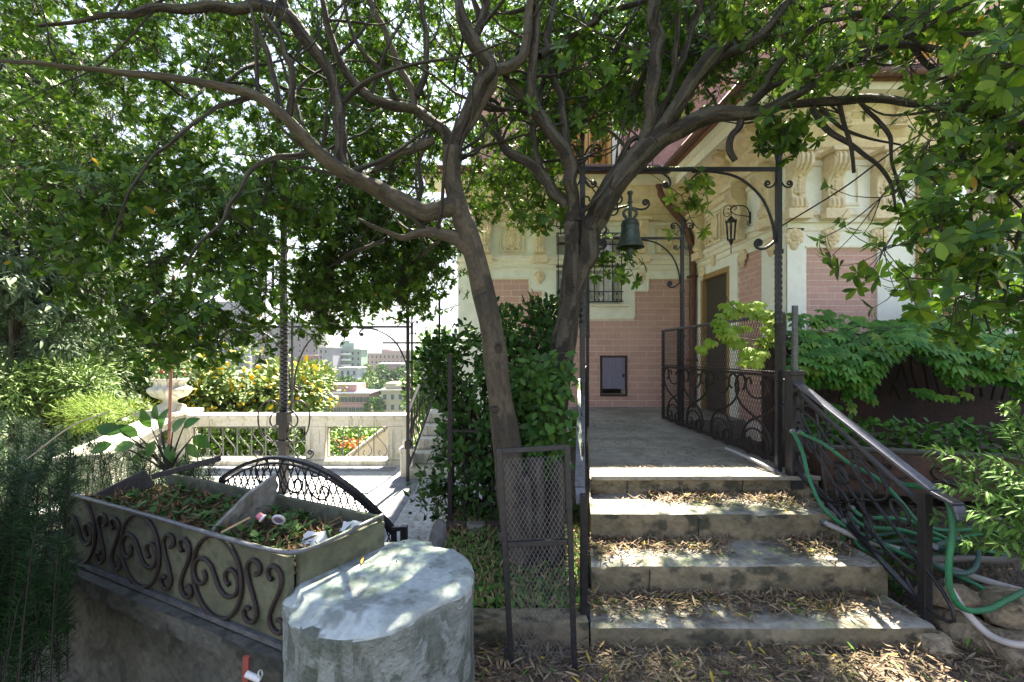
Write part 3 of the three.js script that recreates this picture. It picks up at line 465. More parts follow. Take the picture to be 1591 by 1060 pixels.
{ // small service hatch with a weathered board
  const [x0, x1, y0, y1] = HATCH, z = -D0;
  const h = mesh('hatch', [bx(x0 - 0.028, x0 + 0.002, y0 - 0.028, y1 + 0.028, z - 0.03, z + 0.014), bx(x1 - 0.002, x1 + 0.028, y0 - 0.028, y1 + 0.028, z - 0.03, z + 0.014), bx(x0 + 0.002, x1 - 0.002, y1 - 0.002, y1 + 0.027, z - 0.03, z + 0.013), bx(x0 + 0.002, x1 - 0.002, y0 - 0.027, y0 + 0.002, z - 0.03, z + 0.013)], M.terracotta, villa);
  mesh('board', bx(x0 + 0.012, x1 - 0.012, y0 + 0.10, y1 - 0.01, z - 0.012, z + 0.02, 0.006), M.blueboard, h); mesh('latch', bx(x1 - 0.06, x1 - 0.03, y0 + 0.3, y0 + 0.36, z + 0.02, z + 0.035, 0.004), M.rusty, h);
  mesh('hatch_recess', bx(x0 - 0.05, x1 + 0.05, y0 - 0.05, y1 + 0.05, z - 0.4, z - 0.35), M.room, h);
}
{ // side door: dark screen in an ochre frame, with a threshold stone
  const [a0, a1, y0, y1] = DOOR, zA = -D0 + a0, zB = -D0 + a1;
  const d = mesh('door', [bx(XS - 0.02, XS + 0.12, y0, y1 - 0.002, zA + 0.002, zA + 0.08, 0.006), bx(XS - 0.02, XS + 0.12, y0, y1 - 0.002, zB - 0.08, zB - 0.002, 0.006), bx(XS - 0.018, XS + 0.118, y1 - 0.08, y1 - 0.004, zA + 0.08, zB - 0.08, 0.006)], M.wood, villa);
  mesh('door_screen', bx(XS + 0.05, XS + 0.08, y0, y1 - 0.08, zA + 0.08, zB - 0.08), M.screen, d);
  mesh('threshold', bx(XS - 0.3, XS + 0.2, y0 - 0.14, y0 - 0.002, zA - 0.15, zB + 0.2, 0.012), M.stone, d);
}
{ // wing window
  const [x0, x1, y0, y1] = WWIN, z = -D1, b = 0.09;
  const w = mesh('window', [bx(x0 - b, x0, y0, y1, z + 0.015, z + 0.05, 0.01), bx(x1, x1 + b, y0, y1, z + 0.015, z + 0.05, 0.01), bx(x0 - b, x1 + b, y1, y1 + b, z + 0.015, z + 0.05, 0.01), bx((x0 + x1) / 2 - 0.05, (x0 + x1) / 2 + 0.05, y0, y1, z - 0.13, z - 0.08, 0.008), bx(x0, x1, y1 - 0.06, y1 - 0.002, z - 0.134, z - 0.084)], M.wood, villa);
  for (const [a, c] of [[x0 + 0.002, (x0 + x1) / 2 - 0.05], [(x0 + x1) / 2 + 0.05, x1 - 0.002]]) mesh('pane', bx(a, c, y0 + 0.002, y1 - 0.06, z - 0.11, z - 0.106), M.glass, w);
  mesh('window_recess', bx(x0 - 0.4, x1 + 0.4, y0 - 0.4, y1 + 0.4, z - 1.2, z - 1.15), M.room, w);
}
{ // upper storey set back above the eaves
  const zu = -8.7;
  mesh('upper_wall', [poly(rectp(-0.3, 4.6, 4.3, 7.1), [[1.3, 2.2, 4.95, 6.6]], 0.25).translate(0, 0, zu - 0.25), poly(rectp(4.1, 8.5, 4.3, 7.6), [[5.2, 6.1, 5.3, 7]], 0.25).translate(0, 0, -6.2), bx(3.9, 4.1, 4.3, 7.6, -8.69, -5.96)], M.pinkplaster, villa);
  for (const [x0, x1, y0, y1, z] of [[1.3, 2.2, 4.95, 6.6, zu], [5.2, 6.1, 5.3, 7, -5.95]]) {
    const s = mesh('shutter', [bx(x0, x0 + 0.06, y0, y1, z - 0.06, z - 0.01), bx(x1 - 0.06, x1, y0, y1, z - 0.06, z - 0.01), bx((x0 + x1) / 2 - 0.05, (x0 + x1) / 2 + 0.05, y0, y1, z - 0.06, z - 0.01)], M.shutter, villa);
    for (let y = y0 + 0.04; y < y1 - 0.03; y += 0.07) mesh('slat', new THREE.BoxGeometry(x1 - x0 - 0.12, 0.06, 0.012).rotateX(0.6).translate((x0 + x1) / 2, y, z - 0.035), M.shutter, s);
    mesh('shutter_surround', [bx(x0 - 0.16, x0, y0 - 0.1, y1 + 0.16, z + 0.002, z + 0.04), bx(x1, x1 + 0.16, y0 - 0.1, y1 + 0.16, z + 0.002, z + 0.04), bx(x0, x1, y1, y1 + 0.16, z + 0.002, z + 0.038)], M.cream, s);
  }
  const g = []; for (let x = 0.6; x < 2.8; x += 0.1) g.push(bx(x - 0.007, x + 0.007, 4.72, 5.4, -7.9, -7.886)); g.push(bx(0.56, 2.8, 5.4, 5.43, -7.92, -7.86), bx(0.56, 2.8, 4.7, 4.72, -7.91, -7.87));
  const b = mesh('balcony', bx(0.5, 2.85, 4.56, 4.69, -8.65, -7.8, 0.01), M.stone, villa); mesh('balcony_rail', g, M.iron, b);
}
mesh('inner_wall', [bx(-0.33, 8.5, 4.0, 4.25, -12, -8.5), bx(-0.62, 8.5, -0.5, 7, -12.3, -12), bx(-0.3, 8.5, 7.1, 7.3, -12, -8.7), bx(4.1, 8.5, 7.6, 7.75, -8.7, -6)], M.pinkplaster, villa);
function rebase(g, p) { g.position.copy(p); for (const c of g.children) c.position.sub(p); }
rebase(villa, V(1.5, 0.59, -D0));

// ================================================================ STEPS: RAILS, ARCHES, FENCE
const UPV = V(0, 1, 0), INX = V(1, 0, 0);
function finial(pl, x, y, s = 1) { return [pl.bar([x, y], [x, y + 0.16 * s], 0.022), ...[1, -1].flatMap(q => [pl.scroll('J', [x + q * 0.012, y - 0.06 * s], [x + q * 0.1 * s, y + 0.08 * s], 0.009, 8, 2.2, -q), pl.scroll('J', [x + q * 0.012, y - 0.02], [x + q * 0.075 * s, y - 0.12 * s], 0.007, 8, 2.2, q)]), sphere(0.02, 0.04, 0.02, 0, 0, 0).translate(...pl.at([x, y + 0.18 * s]).toArray())]; }
// front arch over the top of the steps and the one behind it, bars turned like rope
function arch(name, label, xl, xr, d, yb, yt, brace) {
  const t = thing(name, label, 'iron arch', V((xl + xr) / 2, yb, -d), 0);
  const pl = new Plane(V(0, 0, -d), INX, UPV), o = g => g.map(q => q.translate(-t.position.x, -t.position.y, -t.position.z));
  for (const x of [xl, xr]) {
    const w = 0.036, top = yt + 0.02;
    mesh('post', o([pl.bar([x, yb], [x, 1.72], w), twisted(pl.at([x, 1.72]), pl.at([x, 2.28]), w * 1.12, 3), pl.bar([x, 2.28], [x, top], w), pl.bar([x, 1.70], [x, 1.735], w * 1.35), pl.bar([x, 2.265], [x, 2.30], w * 1.35)]), M.iron, t);
    mesh('finial', o(finial(pl, x, top + 0.02, 1.15)), M.iron, t);
  }
  const a = xl + 0.3, b = xr - 0.55;
  mesh('crossbar', o([pl.bar([xl, yt], [a, yt], 0.026), twisted(pl.at([a, yt]), pl.at([b, yt]), 0.028, Math.round((b - a) / 0.09)), pl.bar([b, yt], [xr, yt], 0.026)]), M.iron, t);
  for (const [x, q] of brace) {                                                // quarter-round braces ending in scrolls
    const pts = [[x + q * 0.66, yt - 0.02], [x + q * 0.5, yt - 0.02], [x + q * 0.3, yt - 0.07], [x + q * 0.13, yt - 0.22], [x + q * 0.045, yt - 0.42], [x + q * 0.03, yt - 0.56]];
    mesh('brace', o([pl.line(pts, 0.011, 40), pl.scroll('J', [x + q * 0.6, yt - 0.02], [x + q * 0.63, yt - 0.12], 0.009, 10, 1.6, -q), pl.scroll('J', [x + q * 0.03, yt - 0.55], [x + q * 0.16, yt - 0.56], 0.011, 9, 1.5, q)]), M.iron, t);
  }
  return t;
}
arch('iron_arch', 'tall twisted iron arch standing at the head of the steps, with the bell on it', 0.675, 2.178, 3.55, 0.6, 2.915, [[2.178, -1], [0.675, 1]]);
arch('iron_arch', 'farther, thinner-looking iron arch behind the bell, rising from the mesh fence', 1.16, 2.34, 5.77, 0.6, 2.94, [[2.34, -1]]);
{ // square newel at the right end of the landing
  const t = thing('newel_post', 'thick black square post beside the landing, at the top of the right handrail', 'post', V(2.24, 0.5, -3.46));
  mesh('shaft', [bx(-0.045, 0.045, 0, 0.86, -0.045, 0.045, 0.006)], M.iron, t); mesh('collar', [bx(-0.052, 0.052, 0.42, 0.445, -0.052, 0.052, 0.005), bx(-0.052, 0.052, 0.84, 0.875, -0.052, 0.052, 0.005)], M.iron, t);
  mesh('upright', [bx(-0.012, 0.022, 0.86, 1.36, -0.012, 0.012)], M.galv, t);
}
// bell on a scroll bracket
{
  const at = P(979, 385, 3.47), t = thing('bell', 'green bronze bell with a clapper hanging beside the right-hand tree limb', 'bell', at);
  const prof = [[0.004, 0.215], [0.035, 0.214], [0.056, 0.205], [0.064, 0.185], [0.067, 0.13], [0.074, 0.08], [0.088, 0.035], [0.104, 0.006], [0.106, 0], [0.096, 0.0], [0.082, 0.03], [0.062, 0.09], [0.055, 0.18], [0.004, 0.2]].map(p => new THREE.Vector2(...p));
  mesh('bell_body', [new THREE.LatheGeometry(prof, 32), new THREE.TorusGeometry(0.09, 0.004, 6, 32).rotateX(Math.PI / 2).translate(0, 0.032, 0), new THREE.TorusGeometry(0.067, 0.003, 6, 32).rotateX(Math.PI / 2).translate(0, 0.17, 0)], M.bronze, t);
  mesh('clapper', [tube([V(0, 0.18, 0), V(0, -0.02, 0)], 0.007), sphere(0.03, 0.035, 0.03, 0, -0.02, 0, 12), new THREE.TorusGeometry(0.016, 0.005, 6, 16).translate(0, -0.068, 0)], M.bronze, t);
  mesh('yoke', [tube([V(-0.02, 0.21, 0), V(-0.05, 0.26, 0), V(0, 0.3, 0), V(0.05, 0.26, 0), V(0.02, 0.21, 0)], 0.012), tube([V(0, 0.21, 0), V(0, 0.4, 0)], 0.014), sphere(0.022, 0.022, 0.022, 0, 0.41, 0, 10), sphere(0.02, 0.012, 0.02, 0, 0.34, 0, 10)], M.bronze, t);
  const pl = new Plane(V(0, 0, -0.03), INX, UPV);
  mesh('bracket', [pl.line([[-0.33, 0.24], [-0.2, 0.27], [-0.1, 0.3], [0, 0.32], [0.06, 0.28]], 0.01, 30), pl.scroll('S', [-0.3, 0.36], [-0.1, 0.38], 0.008, 9), pl.scroll('C', [-0.16, 0.3], [-0.24, 0.16], 0.008, 9), pl.scroll('J', [0, 0.32], [0.13, 0.34], 0.008, 9, 1.8, 1)], M.iron, t);
}
// right-hand stair rail
{
  const A = V(2.235, 1.325, -3.5), B = V(2.245, 0.80, -2.36), t = thing('stair_handrail', 'scrolled black iron handrail down the right side of the steps', 'handrail', V(2.24, 0.1, -2.4));
  const T = t.position, o = g => g.map(q => q.translate(-T.x, -T.y, -T.z));
  mesh('rail_top', o([beam(A, B, 0.062, 0.02, UPV, 0.005), beam(B.clone().add(V(0, -0.004, 0.0)), B.clone().add(V(0.0, -0.03, 0.12)), 0.06, 0.02, UPV, 0.005), beam(B.clone().add(V(0, -0.034, 0.118)), B.clone().add(V(0, -0.10, 0.14)), 0.055, 0.018, V(0, 0, 1), 0.005)]), M.railtop, t);
  mesh('post', o([bx(2.222, 2.266, 0.0, 0.77, -2.436, -2.392, 0.004)]), M.iron, t);
  const S0 = 3.47, S1 = 2.41, sl = (y, d) => V(2.24, y, -d), W = S0 - S1, dy = A.y - 0.075 - 0.70;  // sheared plane: across runs down the stair
  const pl = { at: ([a, b]) => V(2.24, A.y - 0.075 - dy * a - (1 - b) * lerp(0.60, 0.52, a), -(S0 - W * a)) };
  pl.scroll = (k, a, b, r, K, p, f) => tube(scroll2(k, a, b, K, p, f).map(q => pl.at(q)), r, 40, 5);
  pl.ring = (c, rx, ry, r) => { const q = []; for (let i = 0; i < 24; i++) { const w = i / 24 * Math.PI * 2; q.push(pl.at([c[0] + Math.cos(w) * rx, c[1] + Math.sin(w) * ry])); } return tube(q, r, 40, 5, true); };
  mesh('lower_rail', o([beam(pl.at([0, 1]), pl.at([1, 1]), 0.03, 0.014), beam(pl.at([0, 0]), pl.at([1, 0]), 0.03, 0.016)]), M.iron, t);
  const q = 0.0095;
  const scr = (...a) => mesh('scroll', o([pl.scroll(...a)]), M.iron, t);
  scr('R', [0.07, 0.85], [0.19, 0.2], q, 7.2, 0.3); scr('C', [0.06, 0.62], [0.24, 0.66], q, 5.2, 1.3, -1);
  scr('C', [0.16, 0.3], [0.4, 0.3], q, 5.2, 1.3, 1); scr('R', [0.33, 0.82], [0.47, 0.2], q, 7.2, 0.3);
  scr('C', [0.4, 0.7], [0.6, 0.66], q, 5.2, 1.3, -1); scr('R', [0.56, 0.78], [0.7, 0.22], q, 7.2, 0.3, -1);
  scr('C', [0.7, 0.36], [0.9, 0.4], q, 5.2, 1.3, 1); scr('R', [0.77, 0.8], [0.93, 0.2], q, 7.2, 0.3);
  for (const [a, b, r] of [[0.17, 0.5, 0.05], [0.45, 0.5, 0.05], [0.86, 0.72, 0.055]]) mesh('ring', o([pl.ring([a, b], r * 1.0, r * 1.6, q)]), M.iron, t);
  mesh('baluster', o([0.33, 0.66].map(a => beam(pl.at([a, 0]), pl.at([a - 0.1, 1]), 0.012))), M.iron, t);
}
// left-hand stair rail, seen end on
{
  const t = thing('stair_handrail', 'dark iron handrail on the left of the steps, seen end on beside the tree', 'handrail', V(0.46, 0.12, -2.4)), T = t.position, o = g => g.map(q => q.translate(-T.x, -T.y, -T.z));
  const A = V(0.655, 1.31, -3.5), B = V(0.462, 0.78, -2.5);
  mesh('rail_top', o([beam(A, B, 0.055, 0.02, UPV, 0.005), beam(B.clone().add(V(0, -0.004, 0)), B.clone().add(V(-0.005, -0.07, 0.07)), 0.053, 0.02, UPV, 0.005)]), M.galv, t);
  mesh('post', o([bx(0.448, 0.484, 0.1, 0.77, -2.43, -2.394, 0.004), bx(0.436, 0.496, 0.12, 0.135, -2.45, -2.375, 0.003)]), M.iron, t);
  mesh('post', o([bx(0.618, 0.642, 0.3, 1.3, -3.3, -3.276, 0.003)]), M.iron, t);
  mesh('lower_rail', o([beam(V(0.655, 1.22, -3.5), V(0.466, 0.69, -2.42), 0.02, 0.014), beam(V(0.655, 0.66, -3.5), V(0.466, 0.2, -2.42), 0.02, 0.014)]), M.iron, t);
  const dir = V(0.466 - 0.655, -0.5, 1.08).divideScalar(1.08), pl = new Plane(V(0.655, 0.66, -3.5), dir, UPV);
  for (const a of [0.05, 0.38, 0.7]) mesh('scroll', o([pl.scroll('S', [a + 0.05, 0.5], [a + 0.28, 0.06], 0.009, 9)]), M.iron, t);
  const t2 = thing('landing_railing', 'iron railing along the left edge of the landing, hidden by the tree trunk', 'railing', V(0.9, 0.6, -4.6)), T2 = t2.position, o2 = g => g.map(q => q.translate(-T2.x, -T2.y, -T2.z));
  const e = V(1.16 - 0.69, 0, -2.17).normalize(), p2 = new Plane(V(0.69, 0.63, -3.6), e, UPV);
  mesh('rail', o2([p2.bar([0, 0], [2.2, 0], 0.02, 0.02), p2.bar([0, 0.75], [2.2, 0.75], 0.03, 0.02)]), M.iron, t2);
  for (let k = 0; k < 5; k++) mesh('scroll', o2([p2.scroll('S', [0.1 + k * 0.44, 0.62], [0.34 + k * 0.44, 0.1], 0.009, 9)]), M.iron, t2);
}
// mesh fence on the right of the landing
{
  const t = thing('mesh_fence', 'wire mesh fence over a scrolled iron panel on the right of the landing', 'fence', V(2.29, 0.6, -5)), T = t.position, o = g => g.map(q => q.translate(-T.x, -T.y, -T.z));
  const xa = 2.262, xb = 2.305, L = 6.32 - 3.62, e = V(xb - xa, 0, -L).divideScalar(L), pl = new Plane(V(xa, 0.615, -3.62), e, UPV), H = 1.2;
  for (const a of [0.01, 2.15, L]) mesh('post', o([pl.bar([a, 0], [a, H], 0.03)]), M.iron, t);
  mesh('top_rail', o([pl.bar([0, H], [L, H], 0.022, 0.03)]), M.railtop, t);
  mesh('bottom_rail', o([pl.bar([0, 0.03], [L, 0.03], 0.03, 0.03)]), M.rusty, t);
  mesh('middle_rail', o([pl.bar([0, 0.71], [L, 0.71], 0.03, 0.022), pl.bar([0, 0.74], [L, 0.74], 0.05, 0.01)]), M.iron, t);
  const mp = new Plane(V(xa - 0.03, 0.615, -3.62), e, UPV);
  mesh('wire_mesh', o(mp.lattice(L, H, 0.042, 0.075, 0.0012)), M.rusty, t);
  for (let k = 0; k < 4; k++) { const a = 0.12 + k * 0.64; mesh('scroll', o([pl.scroll('S', [a + 0.06, 0.56], [a + 0.4, 0.14], 0.011, 9), pl.scroll('S', [a + 0.5, 0.56], [a + 0.16, 0.14], 0.011, 9, 1.3, -1)]), M.rusty, t); mesh('scroll', o([pl.scroll('C', [a + 0.2, 0.62], [a + 0.36, 0.62], 0.009, 9, 2, 1), pl.scroll('C', [a + 0.38, 0.1], [a + 0.2, 0.1], 0.009, 9, 2, 1)]), M.rusty, t); }
}
// leaning mesh gate at the foot of the steps
{
  const t = thing('mesh_gate', 'narrow black gate frame of wire mesh leaning beside the steps', 'gate', P(845, 1042, 2.18)), W = 0.335, H = 1.075;
  const o = P(795, 1045, 2.18).sub(t.position), tl = P(776, 697, 2.27).sub(t.position), uy = tl.clone().sub(o).normalize(), br = P(893, 1042, 2.16).sub(t.position), ux = br.clone().sub(o).normalize();
  const pl = new Plane(o, ux, uy), b = 0.026, W2 = br.distanceTo(o), H2 = tl.distanceTo(o);
  const n = V().crossVectors(ux, uy), bar = (A, B) => beam(pl.at(A), pl.at(B), b, b, n, 0.003);
  mesh('frame', [bar([0, 0], [0, H2]), bar([W2 + 0.0, 0], [W2 + 0.035, H2]), bar([b / 2, H2 - b / 2], [W2 + 0.022, H2 - b / 2])], M.iron, t);
  mesh('crossrail', [bar([b / 2, H2 * 0.56], [W2 + 0.005, H2 * 0.56])], M.iron, t);
  mesh('hinge', [bar([-0.018, H2 * 0.58], [-0.018, H2 * 0.62]), bar([-0.018, H2 * 0.06], [-0.018, H2 * 0.1])], M.iron, t);
  const mp = new Plane(o.clone().addScaledVector(n, -0.006), ux, uy);
  mesh('wire_mesh', mp.lattice(W2 + 0.01, H2 - 0.05, 0.021, 0.036, 0.0009), M.galv, t);
}
// ================================================================ ROUND PIER AND LEFT PLANTER
{
  const c = V(-0.49, 0, -2.0), n = 96, m = 40, pos = [], idx = [];
  const t = thing('masonry_pier', 'big round rendered pier with a pale flat top and flaking bluish plaster', 'pier', c);
  const ring = (r, y, k) => { for (let i = 0; i <= n; i++) { const a = i / n * Math.PI * 2, cx = Math.cos(a), sz = Math.sin(a); const ed = smooth(0.40, 0.5, y), w = 1 + n3(cx * 2 + 5, y * 2, sz * 2) * 0.12 + n3(cx * 7, y * 7, sz * 7) * 0.035 * (1 + ed) + n3(cx * 24, y * 24, sz * 24) * 0.012 - ed * smooth(0.05, 0.16, n3(cx * 2.6 + 9, 4, sz * 2.6)) * 0.1; let q = r * w; const chip = smooth(0.2, 0.9, Math.cos(a - 2.3)) * 0.035 * smooth(0.44, 0.555, y); pos.push(cx * (q - (k < 6 ? 0 : 0)), y - chip - (k > m ? 0 : 0) + n3(cx * 5, 3, sz * 5) * 0.02 * smooth(0.4, 0.55, y), sz * q); } };
  let rows = 0;
  for (let k = 0; k <= m; k++) { const y = lerp(-0.7, 0.53, k / m); ring(0.385 + 0.012 * smooth(0.5, -0.1, y) + 0.01 * smooth(0.42, 0.5, y), y, k); rows++; }
  for (const [r, y] of [[0.392, 0.541], [0.382, 0.55], [0.36, 0.556]]) { ring(r, y, 99); rows++; }
  for (const r of [0.32, 0.25, 0.18, 0.1, 0.04, 0]) { for (let i = 0; i <= n; i++) { const a = i / n * Math.PI * 2; pos.push(Math.cos(a) * r, 0.558 + n3(Math.cos(a) * r * 5, 1, Math.sin(a) * r * 5) * 0.012, Math.sin(a) * r); } rows++; }
  for (let j = 0; j < rows - 1; j++) for (let i = 0; i < n; i++) { const a = j * (n + 1) + i, b = a + n + 1; idx.push(a, b, a + 1, b, b + 1, a + 1); }
  const g = new THREE.BufferGeometry(); g.setAttribute('position', new THREE.Float32BufferAttribute(pos, 3)); g.setIndex(idx); g.computeVertexNormals();
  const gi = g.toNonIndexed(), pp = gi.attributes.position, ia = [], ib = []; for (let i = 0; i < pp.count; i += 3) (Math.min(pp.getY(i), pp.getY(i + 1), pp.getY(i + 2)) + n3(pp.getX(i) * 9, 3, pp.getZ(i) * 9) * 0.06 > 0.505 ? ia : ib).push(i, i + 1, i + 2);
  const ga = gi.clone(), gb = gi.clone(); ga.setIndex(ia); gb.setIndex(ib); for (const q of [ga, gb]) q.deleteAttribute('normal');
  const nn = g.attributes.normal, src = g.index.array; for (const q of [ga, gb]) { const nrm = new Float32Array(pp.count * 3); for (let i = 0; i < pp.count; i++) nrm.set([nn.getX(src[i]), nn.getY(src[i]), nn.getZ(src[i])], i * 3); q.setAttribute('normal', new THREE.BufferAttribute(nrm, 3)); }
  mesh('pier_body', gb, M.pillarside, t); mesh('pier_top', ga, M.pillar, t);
  const chipm = plain(0.26, 0.09, 0.05); // bare brick showing through the render
  mesh('brick_patch', [sphere(0.018, 0.02, 0.012, 0, 0, 0).translate(-0.06, 0.21, 0.392), sphere(0.012, 0.01, 0.008, 0, 0, 0).translate(-0.045, 0.19, 0.394)], chipm, t);
}
{
  const F0 = V(-0.84, 0, -1.87), F1 = V(-2.5, 0, -2.7), B0 = V(-0.55, 0, -2.28), B1 = V(-2.2, 0, -3.12), yt = 0.70, yb = 0.315;
  const t = thing('planter', 'long rendered planter box faced with iron scrollwork on the left wall', 'planter', V(-1.5, yb, -2.5)), T = t.position, o = g => [g].flat(3).map(q => q.translate(-T.x, -T.y, -T.z));
  const ux = F0.clone().sub(F1).normalize(), L = F0.distanceTo(F1), n = V(-ux.z, 0, ux.x), pl = new Plane(F1.clone().setY(yb), ux, UPV);
  const wall = (A, B, y0, y1, w) => beam(A.clone().setY((y0 + y1) / 2), B.clone().setY((y0 + y1) / 2), w, y1 - y0, UPV, 0.006);
  const ins = (A, s) => A.clone().addScaledVector(V(B0.x - F0.x, 0, B0.z - F0.z).normalize(), s);
  mesh('front_panel', o([wall(ins(F1, 0.02), ins(F0, 0.02), yb, yt - 0.02, 0.04)]), M.planter, t);
  mesh('end_panel', o([wall(F0.clone().lerp(B0, 0.1), B0, yb, yt - 0.02, 0.035)]), M.planter, t);
  mesh('back_panel', o([wall(B0, B1, yb, yt + 0.0, 0.03)]), M.planter, t);
  mesh('base', o([beam(F0.clone().lerp(B0, 0.5).setY(yb + 0.02), F1.clone().lerp(B1, 0.5).setY(yb + 0.02), 0.46, 0.03)]), M.planter, t);
  { // divider with a raised peak at the back
    const a = F0.clone().lerp(F1, 0.3).lerp(B0.clone().lerp(B1, 0.3), 0.08), b = B0.clone().lerp(B1, 0.42), g = new THREE.BufferGeometry(), w = V(0.012, 0, 0.012);
    const q = [[a, yb], [a, yt - 0.02], [a.clone().lerp(b, 0.5), yt + 0.075], [b, yt + 0.12], [b, yb]].map(([p, y]) => p.clone().setY(y)), pos = [];
    for (const s of [1, -1]) for (let k = 1; k < 4; k++) for (const v of [q[0], q[k], q[k + 1]]) pos.push(v.x + w.x * s, v.y, v.z + w.z * s);
    for (let k = 0; k < 5; k++) { const A = q[k], B = q[(k + 1) % 5]; for (const [v, s] of [[A, 1], [B, 1], [B, -1], [A, 1], [B, -1], [A, -1]]) pos.push(v.x + w.x * s, v.y, v.z + w.z * s); }
    g.setAttribute('position', new THREE.Float32BufferAttribute(pos, 3)); mesh('divider', o([g]), M.concrete, t);
  }
  const soil = new THREE.PlaneGeometry(L, 0.46, 60, 14).rotateX(-Math.PI / 2), sp = soil.attributes.position; for (let i = 0; i < sp.count; i++) { const a = sp.getX(i) / L + 0.5, b = 0.5 - sp.getZ(i) / 0.46, p = F1.clone().lerp(F0, a).lerp(B1.clone().lerp(B0, a), clamp(b, 0.02, 0.98)); sp.setXYZ(i, p.x, yt - 0.105 + n3(p.x * 6, 0, p.z * 6) * 0.05, p.z); } soil.computeVertexNormals();
  mesh('soil', o([soil]), M.soil, t);
  // iron facing: rims and scrollwork proud of the panel
  const ip = new Plane(pl.o.clone().addScaledVector(n, 0.012), ux, UPV), rim = [];
  rim.push(tube([ip.at([0, yt - yb]), ip.at([L * 0.5, yt - yb]), ip.at([L - 0.05, yt - yb]), V(F0.x + 0.045, yt, F0.z - 0.0), B0.clone().setY(yt + 0.005)], 0.011, 60, 6));
  mesh('rim', o([rim, ip.bar([0, 0.01], [L, 0.01], 0.02, 0.022)]), M.galv, t);
  const r = 0.0095, H = yt - yb, per = 0.615, x0 = L - 0.125 - per * 1.5 - 0.185 - per;
  for (let k = -1; k < 4; k++) {
    const a = x0 + k * per;
    const m = a + 0.185, g = a + 0.185 + per / 2;
    if (m + 0.17 < L && m > 0.17) { mesh('ring', o([ip.ring([m, H * 0.51], 0.172, H * 0.47, r)]), M.rusty, t); mesh('scroll', o([ip.scroll('R', [m - 0.095, H * 0.53], [m + 0.09, H * 0.47], r, 8, 0.1, -1)]), M.rusty, t); }
    for (const [p, q, f] of [[[g - 0.05, H * 0.69], [g - 0.085, H * 0.27], 1], [[g + 0.06, H * 0.69], [g + 0.085, H * 0.27], -1]]) if (g + 0.1 < L && g - 0.1 > 0) mesh('scroll', o([ip.scroll('R', p, q, r, 8.2, 0.3, f)]), M.rusty, t);
  }
  // low wall that carries it
  const w = thing('retaining_wall', 'dark cracked concrete wall under the scrolled planter, bottom left', 'wall', V(-1.7, -0.3, -2.3)), W = w.position, ow = g => [g].flat(3).map(q => q.translate(-W.x, -W.y, -W.z));
  const f = 0.03, E0 = F0.clone().addScaledVector(ux, 0.12).addScaledVector(n, f), E1 = F1.clone().addScaledVector(ux, -1.0).addScaledVector(n, f);
  const wallgeo = (A, B, y0, y1, th, nx, ny, sd) => { const d = B.clone().sub(A), len = d.length(); d.normalize(); const g = new THREE.BoxGeometry(len, y1 - y0, th, nx, ny, 1), p = g.attributes.position, nn = V(-d.z, 0, d.x); for (let i = 0; i < p.count; i++) { const a = p.getX(i) + len / 2, y = p.getY(i) + (y0 + y1) / 2, z = p.getZ(i) - th / 2, e = n3(a * 5 + sd, y * 5, 0) * 0.03 + n3(a * 16 + sd, y * 16, 4) * 0.012; const q = A.clone().addScaledVector(d, a).addScaledVector(nn, z + (p.getZ(i) > 0 ? e : 0)); p.setXYZ(i, q.x, y + (p.getY(i) > 0 ? e * 0.5 : 0), q.z); } g.computeVertexNormals(); return g; };
  mesh('wall_body', ow([wallgeo(E1, E0, -0.8, 0.235, 0.5, 90, 16, 3)]), M.oldwall, w);
  mesh('ledge', ow([wallgeo(E1.clone().addScaledVector(n, 0.035), F1.clone().lerp(F0, 0.36).addScaledVector(n, 0.065), 0.22, 0.30, 0.5, 60, 3, 8), wallgeo(F1.clone().lerp(F0, 0.365).addScaledVector(n, 0.07), E0.clone().addScaledVector(n, 0.03), 0.215, 0.305, 0.5, 60, 3, 9)]), M.oldwall, w);
  // things lying in the planter
  const R = rng(31), leaves = [], pt = (a, b, y) => F1.clone().lerp(F0, a).lerp(B1.clone().lerp(B0, a), b).setY(y);
  for (let i = 0; i < 2300; i++) { const dry = R() < 0.7, p = pt(R() * 0.99, 0.08 + R() * 0.86, yt - 0.10 + R() * 0.045), dir = V(R() - 0.5, R() * 0.3 - 0.1, R() - 0.5); leaves.push({ m: frame(dir, V(R() - 0.5, 1, R() - 0.5), 0.04 + R() * 0.04, p), c: dry ? mixc([0.1, 0.055, 0.025], [0.26, 0.17, 0.085], R()) : mixc([0.03, 0.075, 0.015], [0.07, 0.14, 0.03], R()) }); }
  const ll = bunch('planter_litter', LEAF.dry, leafMat(1, 1, 1, 0.15, 0.8), leaves, scene); tag(ll, 'dead leaves and small weeds filling the scrolled planter', undefined, undefined, 'stuff');
  const weeds = thing('planter_weed', 'low green weeds growing in the scrolled planter', 'plant', pt(0.55, 0.5, yt - 0.08)), wl = [];
  for (let k = 0; k < 46; k++) { const c = pt(0.12 + R() * 0.8, 0.15 + R() * 0.7, yt - 0.06); for (let q = 0; q < 6; q++) { const a = R() * 6.3; wl.push({ m: frame(V(Math.cos(a), 0.5 + R() * 0.6, Math.sin(a)), V(0, 1, 0), 0.035 + R() * 0.035, c.clone().add(V(R() * 0.05, R() * 0.03, R() * 0.05)).sub(weeds.position)), c: mixc([0.035, 0.09, 0.02], [0.09, 0.18, 0.04], R()) }); } }
  bunch('foliage', LEAF.oval, leafMat(1, 1, 1, 0.35), wl, weeds);
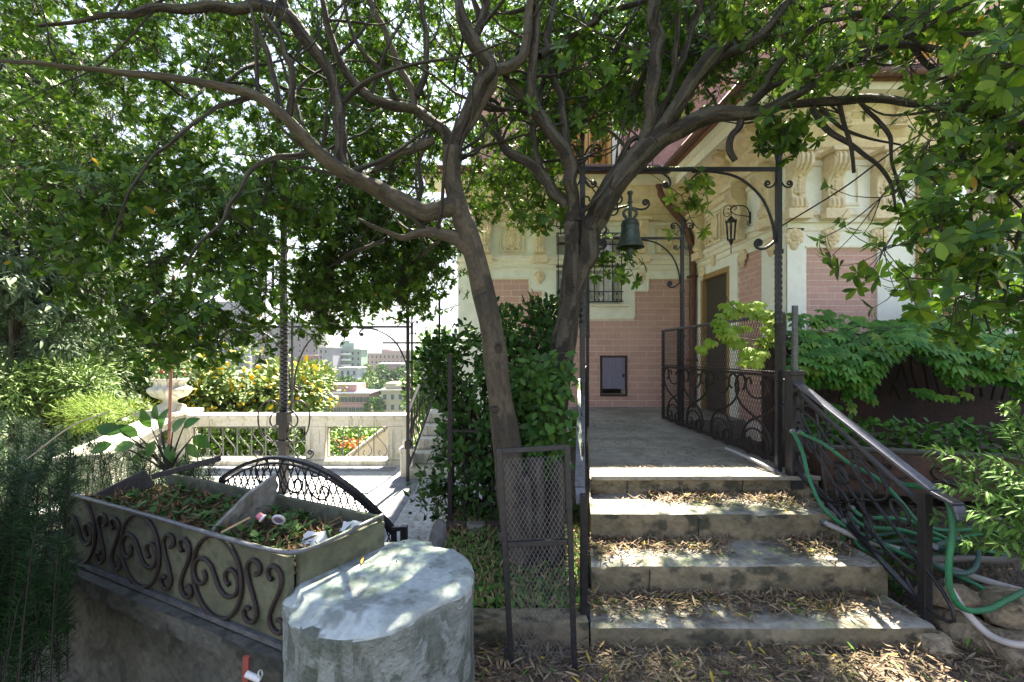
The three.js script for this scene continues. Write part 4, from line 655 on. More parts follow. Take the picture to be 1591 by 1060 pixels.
  const cup = thing('round_lid', 'round white plastic lid lying among dead leaves in the planter', 'lid', P(433, 808, 2.22)); mesh('rim', new THREE.TorusGeometry(0.026, 0.007, 8, 24).rotateX(0.5), plain(0.5, 0.45, 0.5, 0.4), cup); mesh('disc', new THREE.CylinderGeometry(0.02, 0.02, 0.006, 20).rotateX(0.5 + Math.PI / 2), plain(0.2, 0.16, 0.2, 0.5), cup);
  const ball = thing('bottle_cap', 'small pink and white plastic cap in the planter, left of the lid', 'cap', P(404, 803, 2.24)); mesh('cap', [new THREE.CylinderGeometry(0.016, 0.018, 0.03, 16).rotateZ(0.9)], plain(0.5, 0.16, 0.2, 0.4), ball); mesh('cap_ring', [new THREE.TorusGeometry(0.018, 0.004, 6, 16).rotateX(Math.PI / 2).rotateZ(0.9).translate(0.012, -0.009, 0)], plain(0.7, 0.7, 0.7, 0.4), ball);
  for (const [u, v, d, s, lab] of [[490, 838, 2.13, 0.06, 'crumpled white paper scrap at the near end of the planter'], [545, 818, 2.24, 0.045, 'torn white scrap by the planter rim next to the pier']]) { const q = thing('paper_scrap', lab, 'paper', P(u, v, d)); const g = new THREE.PlaneGeometry(s * 2, s * 1.4, 10, 8).rotateX(-1.1), p = g.attributes.position; for (let i = 0; i < p.count; i++) p.setXYZ(i, p.getX(i) + n3(p.getX(i) * 40, 1, p.getZ(i) * 40) * 0.03, p.getY(i) + n3(p.getX(i) * 60, 2, p.getZ(i) * 60) * 0.04, p.getZ(i)); g.computeVertexNormals(); mesh('sheet', g, plain(0.55, 0.55, 0.52), q); }
  const st = thing('wood_splinter', 'pale broken stick lying across the planter litter', 'stick', P(350, 828, 2.12)); mesh('stick', [beam(V(-0.02, 0, 0), V(0.06, 0.035, -0.1), 0.01, 0.006)], plain(0.4, 0.28, 0.15), st);
  const bd = thing('dark_board', 'dark weathered board lying tilted behind the planter', 'board', P(240, 745, 2.9)); mesh('plank', [beam(P(132, 792, 2.78).sub(bd.position), P(232, 742, 2.95).sub(bd.position), 0.03, 0.12, UPV, 0.006), beam(P(236, 741, 2.95).sub(bd.position), P(343, 712, 3.05).sub(bd.position), 0.03, 0.035, UPV, 0.006)], M.darkwood, bd);
  const dl = thing('yellow_leaf', 'single yellow leaf lying on top of the round pier', 'leaf', P(561, 880, 2.06).setY(0.567)); mesh('blade', prep(LEAF.dry.clone()).clone().scale(0.06, 0.06, 0.06).rotateX(-Math.PI / 2).rotateY(0.1), plain(0.62, 0.38, 0.03), dl);
  const gl = thing('green_leaf', 'dark green leaf lying at the back edge of the round pier', 'leaf', P(565, 846, 2.28).setY(0.572)); mesh('blade', prep(LEAF.oval.clone()).clone().scale(0.08, 0.08, 0.08).rotateX(-Math.PI / 2).rotateY(1.3), plain(0.03, 0.08, 0.03, 0.4), gl);
}
{ const s = thing('red_stick', 'short red stake in front of the wall at the bottom edge', 'stake', P(380, 1060, 1.78)); mesh('stake', [beam(V(0, -0.15, 0), V(0.012, 0.1, 0.01), 0.022, 0.012), beam(V(0.0122, 0.1, 0.01), V(0.0125, 0.105, 0.01), 0.023, 0.013)], plain(0.26, 0.06, 0.04), s);
  const p = thing('white_pipe', 'short white plastic pipe end beside the red stake', 'pipe', P(393, 1052, 1.76)); mesh('pipe', [new THREE.CylinderGeometry(0.012, 0.012, 0.06, 16, 1, true).rotateZ(1.15)], plain(0.6, 0.6, 0.58, 0.4), p); mesh('pipe_rim', [new THREE.TorusGeometry(0.012, 0.003, 6, 16).rotateY(Math.PI / 2).rotateZ(0.4).translate(0.028, 0.012, 0)], plain(0.5, 0.5, 0.48, 0.4), p); }
// curved gate of diamond lattice
{
  const A = P(345, 745, 3.05), B = P(612, 812, 2.75), t = thing('arched_gate', 'low iron gate with a curved top and diamond lattice behind the planter', 'gate', V((A.x + B.x) / 2, -0.05, (A.z + B.z) / 2)), T = t.position, W = Math.hypot(B.x - A.x, B.z - A.z), ux = V(B.x - A.x, 0, B.z - A.z).normalize(), y0 = 0.02;
  const pl = new Plane(V(A.x, y0, A.z).sub(T), ux, UPV), top = x => { const q = x / W; return 0.84 - y0 - (q < 0.36 ? Math.pow((0.36 - q) / 0.36, 2) * 0.16 : Math.pow((q - 0.36) / 0.64, 2) * 0.39); };
  const pts = []; for (let i = 0; i <= 30; i++) pts.push([W * i / 30, top(W * i / 30)]);
  const band = (dy, w, h) => pts.slice(1).map((p, i) => pl.bar([pts[i][0], pts[i][1] + dy], [p[0] + 0.004, p[1] + dy], w, h));
  mesh('curved_rail', [band(0, 0.045, 0.02), band(-0.035, 0.014, 0.012)], M.iron, t);
  mesh('stile', [pl.bar([0, 0], [0, top(0)], 0.03)], M.iron, t); mesh('stile', [pl.bar([W, 0], [W, top(W)], 0.03)], M.iron, t); mesh('bottom_rail', [pl.bar([0, 0], [W, 0], 0.03, 0.02)], M.iron, t);
  mesh('lattice', pl.lattice(W, 0.9, 0.05, 0.13, 0.003, (x, y) => y < top(x) - 0.03), M.iron, t);
  for (const a of [0.25, 0.4, 0.55]) mesh('scroll', [pl.scroll('C', [W * a, top(W * a) - 0.06], [W * a + 0.06, top(W * a) - 0.17], 0.006, 9)], M.iron, t);
  const q = thing('gate_post', 'short square iron post holding the curved gate behind the pier', 'post', V(B.x + 0.06, -0.15, B.z)); mesh('post', [bx(-0.02, 0.02, 0, 0.63, -0.02, 0.02, 0.003)], M.iron, q); mesh('arm', [bx(-0.09, -0.021, 0.6, 0.625, -0.012, 0.012, 0.003), bx(-0.09, -0.021, 0.5, 0.51, -0.01, 0.01)], M.iron, q);
}
// planting bed, kerb, brick edging, bars of the hedge enclosure
struct('planting_bed', (() => { const g = new THREE.PlaneGeometry(1, 1.6, 30, 40).rotateX(-Math.PI / 2).translate(0.5, 0, -3.2), p = g.attributes.position; for (let i = 0; i < p.count; i++) p.setX(i, lerp(-0.34, 0.48 + (-p.getZ(i) - 2.328) * 0.2, p.getX(i))).setY(i, 0.12 + n3(p.getX(i) * 4, 0, p.getZ(i) * 4) * 0.05 + smooth(2.6, 3.4, -p.getZ(i)) * 0.06); g.computeVertexNormals(); return g; })(), M.soil, 'planted bed beside the steps at the foot of the trees');
struct('bed_kerb', slab(-0.27, -0.27, 0.475, -0.1, 0.15, 2.33, 2.46, 41), M.stepside, 'mossy concrete kerb in front of the planted bed');
{ const t = thing('brick_edging', 'row of terracotta bricks edging the hedge behind the pier', 'edging', V(-0.15, 0.13, -3.45)), R = rng(9); for (let k = 0; k < 4; k++) mesh('brick', bx(-0.2 + k * 0.145, -0.06 + k * 0.145, 0, 0.115 + R() * 0.012, -0.05 + R() * 0.02, 0.06, 0.008), k === 1 ? M.concrete : M.terracotta, t); 
  const s = thing('edging_stone', 'upright rough grey stone at the left end of the brick edging', 'stone', V(-0.40, -0.05, -3.42)); const g = new THREE.IcosahedronGeometry(0.11, 3).scale(0.8, 1.7, 0.7), p = g.attributes.position; for (let i = 0; i < p.count; i++) { const q = V().fromBufferAttribute(p, i), e = 1 + n3(q.x * 9, q.y * 9, q.z * 9) * 0.5; p.setXYZ(i, q.x * e, q.y * e + 0.14, q.z * e); } g.computeVertexNormals(); mesh('stone', g, M.concrete, s); }
{ const t = thing('bar_railing', 'rusty upright iron bars fencing in the hedge beside the left tree', 'railing', V(-0.2, 0.15, -3.5)); for (let k = 0; k < 9; k++) { const u = 700 + k * 21.5; mesh('bar', k ? tube([V(X(u, 3.5) + 0.2, 0, 0), V(X(u, 3.5) + 0.2, 0.78, 0)], 0.007) : bx(X(700, 3.5) + 0.18, X(700, 3.5) + 0.212, -0.1, 1.35, -0.016, 0.016, 0.002), M.rusty, t); } mesh('rail', [bx(X(700, 3.5) + 0.2, X(880, 3.5) + 0.2, 0.76, 0.775, -0.012, 0.012), bx(X(700, 3.5) + 0.2, X(880, 3.5) + 0.2, 0.06, 0.072, -0.012, 0.012)], M.rusty, t); }

// ================================================================ TERRACE: BALUSTRADE, URN, TRELLIS, LAMP, STAIR
{
  const t = thing('balustrade', 'pale weathered stone balustrade with iron scroll panels along the terrace edge', 'balustrade', V(-3.4, -0.4, -8)), T = t.position, o = g => [g].flat(3).map(q => q.translate(-T.x, -T.y, -T.z));
  const d = 8, x0 = X(262, d), x1 = X(637, d), yt = Y(643, d), yb = -0.4;
  const K = V(x0 - 0.05, 0, -d), E = V(X(120, 4.7), 0, -4.7), e = E.clone().sub(K), L2 = e.length(); e.normalize();
  mesh('coping', o([bx(x0 - 0.28, x1 + 0.02, yt - 0.065, yt, -d - 0.2, -d + 0.2, 0.012), beam(K.clone().addScaledVector(e, 0.26).setY(yt - 0.034), E.clone().setY(yt - 0.034), 0.4, 0.064, UPV, 0.012)]), M.stone, t);
  mesh('entablature', o([bx(x0 - 0.2, x1 - 0.02, yt - 0.2, yt - 0.067, -d - 0.13, -d + 0.13, 0.01), beam(K.clone().addScaledVector(e, 0.2).setY(yt - 0.134), E.clone().setY(yt - 0.134), 0.26, 0.13, UPV, 0.01)]), M.stone, t);
  mesh('plinth', o([bx(x0 - 0.2, x1 + 0.02, yb, yb + 0.09, -d - 0.16, -d + 0.16, 0.01), beam(K.clone().addScaledVector(e, 0.2).setY(yb + 0.045), E.clone().setY(yb + 0.045), 0.3, 0.088, UPV, 0.01)]), M.stone, t);
  const pier = (u, w) => bx(X(u, d) - w / 2, X(u, d) + w / 2, yb + 0.092, yt - 0.202, -d - 0.12, -d + 0.12, 0.012);
  for (const [u, w] of [[285, 0.34], [494, 0.34], [620, 0.34]]) mesh('pier', o([pier(u, w)]), M.stone, t);
  for (const s of [1.4, 2.8]) mesh('pier', o([beam(K.clone().addScaledVector(e, s).setY(yb + 0.092), K.clone().addScaledVector(e, s).setY(yt - 0.202), 0.3, 0.24, V(0, 0, 1))]), M.stone, t);
  const panel = (pl, w, n) => {
    const y0 = yb + 0.13, y1 = yt - 0.24, h = y1 - y0, g = [pl.bar([0, y0], [w, y0], 0.012, 0.016), pl.bar([0, y1], [w, y1], 0.012, 0.016)]; 
    mesh('panel_frame', o(g), M.galv, t);
    for (let k = 0; k <= n; k++) { const a = w * k / n; mesh('baluster', o([pl.bar([a, y0], [a, y1], 0.016)]), M.galv, t); if (k < n) { const p = w / n; mesh('scroll', o([pl.scroll('R', [a + p * 0.62, y1 - h * 0.16], [a + p * 0.42, y0 + h * 0.2], 0.009, 7, 0.3, 1)]), M.galv, t); } }
  };
  const pz = new Plane(V(0, 0, -d), INX, UPV);
  const sub = x => ({ at: p => pz.at([p[0] + x, p[1]]), bar: (A, B, w, h) => pz.bar([A[0] + x, A[1]], [B[0] + x, B[1]], w, h), scroll: (k, A, B, r, K, p, f) => pz.scroll(k, [A[0] + x, A[1]], [B[0] + x, B[1]], r, K, p, f) });
  panel(sub(X(302, d)), X(479, d) - X(302, d), 8); panel(sub(X(509, d)), X(605, d) - X(509, d), 4);
  panel(new Plane(K.clone().addScaledVector(e, 0.35), e, UPV), 0.85, 4); panel(new Plane(K.clone().addScaledVector(e, 1.6), e, UPV), 1.0, 5);
}
{
  const c = P(264, 643, 7.9), t = thing('stone_urn', 'fluted pale stone urn on the corner of the balustrade', 'urn', c);
  const prof = [[0, 0], [0.3, 0], [0.3, 0.05], [0.25, 0.07], [0.22, 0.14], [0.12, 0.18], [0.1, 0.22], [0.13, 0.25], [0.24, 0.3], [0.31, 0.37], [0.33, 0.42], [0.3, 0.45], [0.24, 0.47], [0.23, 0.53], [0.27, 0.57], [0.27, 0.6], [0.22, 0.6], [0.2, 0.52], [0, 0.5]].map(p => new THREE.Vector2(...p));
  const g = new THREE.LatheGeometry(prof, 64), p = g.attributes.position; for (let i = 0; i < p.count; i++) { const y = p.getY(i), f = 1 + 0.035 * smooth(0.24, 0.3, y) * (1 - smooth(0.4, 0.44, y)) * Math.cos(Math.atan2(p.getZ(i), p.getX(i)) * 16); p.setX(i, p.getX(i) * f); p.setZ(i, p.getZ(i) * f); } g.computeVertexNormals();
  mesh('bowl', g, M.stone, t); mesh('plinth', bx(-0.36, 0.36, -0.005, 0.06, -0.36, 0.36, 0.01), M.stone, t);
  const f = thing('urn_flowers', 'small red and green flowers growing in the stone urn', 'flowers', c.clone().add(V(0, 0.56, 0))), R = rng(12), a = [], b = [];
  for (let i = 0; i < 260; i++) { const q = V(R() - 0.5, R() * 0.7, R() - 0.5).multiplyScalar(0.55), red = R() < 0.2; (red ? b : a).push({ m: frame(V(R() - 0.5, R(), R() - 0.5), V(R() - 0.5, 1, R()), red ? 0.05 : 0.08, q), c: red ? [0.5, 0.1, 0.05] : mixc([0.05, 0.12, 0.03], [0.12, 0.22, 0.05], R()) }); }
  bunch('foliage', LEAF.oval, leafMat(1, 1, 1, 0.35), a, f); bunch('blossom', LEAF.small, leafMat(1, 1, 1, 0.3), b, f);
  mesh('stem', [0, 1, 2, 3].map(k => tube([V(0, -0.05, 0), V(Math.cos(k * 1.6) * 0.08, 0.15, Math.sin(k * 1.6) * 0.08), V(Math.cos(k * 1.6) * 0.16, 0.3, Math.sin(k * 1.6) * 0.16)], 0.006)), M.twig, f);
}
{ // thin iron pergola over the balustrade
  const d = 8.05, t = thing('pergola_frame', 'slender iron pergola frame with scrolled braces over the balustrade', 'pergola', V(X(453, d), 0.45, -d)), T = t.position, o = g => [g].flat(3).map(q => q.translate(-T.x, -T.y, -T.z)), pl = new Plane(V(0, 0, -d), INX, UPV);
  const xs = [X(270, d), X(454, d), X(640, d)], yt = Y(508, d), yb = Y(655, d);
  for (const x of xs) { mesh('post', o([pl.bar([x, x === xs[2] ? -0.4 : yb], [x, yt], 0.032), ]), M.iron, t); mesh('finial', o(finial(pl, x, yt, 0.85)), M.iron, t); }
  mesh('crossbar', o([pl.bar([xs[0], yt], [xs[2], yt], 0.034)]), M.iron, t);
  for (const [x, q] of [[xs[0], 1], [xs[1], 1], [xs[1], -1], [xs[2], -1]]) mesh('brace', o([pl.line([[x + q * 0.95, yt - 0.02], [x + q * 0.62, yt - 0.05], [x + q * 0.3, yt - 0.25], [x + q * 0.08, yt - 0.7], [x + q * 0.03, yt - 1.1]], 0.016, 40), pl.scroll('J', [x + q * 0.8, yt - 0.02], [x + q * 0.86, yt - 0.13], 0.013, 10, 1.6, -q), pl.scroll('J', [x + q * 0.03, yt - 1.05], [x + q * 0.14, yt - 1.05], 0.013, 10, 1.6, q)]), M.iron, t);
  const r = thing('rusty_pole', 'thin rust-brown pole standing in front of the urn', 'pole', P(262, 715, 6.9)); mesh('pole', [tube([V(0, 0, 0), V(0.02, 0.9, 0), V(0.06, 1.9, 0), V(0.07, 2.75, 0)], 0.022, 20, 8)], plain(0.16, 0.075, 0.055, 0.8), r);
  mesh('tie', [new THREE.TorusGeometry(0.026, 0.006, 6, 16).rotateX(Math.PI / 2).translate(0.01, 0.45, 0)], M.twig, r);
}
{ // dark lamp post with hanging lantern
  const d = 6.3, p = P(441, 767, d), t = thing('lamp_post', 'dark twisted iron post with a lantern arm behind the curved gate', 'lamp post', p), pl = new Plane(V(0, 0, 0), INX, UPV), y = v => Y(v, d) - p.y, w = 0.085;
  mesh('shaft', [pl.bar([0, 0], [0, y(650)], 0.1), twisted(V(0, y(650), 0), V(0, y(470), 0), w, 7), pl.bar([0, y(470)], [0, y(345)], 0.065)], M.iron, t);
  mesh('collar', pl.bar([0, y(660)], [0, y(640)], 0.15), M.iron, t); mesh('collar', pl.bar([0, y(690)], [0, y(684)], 0.15), M.iron, t);
  for (const q of [1, -1]) { mesh('stay', [pl.line([[q * 0.04, y(688)], [q * 0.2, y(712)], [q * 0.28, y(730)], [q * 0.3, y(765)]], 0.012), pl.scroll('J', [q * 0.2, y(712)], [q * 0.36, y(705)], 0.01, 8, 1.6, q)], M.iron, t); mesh('scroll', [pl.scroll('C', [q * 0.09, y(668)], [q * 0.14, y(640)], 0.011, 7, 1.6, q > 0 ? 1 : -1), pl.line([[q * 0.05, y(655)], [q * 0.15, y(663)], [q * 0.19, y(652)], [q * 0.13, y(641)], [q * 0.05, y(645)]], 0.011)], M.iron, t); }
  mesh('finial', [sphere(0.055, 0.09, 0.055, 0, y(336), 0, 12), tube([V(0, y(345), 0), V(0, y(312), 0)], 0.012), sphere(0.03, 0.03, 0.03, 0, y(318), 0, 10)], M.iron, t);
  mesh('arm', [pl.line([[0, y(378)], [-0.12, y(370)], [-0.25, y(374)], [-0.33, y(384)]], 0.018), pl.scroll('S', [-0.04, y(385)], [-0.36, y(360)], 0.012, 9), pl.line([[0, y(415)], [-0.1, y(404)], [-0.2, y(388)]], 0.012)], M.iron, t);
  const l = thing('hanging_lantern', 'old glass lantern with a dark cap hanging from the lamp post arm', 'lantern', p.clone().add(V(-0.15, y(395), 0.0)));
  const cone = new THREE.CylinderGeometry(0.1, 0.15, 0.52, 6, 1, true);
  mesh('cap', [new THREE.ConeGeometry(0.14, 0.12, 6).translate(0, 0.03, 0), tube([V(0, 0.08, 0), V(0, 0.17, 0)], 0.008)], M.iron, l); mesh('frame', [...Array(6)].flatMap((_, k) => { const a = k / 6 * 6.283, f = (r, yy) => V(Math.cos(a) * r, yy, Math.sin(a) * r), a2 = (k + 1) / 6 * 6.283, f2 = (r, yy) => V(Math.cos(a2) * r, yy, Math.sin(a2) * r); return [beam(f(0.13, -0.03), f(0.085, -0.52), 0.012), beam(f(0.085, -0.52), f2(0.085, -0.52), 0.012), beam(f(0.13, -0.03), f2(0.13, -0.03), 0.012)]; }), M.iron, l);
  for (let k = 0; k < 6; k++) { const a = k / 6 * 6.283, a2 = (k + 1) / 6 * 6.283, g = new THREE.BufferGeometry(), q = [[0.126, -0.035, a], [0.126, -0.035, a2], [0.082, -0.515, a2], [0.082, -0.515, a]].map(([r, yy, w]) => [Math.cos(w) * r, yy, Math.sin(w) * r]); g.setAttribute('position', new THREE.Float32BufferAttribute([q[0], q[2], q[1], q[0], q[3], q[2]].flat(), 3)); mesh('pane', g, M.glass, l); }
}
{ // stone stair with iron rail going up to the right, beyond the hedge
  const t = thing('stone_stair', 'short flight of stone stairs at the right end of the balustrade', 'stairs', V(-1.1, -0.4, -7.6));
  for (let k = 0; k < 5; k++) mesh('stair_tread', bx(-0.2 + k * 0.02, 0.6, k * 0.17, k * 0.17 + 0.165, -0.9 - k * 0.1, 0.62 - k * 0.3, 0.012), M.stone, t);
  mesh('pedestal', [bx(-0.34, -0.14, 0, 0.4, 0.32, 0.52, 0.012), bx(-0.36, -0.12, 0.4, 0.45, 0.3, 0.54, 0.01), sphere(0.085, 0.085, 0.085, -0.24, 0.53, 0.42, 14)], M.stone, t);
  const r = thing('stair_railing', 'dark iron stair railing rising to the right beside the hedge', 'railing', V(-1.3, -0.4, -7.2));
  const A = V(0.02, 0.55, 0.35), B = V(0.3, 2.2, -1.1), n = 12;
  mesh('rail', [beam(A.clone().setY(1.0), B, 0.04, 0.03), beam(A.clone().setY(0.2), B.clone().setY(1.35), 0.03, 0.02)], M.iron, r);
  mesh('post', [bx(0.0, 0.045, 0, 2.6, 0.33, 0.375, 0.004), bx(-0.02, 0.065, 0.5, 0.62, 0.31, 0.395, 0.004)], M.iron, r); mesh('post', [bx(0.3, 0.335, 0.6, 2.9, -1.12, -1.085, 0.004)], M.iron, r);
  for (let k = 1; k < n; k++) { const s = k / n, x = lerp(0.02, 0.3, s), z = lerp(0.35, -1.1, s), y0 = lerp(0.2, 1.35, s), y1 = lerp(1.0, 2.2, s); mesh('baluster', tube([V(x, y0, z), V(x - 0.05, lerp(y0, y1, 0.3), z), V(x + 0.01, lerp(y0, y1, 0.7), z), V(x, y1, z)], 0.01, 12, 5), M.iron, r); }
  mesh('top_bar', [bx(-0.35, 0.6, 2.05, 2.075, 0.34, 0.365)], M.iron, r);
}
// wall lantern on the villa's side wall
{
  const at = P(1136, 348, 6.2), t = thing('wall_lantern', 'small black wrought-iron lantern on a scroll bracket beside the side door', 'lantern', at);
  t.scale.setScalar(0.72); const pl = new Plane(V(0, 0, 0), INX, UPV), wx = (XS - 0.014 - at.x) / 0.72;
  mesh('bracket', [pl.line([[wx, 0.12], [wx - 0.06, 0.3], [0.12, 0.34], [0, 0.28], [0, 0.16]], 0.011), pl.scroll('S', [wx - 0.03, 0.05], [0.06, 0.26], 0.009, 9), pl.scroll('C', [-0.06, 0.3], [-0.09, 0.18], 0.008, 9), bx(wx - 0.012, wx, 0.0, 0.22, -0.03, 0.03)], M.iron, t);
  mesh('cage', [new THREE.ConeGeometry(0.1, 0.12, 6).translate(0, 0.1, 0), new THREE.CylinderGeometry(0.07, 0.05, 0.02, 6).translate(0, -0.3, 0), new THREE.ConeGeometry(0.045, 0.12, 6).rotateX(Math.PI).translate(0, -0.37, 0), ...[...Array(6)].map((_, k) => { const a = k / 6 * 6.283; return beam(V(Math.cos(a) * 0.088, 0.05, Math.sin(a) * 0.088), V(Math.cos(a) * 0.062, -0.3, Math.sin(a) * 0.062), 0.022); }), ...[...Array(6)].map((_, k) => { const a = k / 6 * 6.283; return new THREE.ConeGeometry(0.012, 0.07, 5).rotateX(Math.PI).translate(Math.cos(a) * 0.1, 0.03, Math.sin(a) * 0.1); }), tube([V(0, -0.42, 0), V(0, -0.56, 0)], 0.008), sphere(0.012, 0.03, 0.012, 0, -0.5, 0)], M.iron, t);
  mesh('glass', [new THREE.CylinderGeometry(0.075, 0.052, 0.32, 6, 1, true).translate(0, -0.12, 0)], M.glass, t);
}
{ const t = thing('overhead_cable', 'thin black cable running up to the right in front of the corbels', 'cable', P(1213, 352, 5.0)); const b = P(1420, 215, 4.2).sub(t.position), g = [V(0, 0, 0), b.clone().multiplyScalar(0.5).add(V(0, -0.03, 0)), b, b.clone().add(V(2.0, 0.9, 0.6))]; mesh('cable', tube(g, 0.008, 40, 6), M.iron, t); mesh('cable_clip', sphere(0.02, 0.02, 0.02, 0, 0, 0), M.galv, t); }
// ================================================================ RIGHT: WALL, PLANTER, STONES, HOSES
{
  const t = thing('brown_wall', 'dark red-brown garden wall in the shade under the creeper', 'wall', V(4.6, 0.2, -4.75));
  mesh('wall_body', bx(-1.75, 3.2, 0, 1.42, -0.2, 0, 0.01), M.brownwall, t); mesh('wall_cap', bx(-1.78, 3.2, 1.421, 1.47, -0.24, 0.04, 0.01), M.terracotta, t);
  const R = rng(15); for (let k = 0; k < 4; k++) { const b = thing('kerb_block', `rough grey block under the brown wall, ${['leftmost', 'second from left', 'third from left', 'rightmost'][k]} of its row`, 'block', P(1362 + k * 52, 690 + k * 5, 4.35 - k * 0.1), R() * 0.1, 'blocks at the foot of the brown wall'); mesh('block', bx(-0.16, 0.14, -0.12, 0.08 + R() * 0.04, -0.09, 0.09, 0.015), M.stepside, b); }
}
{
  const A = V(2.42, 0.5, -3.42), B = V(4.4, 0.5, -2.78), t = thing('planter', 'low terracotta planter with iron scrolls behind the right handrail', 'planter', A.clone().lerp(B, 0.5)), T = t.position, ux = B.clone().sub(A).normalize(), L = A.distanceTo(B), n = V(-ux.z, 0, ux.x).negate(), pl = new Plane(A.clone().sub(T), ux, UPV), H = 0.3;
  if (n.z < 0) n.negate();
  const at = (a, y, s) => pl.at([a, y]).addScaledVector(n, s);
  mesh('front_panel', beam(at(0, H / 2, 0), at(L, H / 2, 0), 0.05, H, UPV, 0.006), M.terracotta, t); mesh('back_panel', beam(at(0, H / 2, -0.4), at(L, H / 2, -0.4), 0.05, H, UPV, 0.006), M.terracotta, t);
  mesh('end_panel', beam(at(0.025, H / 2, -0.03), at(0.025, H / 2, -0.37), 0.05, H * 0.99, UPV), M.terracotta, t); mesh('soil', beam(at(0.05, H * 0.75, -0.2), at(L, H * 0.75, -0.2), 0.34, 0.04), M.soil, t);
  mesh('rim', beam(at(0, H + 0.014, 0), at(L, H + 0.014, 0), 0.08, 0.026, UPV, 0.006), M.oldwall, t);
  const ip = new Plane(at(0, 0, 0.034), ux, UPV); for (let k = 0; k < 7; k++) { const a = 0.06 + k * 0.28; mesh('scroll', [ip.scroll('C', [a + 0.06, H * 0.62], [a + 0.16, H * 0.62], 0.008, 10, 1.8, 1), ip.scroll('S', [a + 0.05, H * 0.3], [a + 0.22, H * 0.4], 0.008, 10, 1.8, -1)], M.rusty, t); }
}
{
  const R = rng(22), mk = (r, s) => { const g = mergeVertices(new THREE.IcosahedronGeometry(1, 4).deleteAttribute('normal').deleteAttribute('uv')), p = g.attributes.position; for (let i = 0; i < p.count; i++) { const q = V().fromBufferAttribute(p, i), e = 1 + n3(q.x * 1.3 + s, q.y * 1.3, q.z * 1.3) * 1.3 + n3(q.x * 3.3 + s, q.y * 3.3, q.z * 3.3) * 0.7 + n3(q.x * 9 + s, q.y * 9, q.z * 9) * 0.25; p.setXYZ(i, q.x * e * r[0], q.y * e * r[1], q.z * e * r[2]); } g.computeVertexNormals(); return g; };
  const spots = [[1510, 985, 2.42, [0.26, 0.09, 0.15], 'broad flat ochre rock right of the lowest step'], [1600, 1030, 2.24, [0.24, 0.1, 0.18], 'pale rock at the bottom right corner'], [1580, 945, 2.5, [0.26, 0.09, 0.16], 'brown rock under the grey hose on the right'], [1452, 1000, 2.32, [0.09, 0.05, 0.08], 'small rock at the right end of the lowest step'], [1515, 1050, 2.2, [0.14, 0.06, 0.1], 'low rock among dead leaves at the bottom right'], [1480, 930, 2.55, [0.13, 0.06, 0.1], 'dark small rock beside the foot of the handrail']];
  spots.forEach(([u, v, d, r, lab], k) => { const s = thing('rock', lab, 'rock', P(u, v, d), R() * 3, 'rocks on the right bank'); mesh('rock', mk(r, k * 5), M.rock, s); });
}
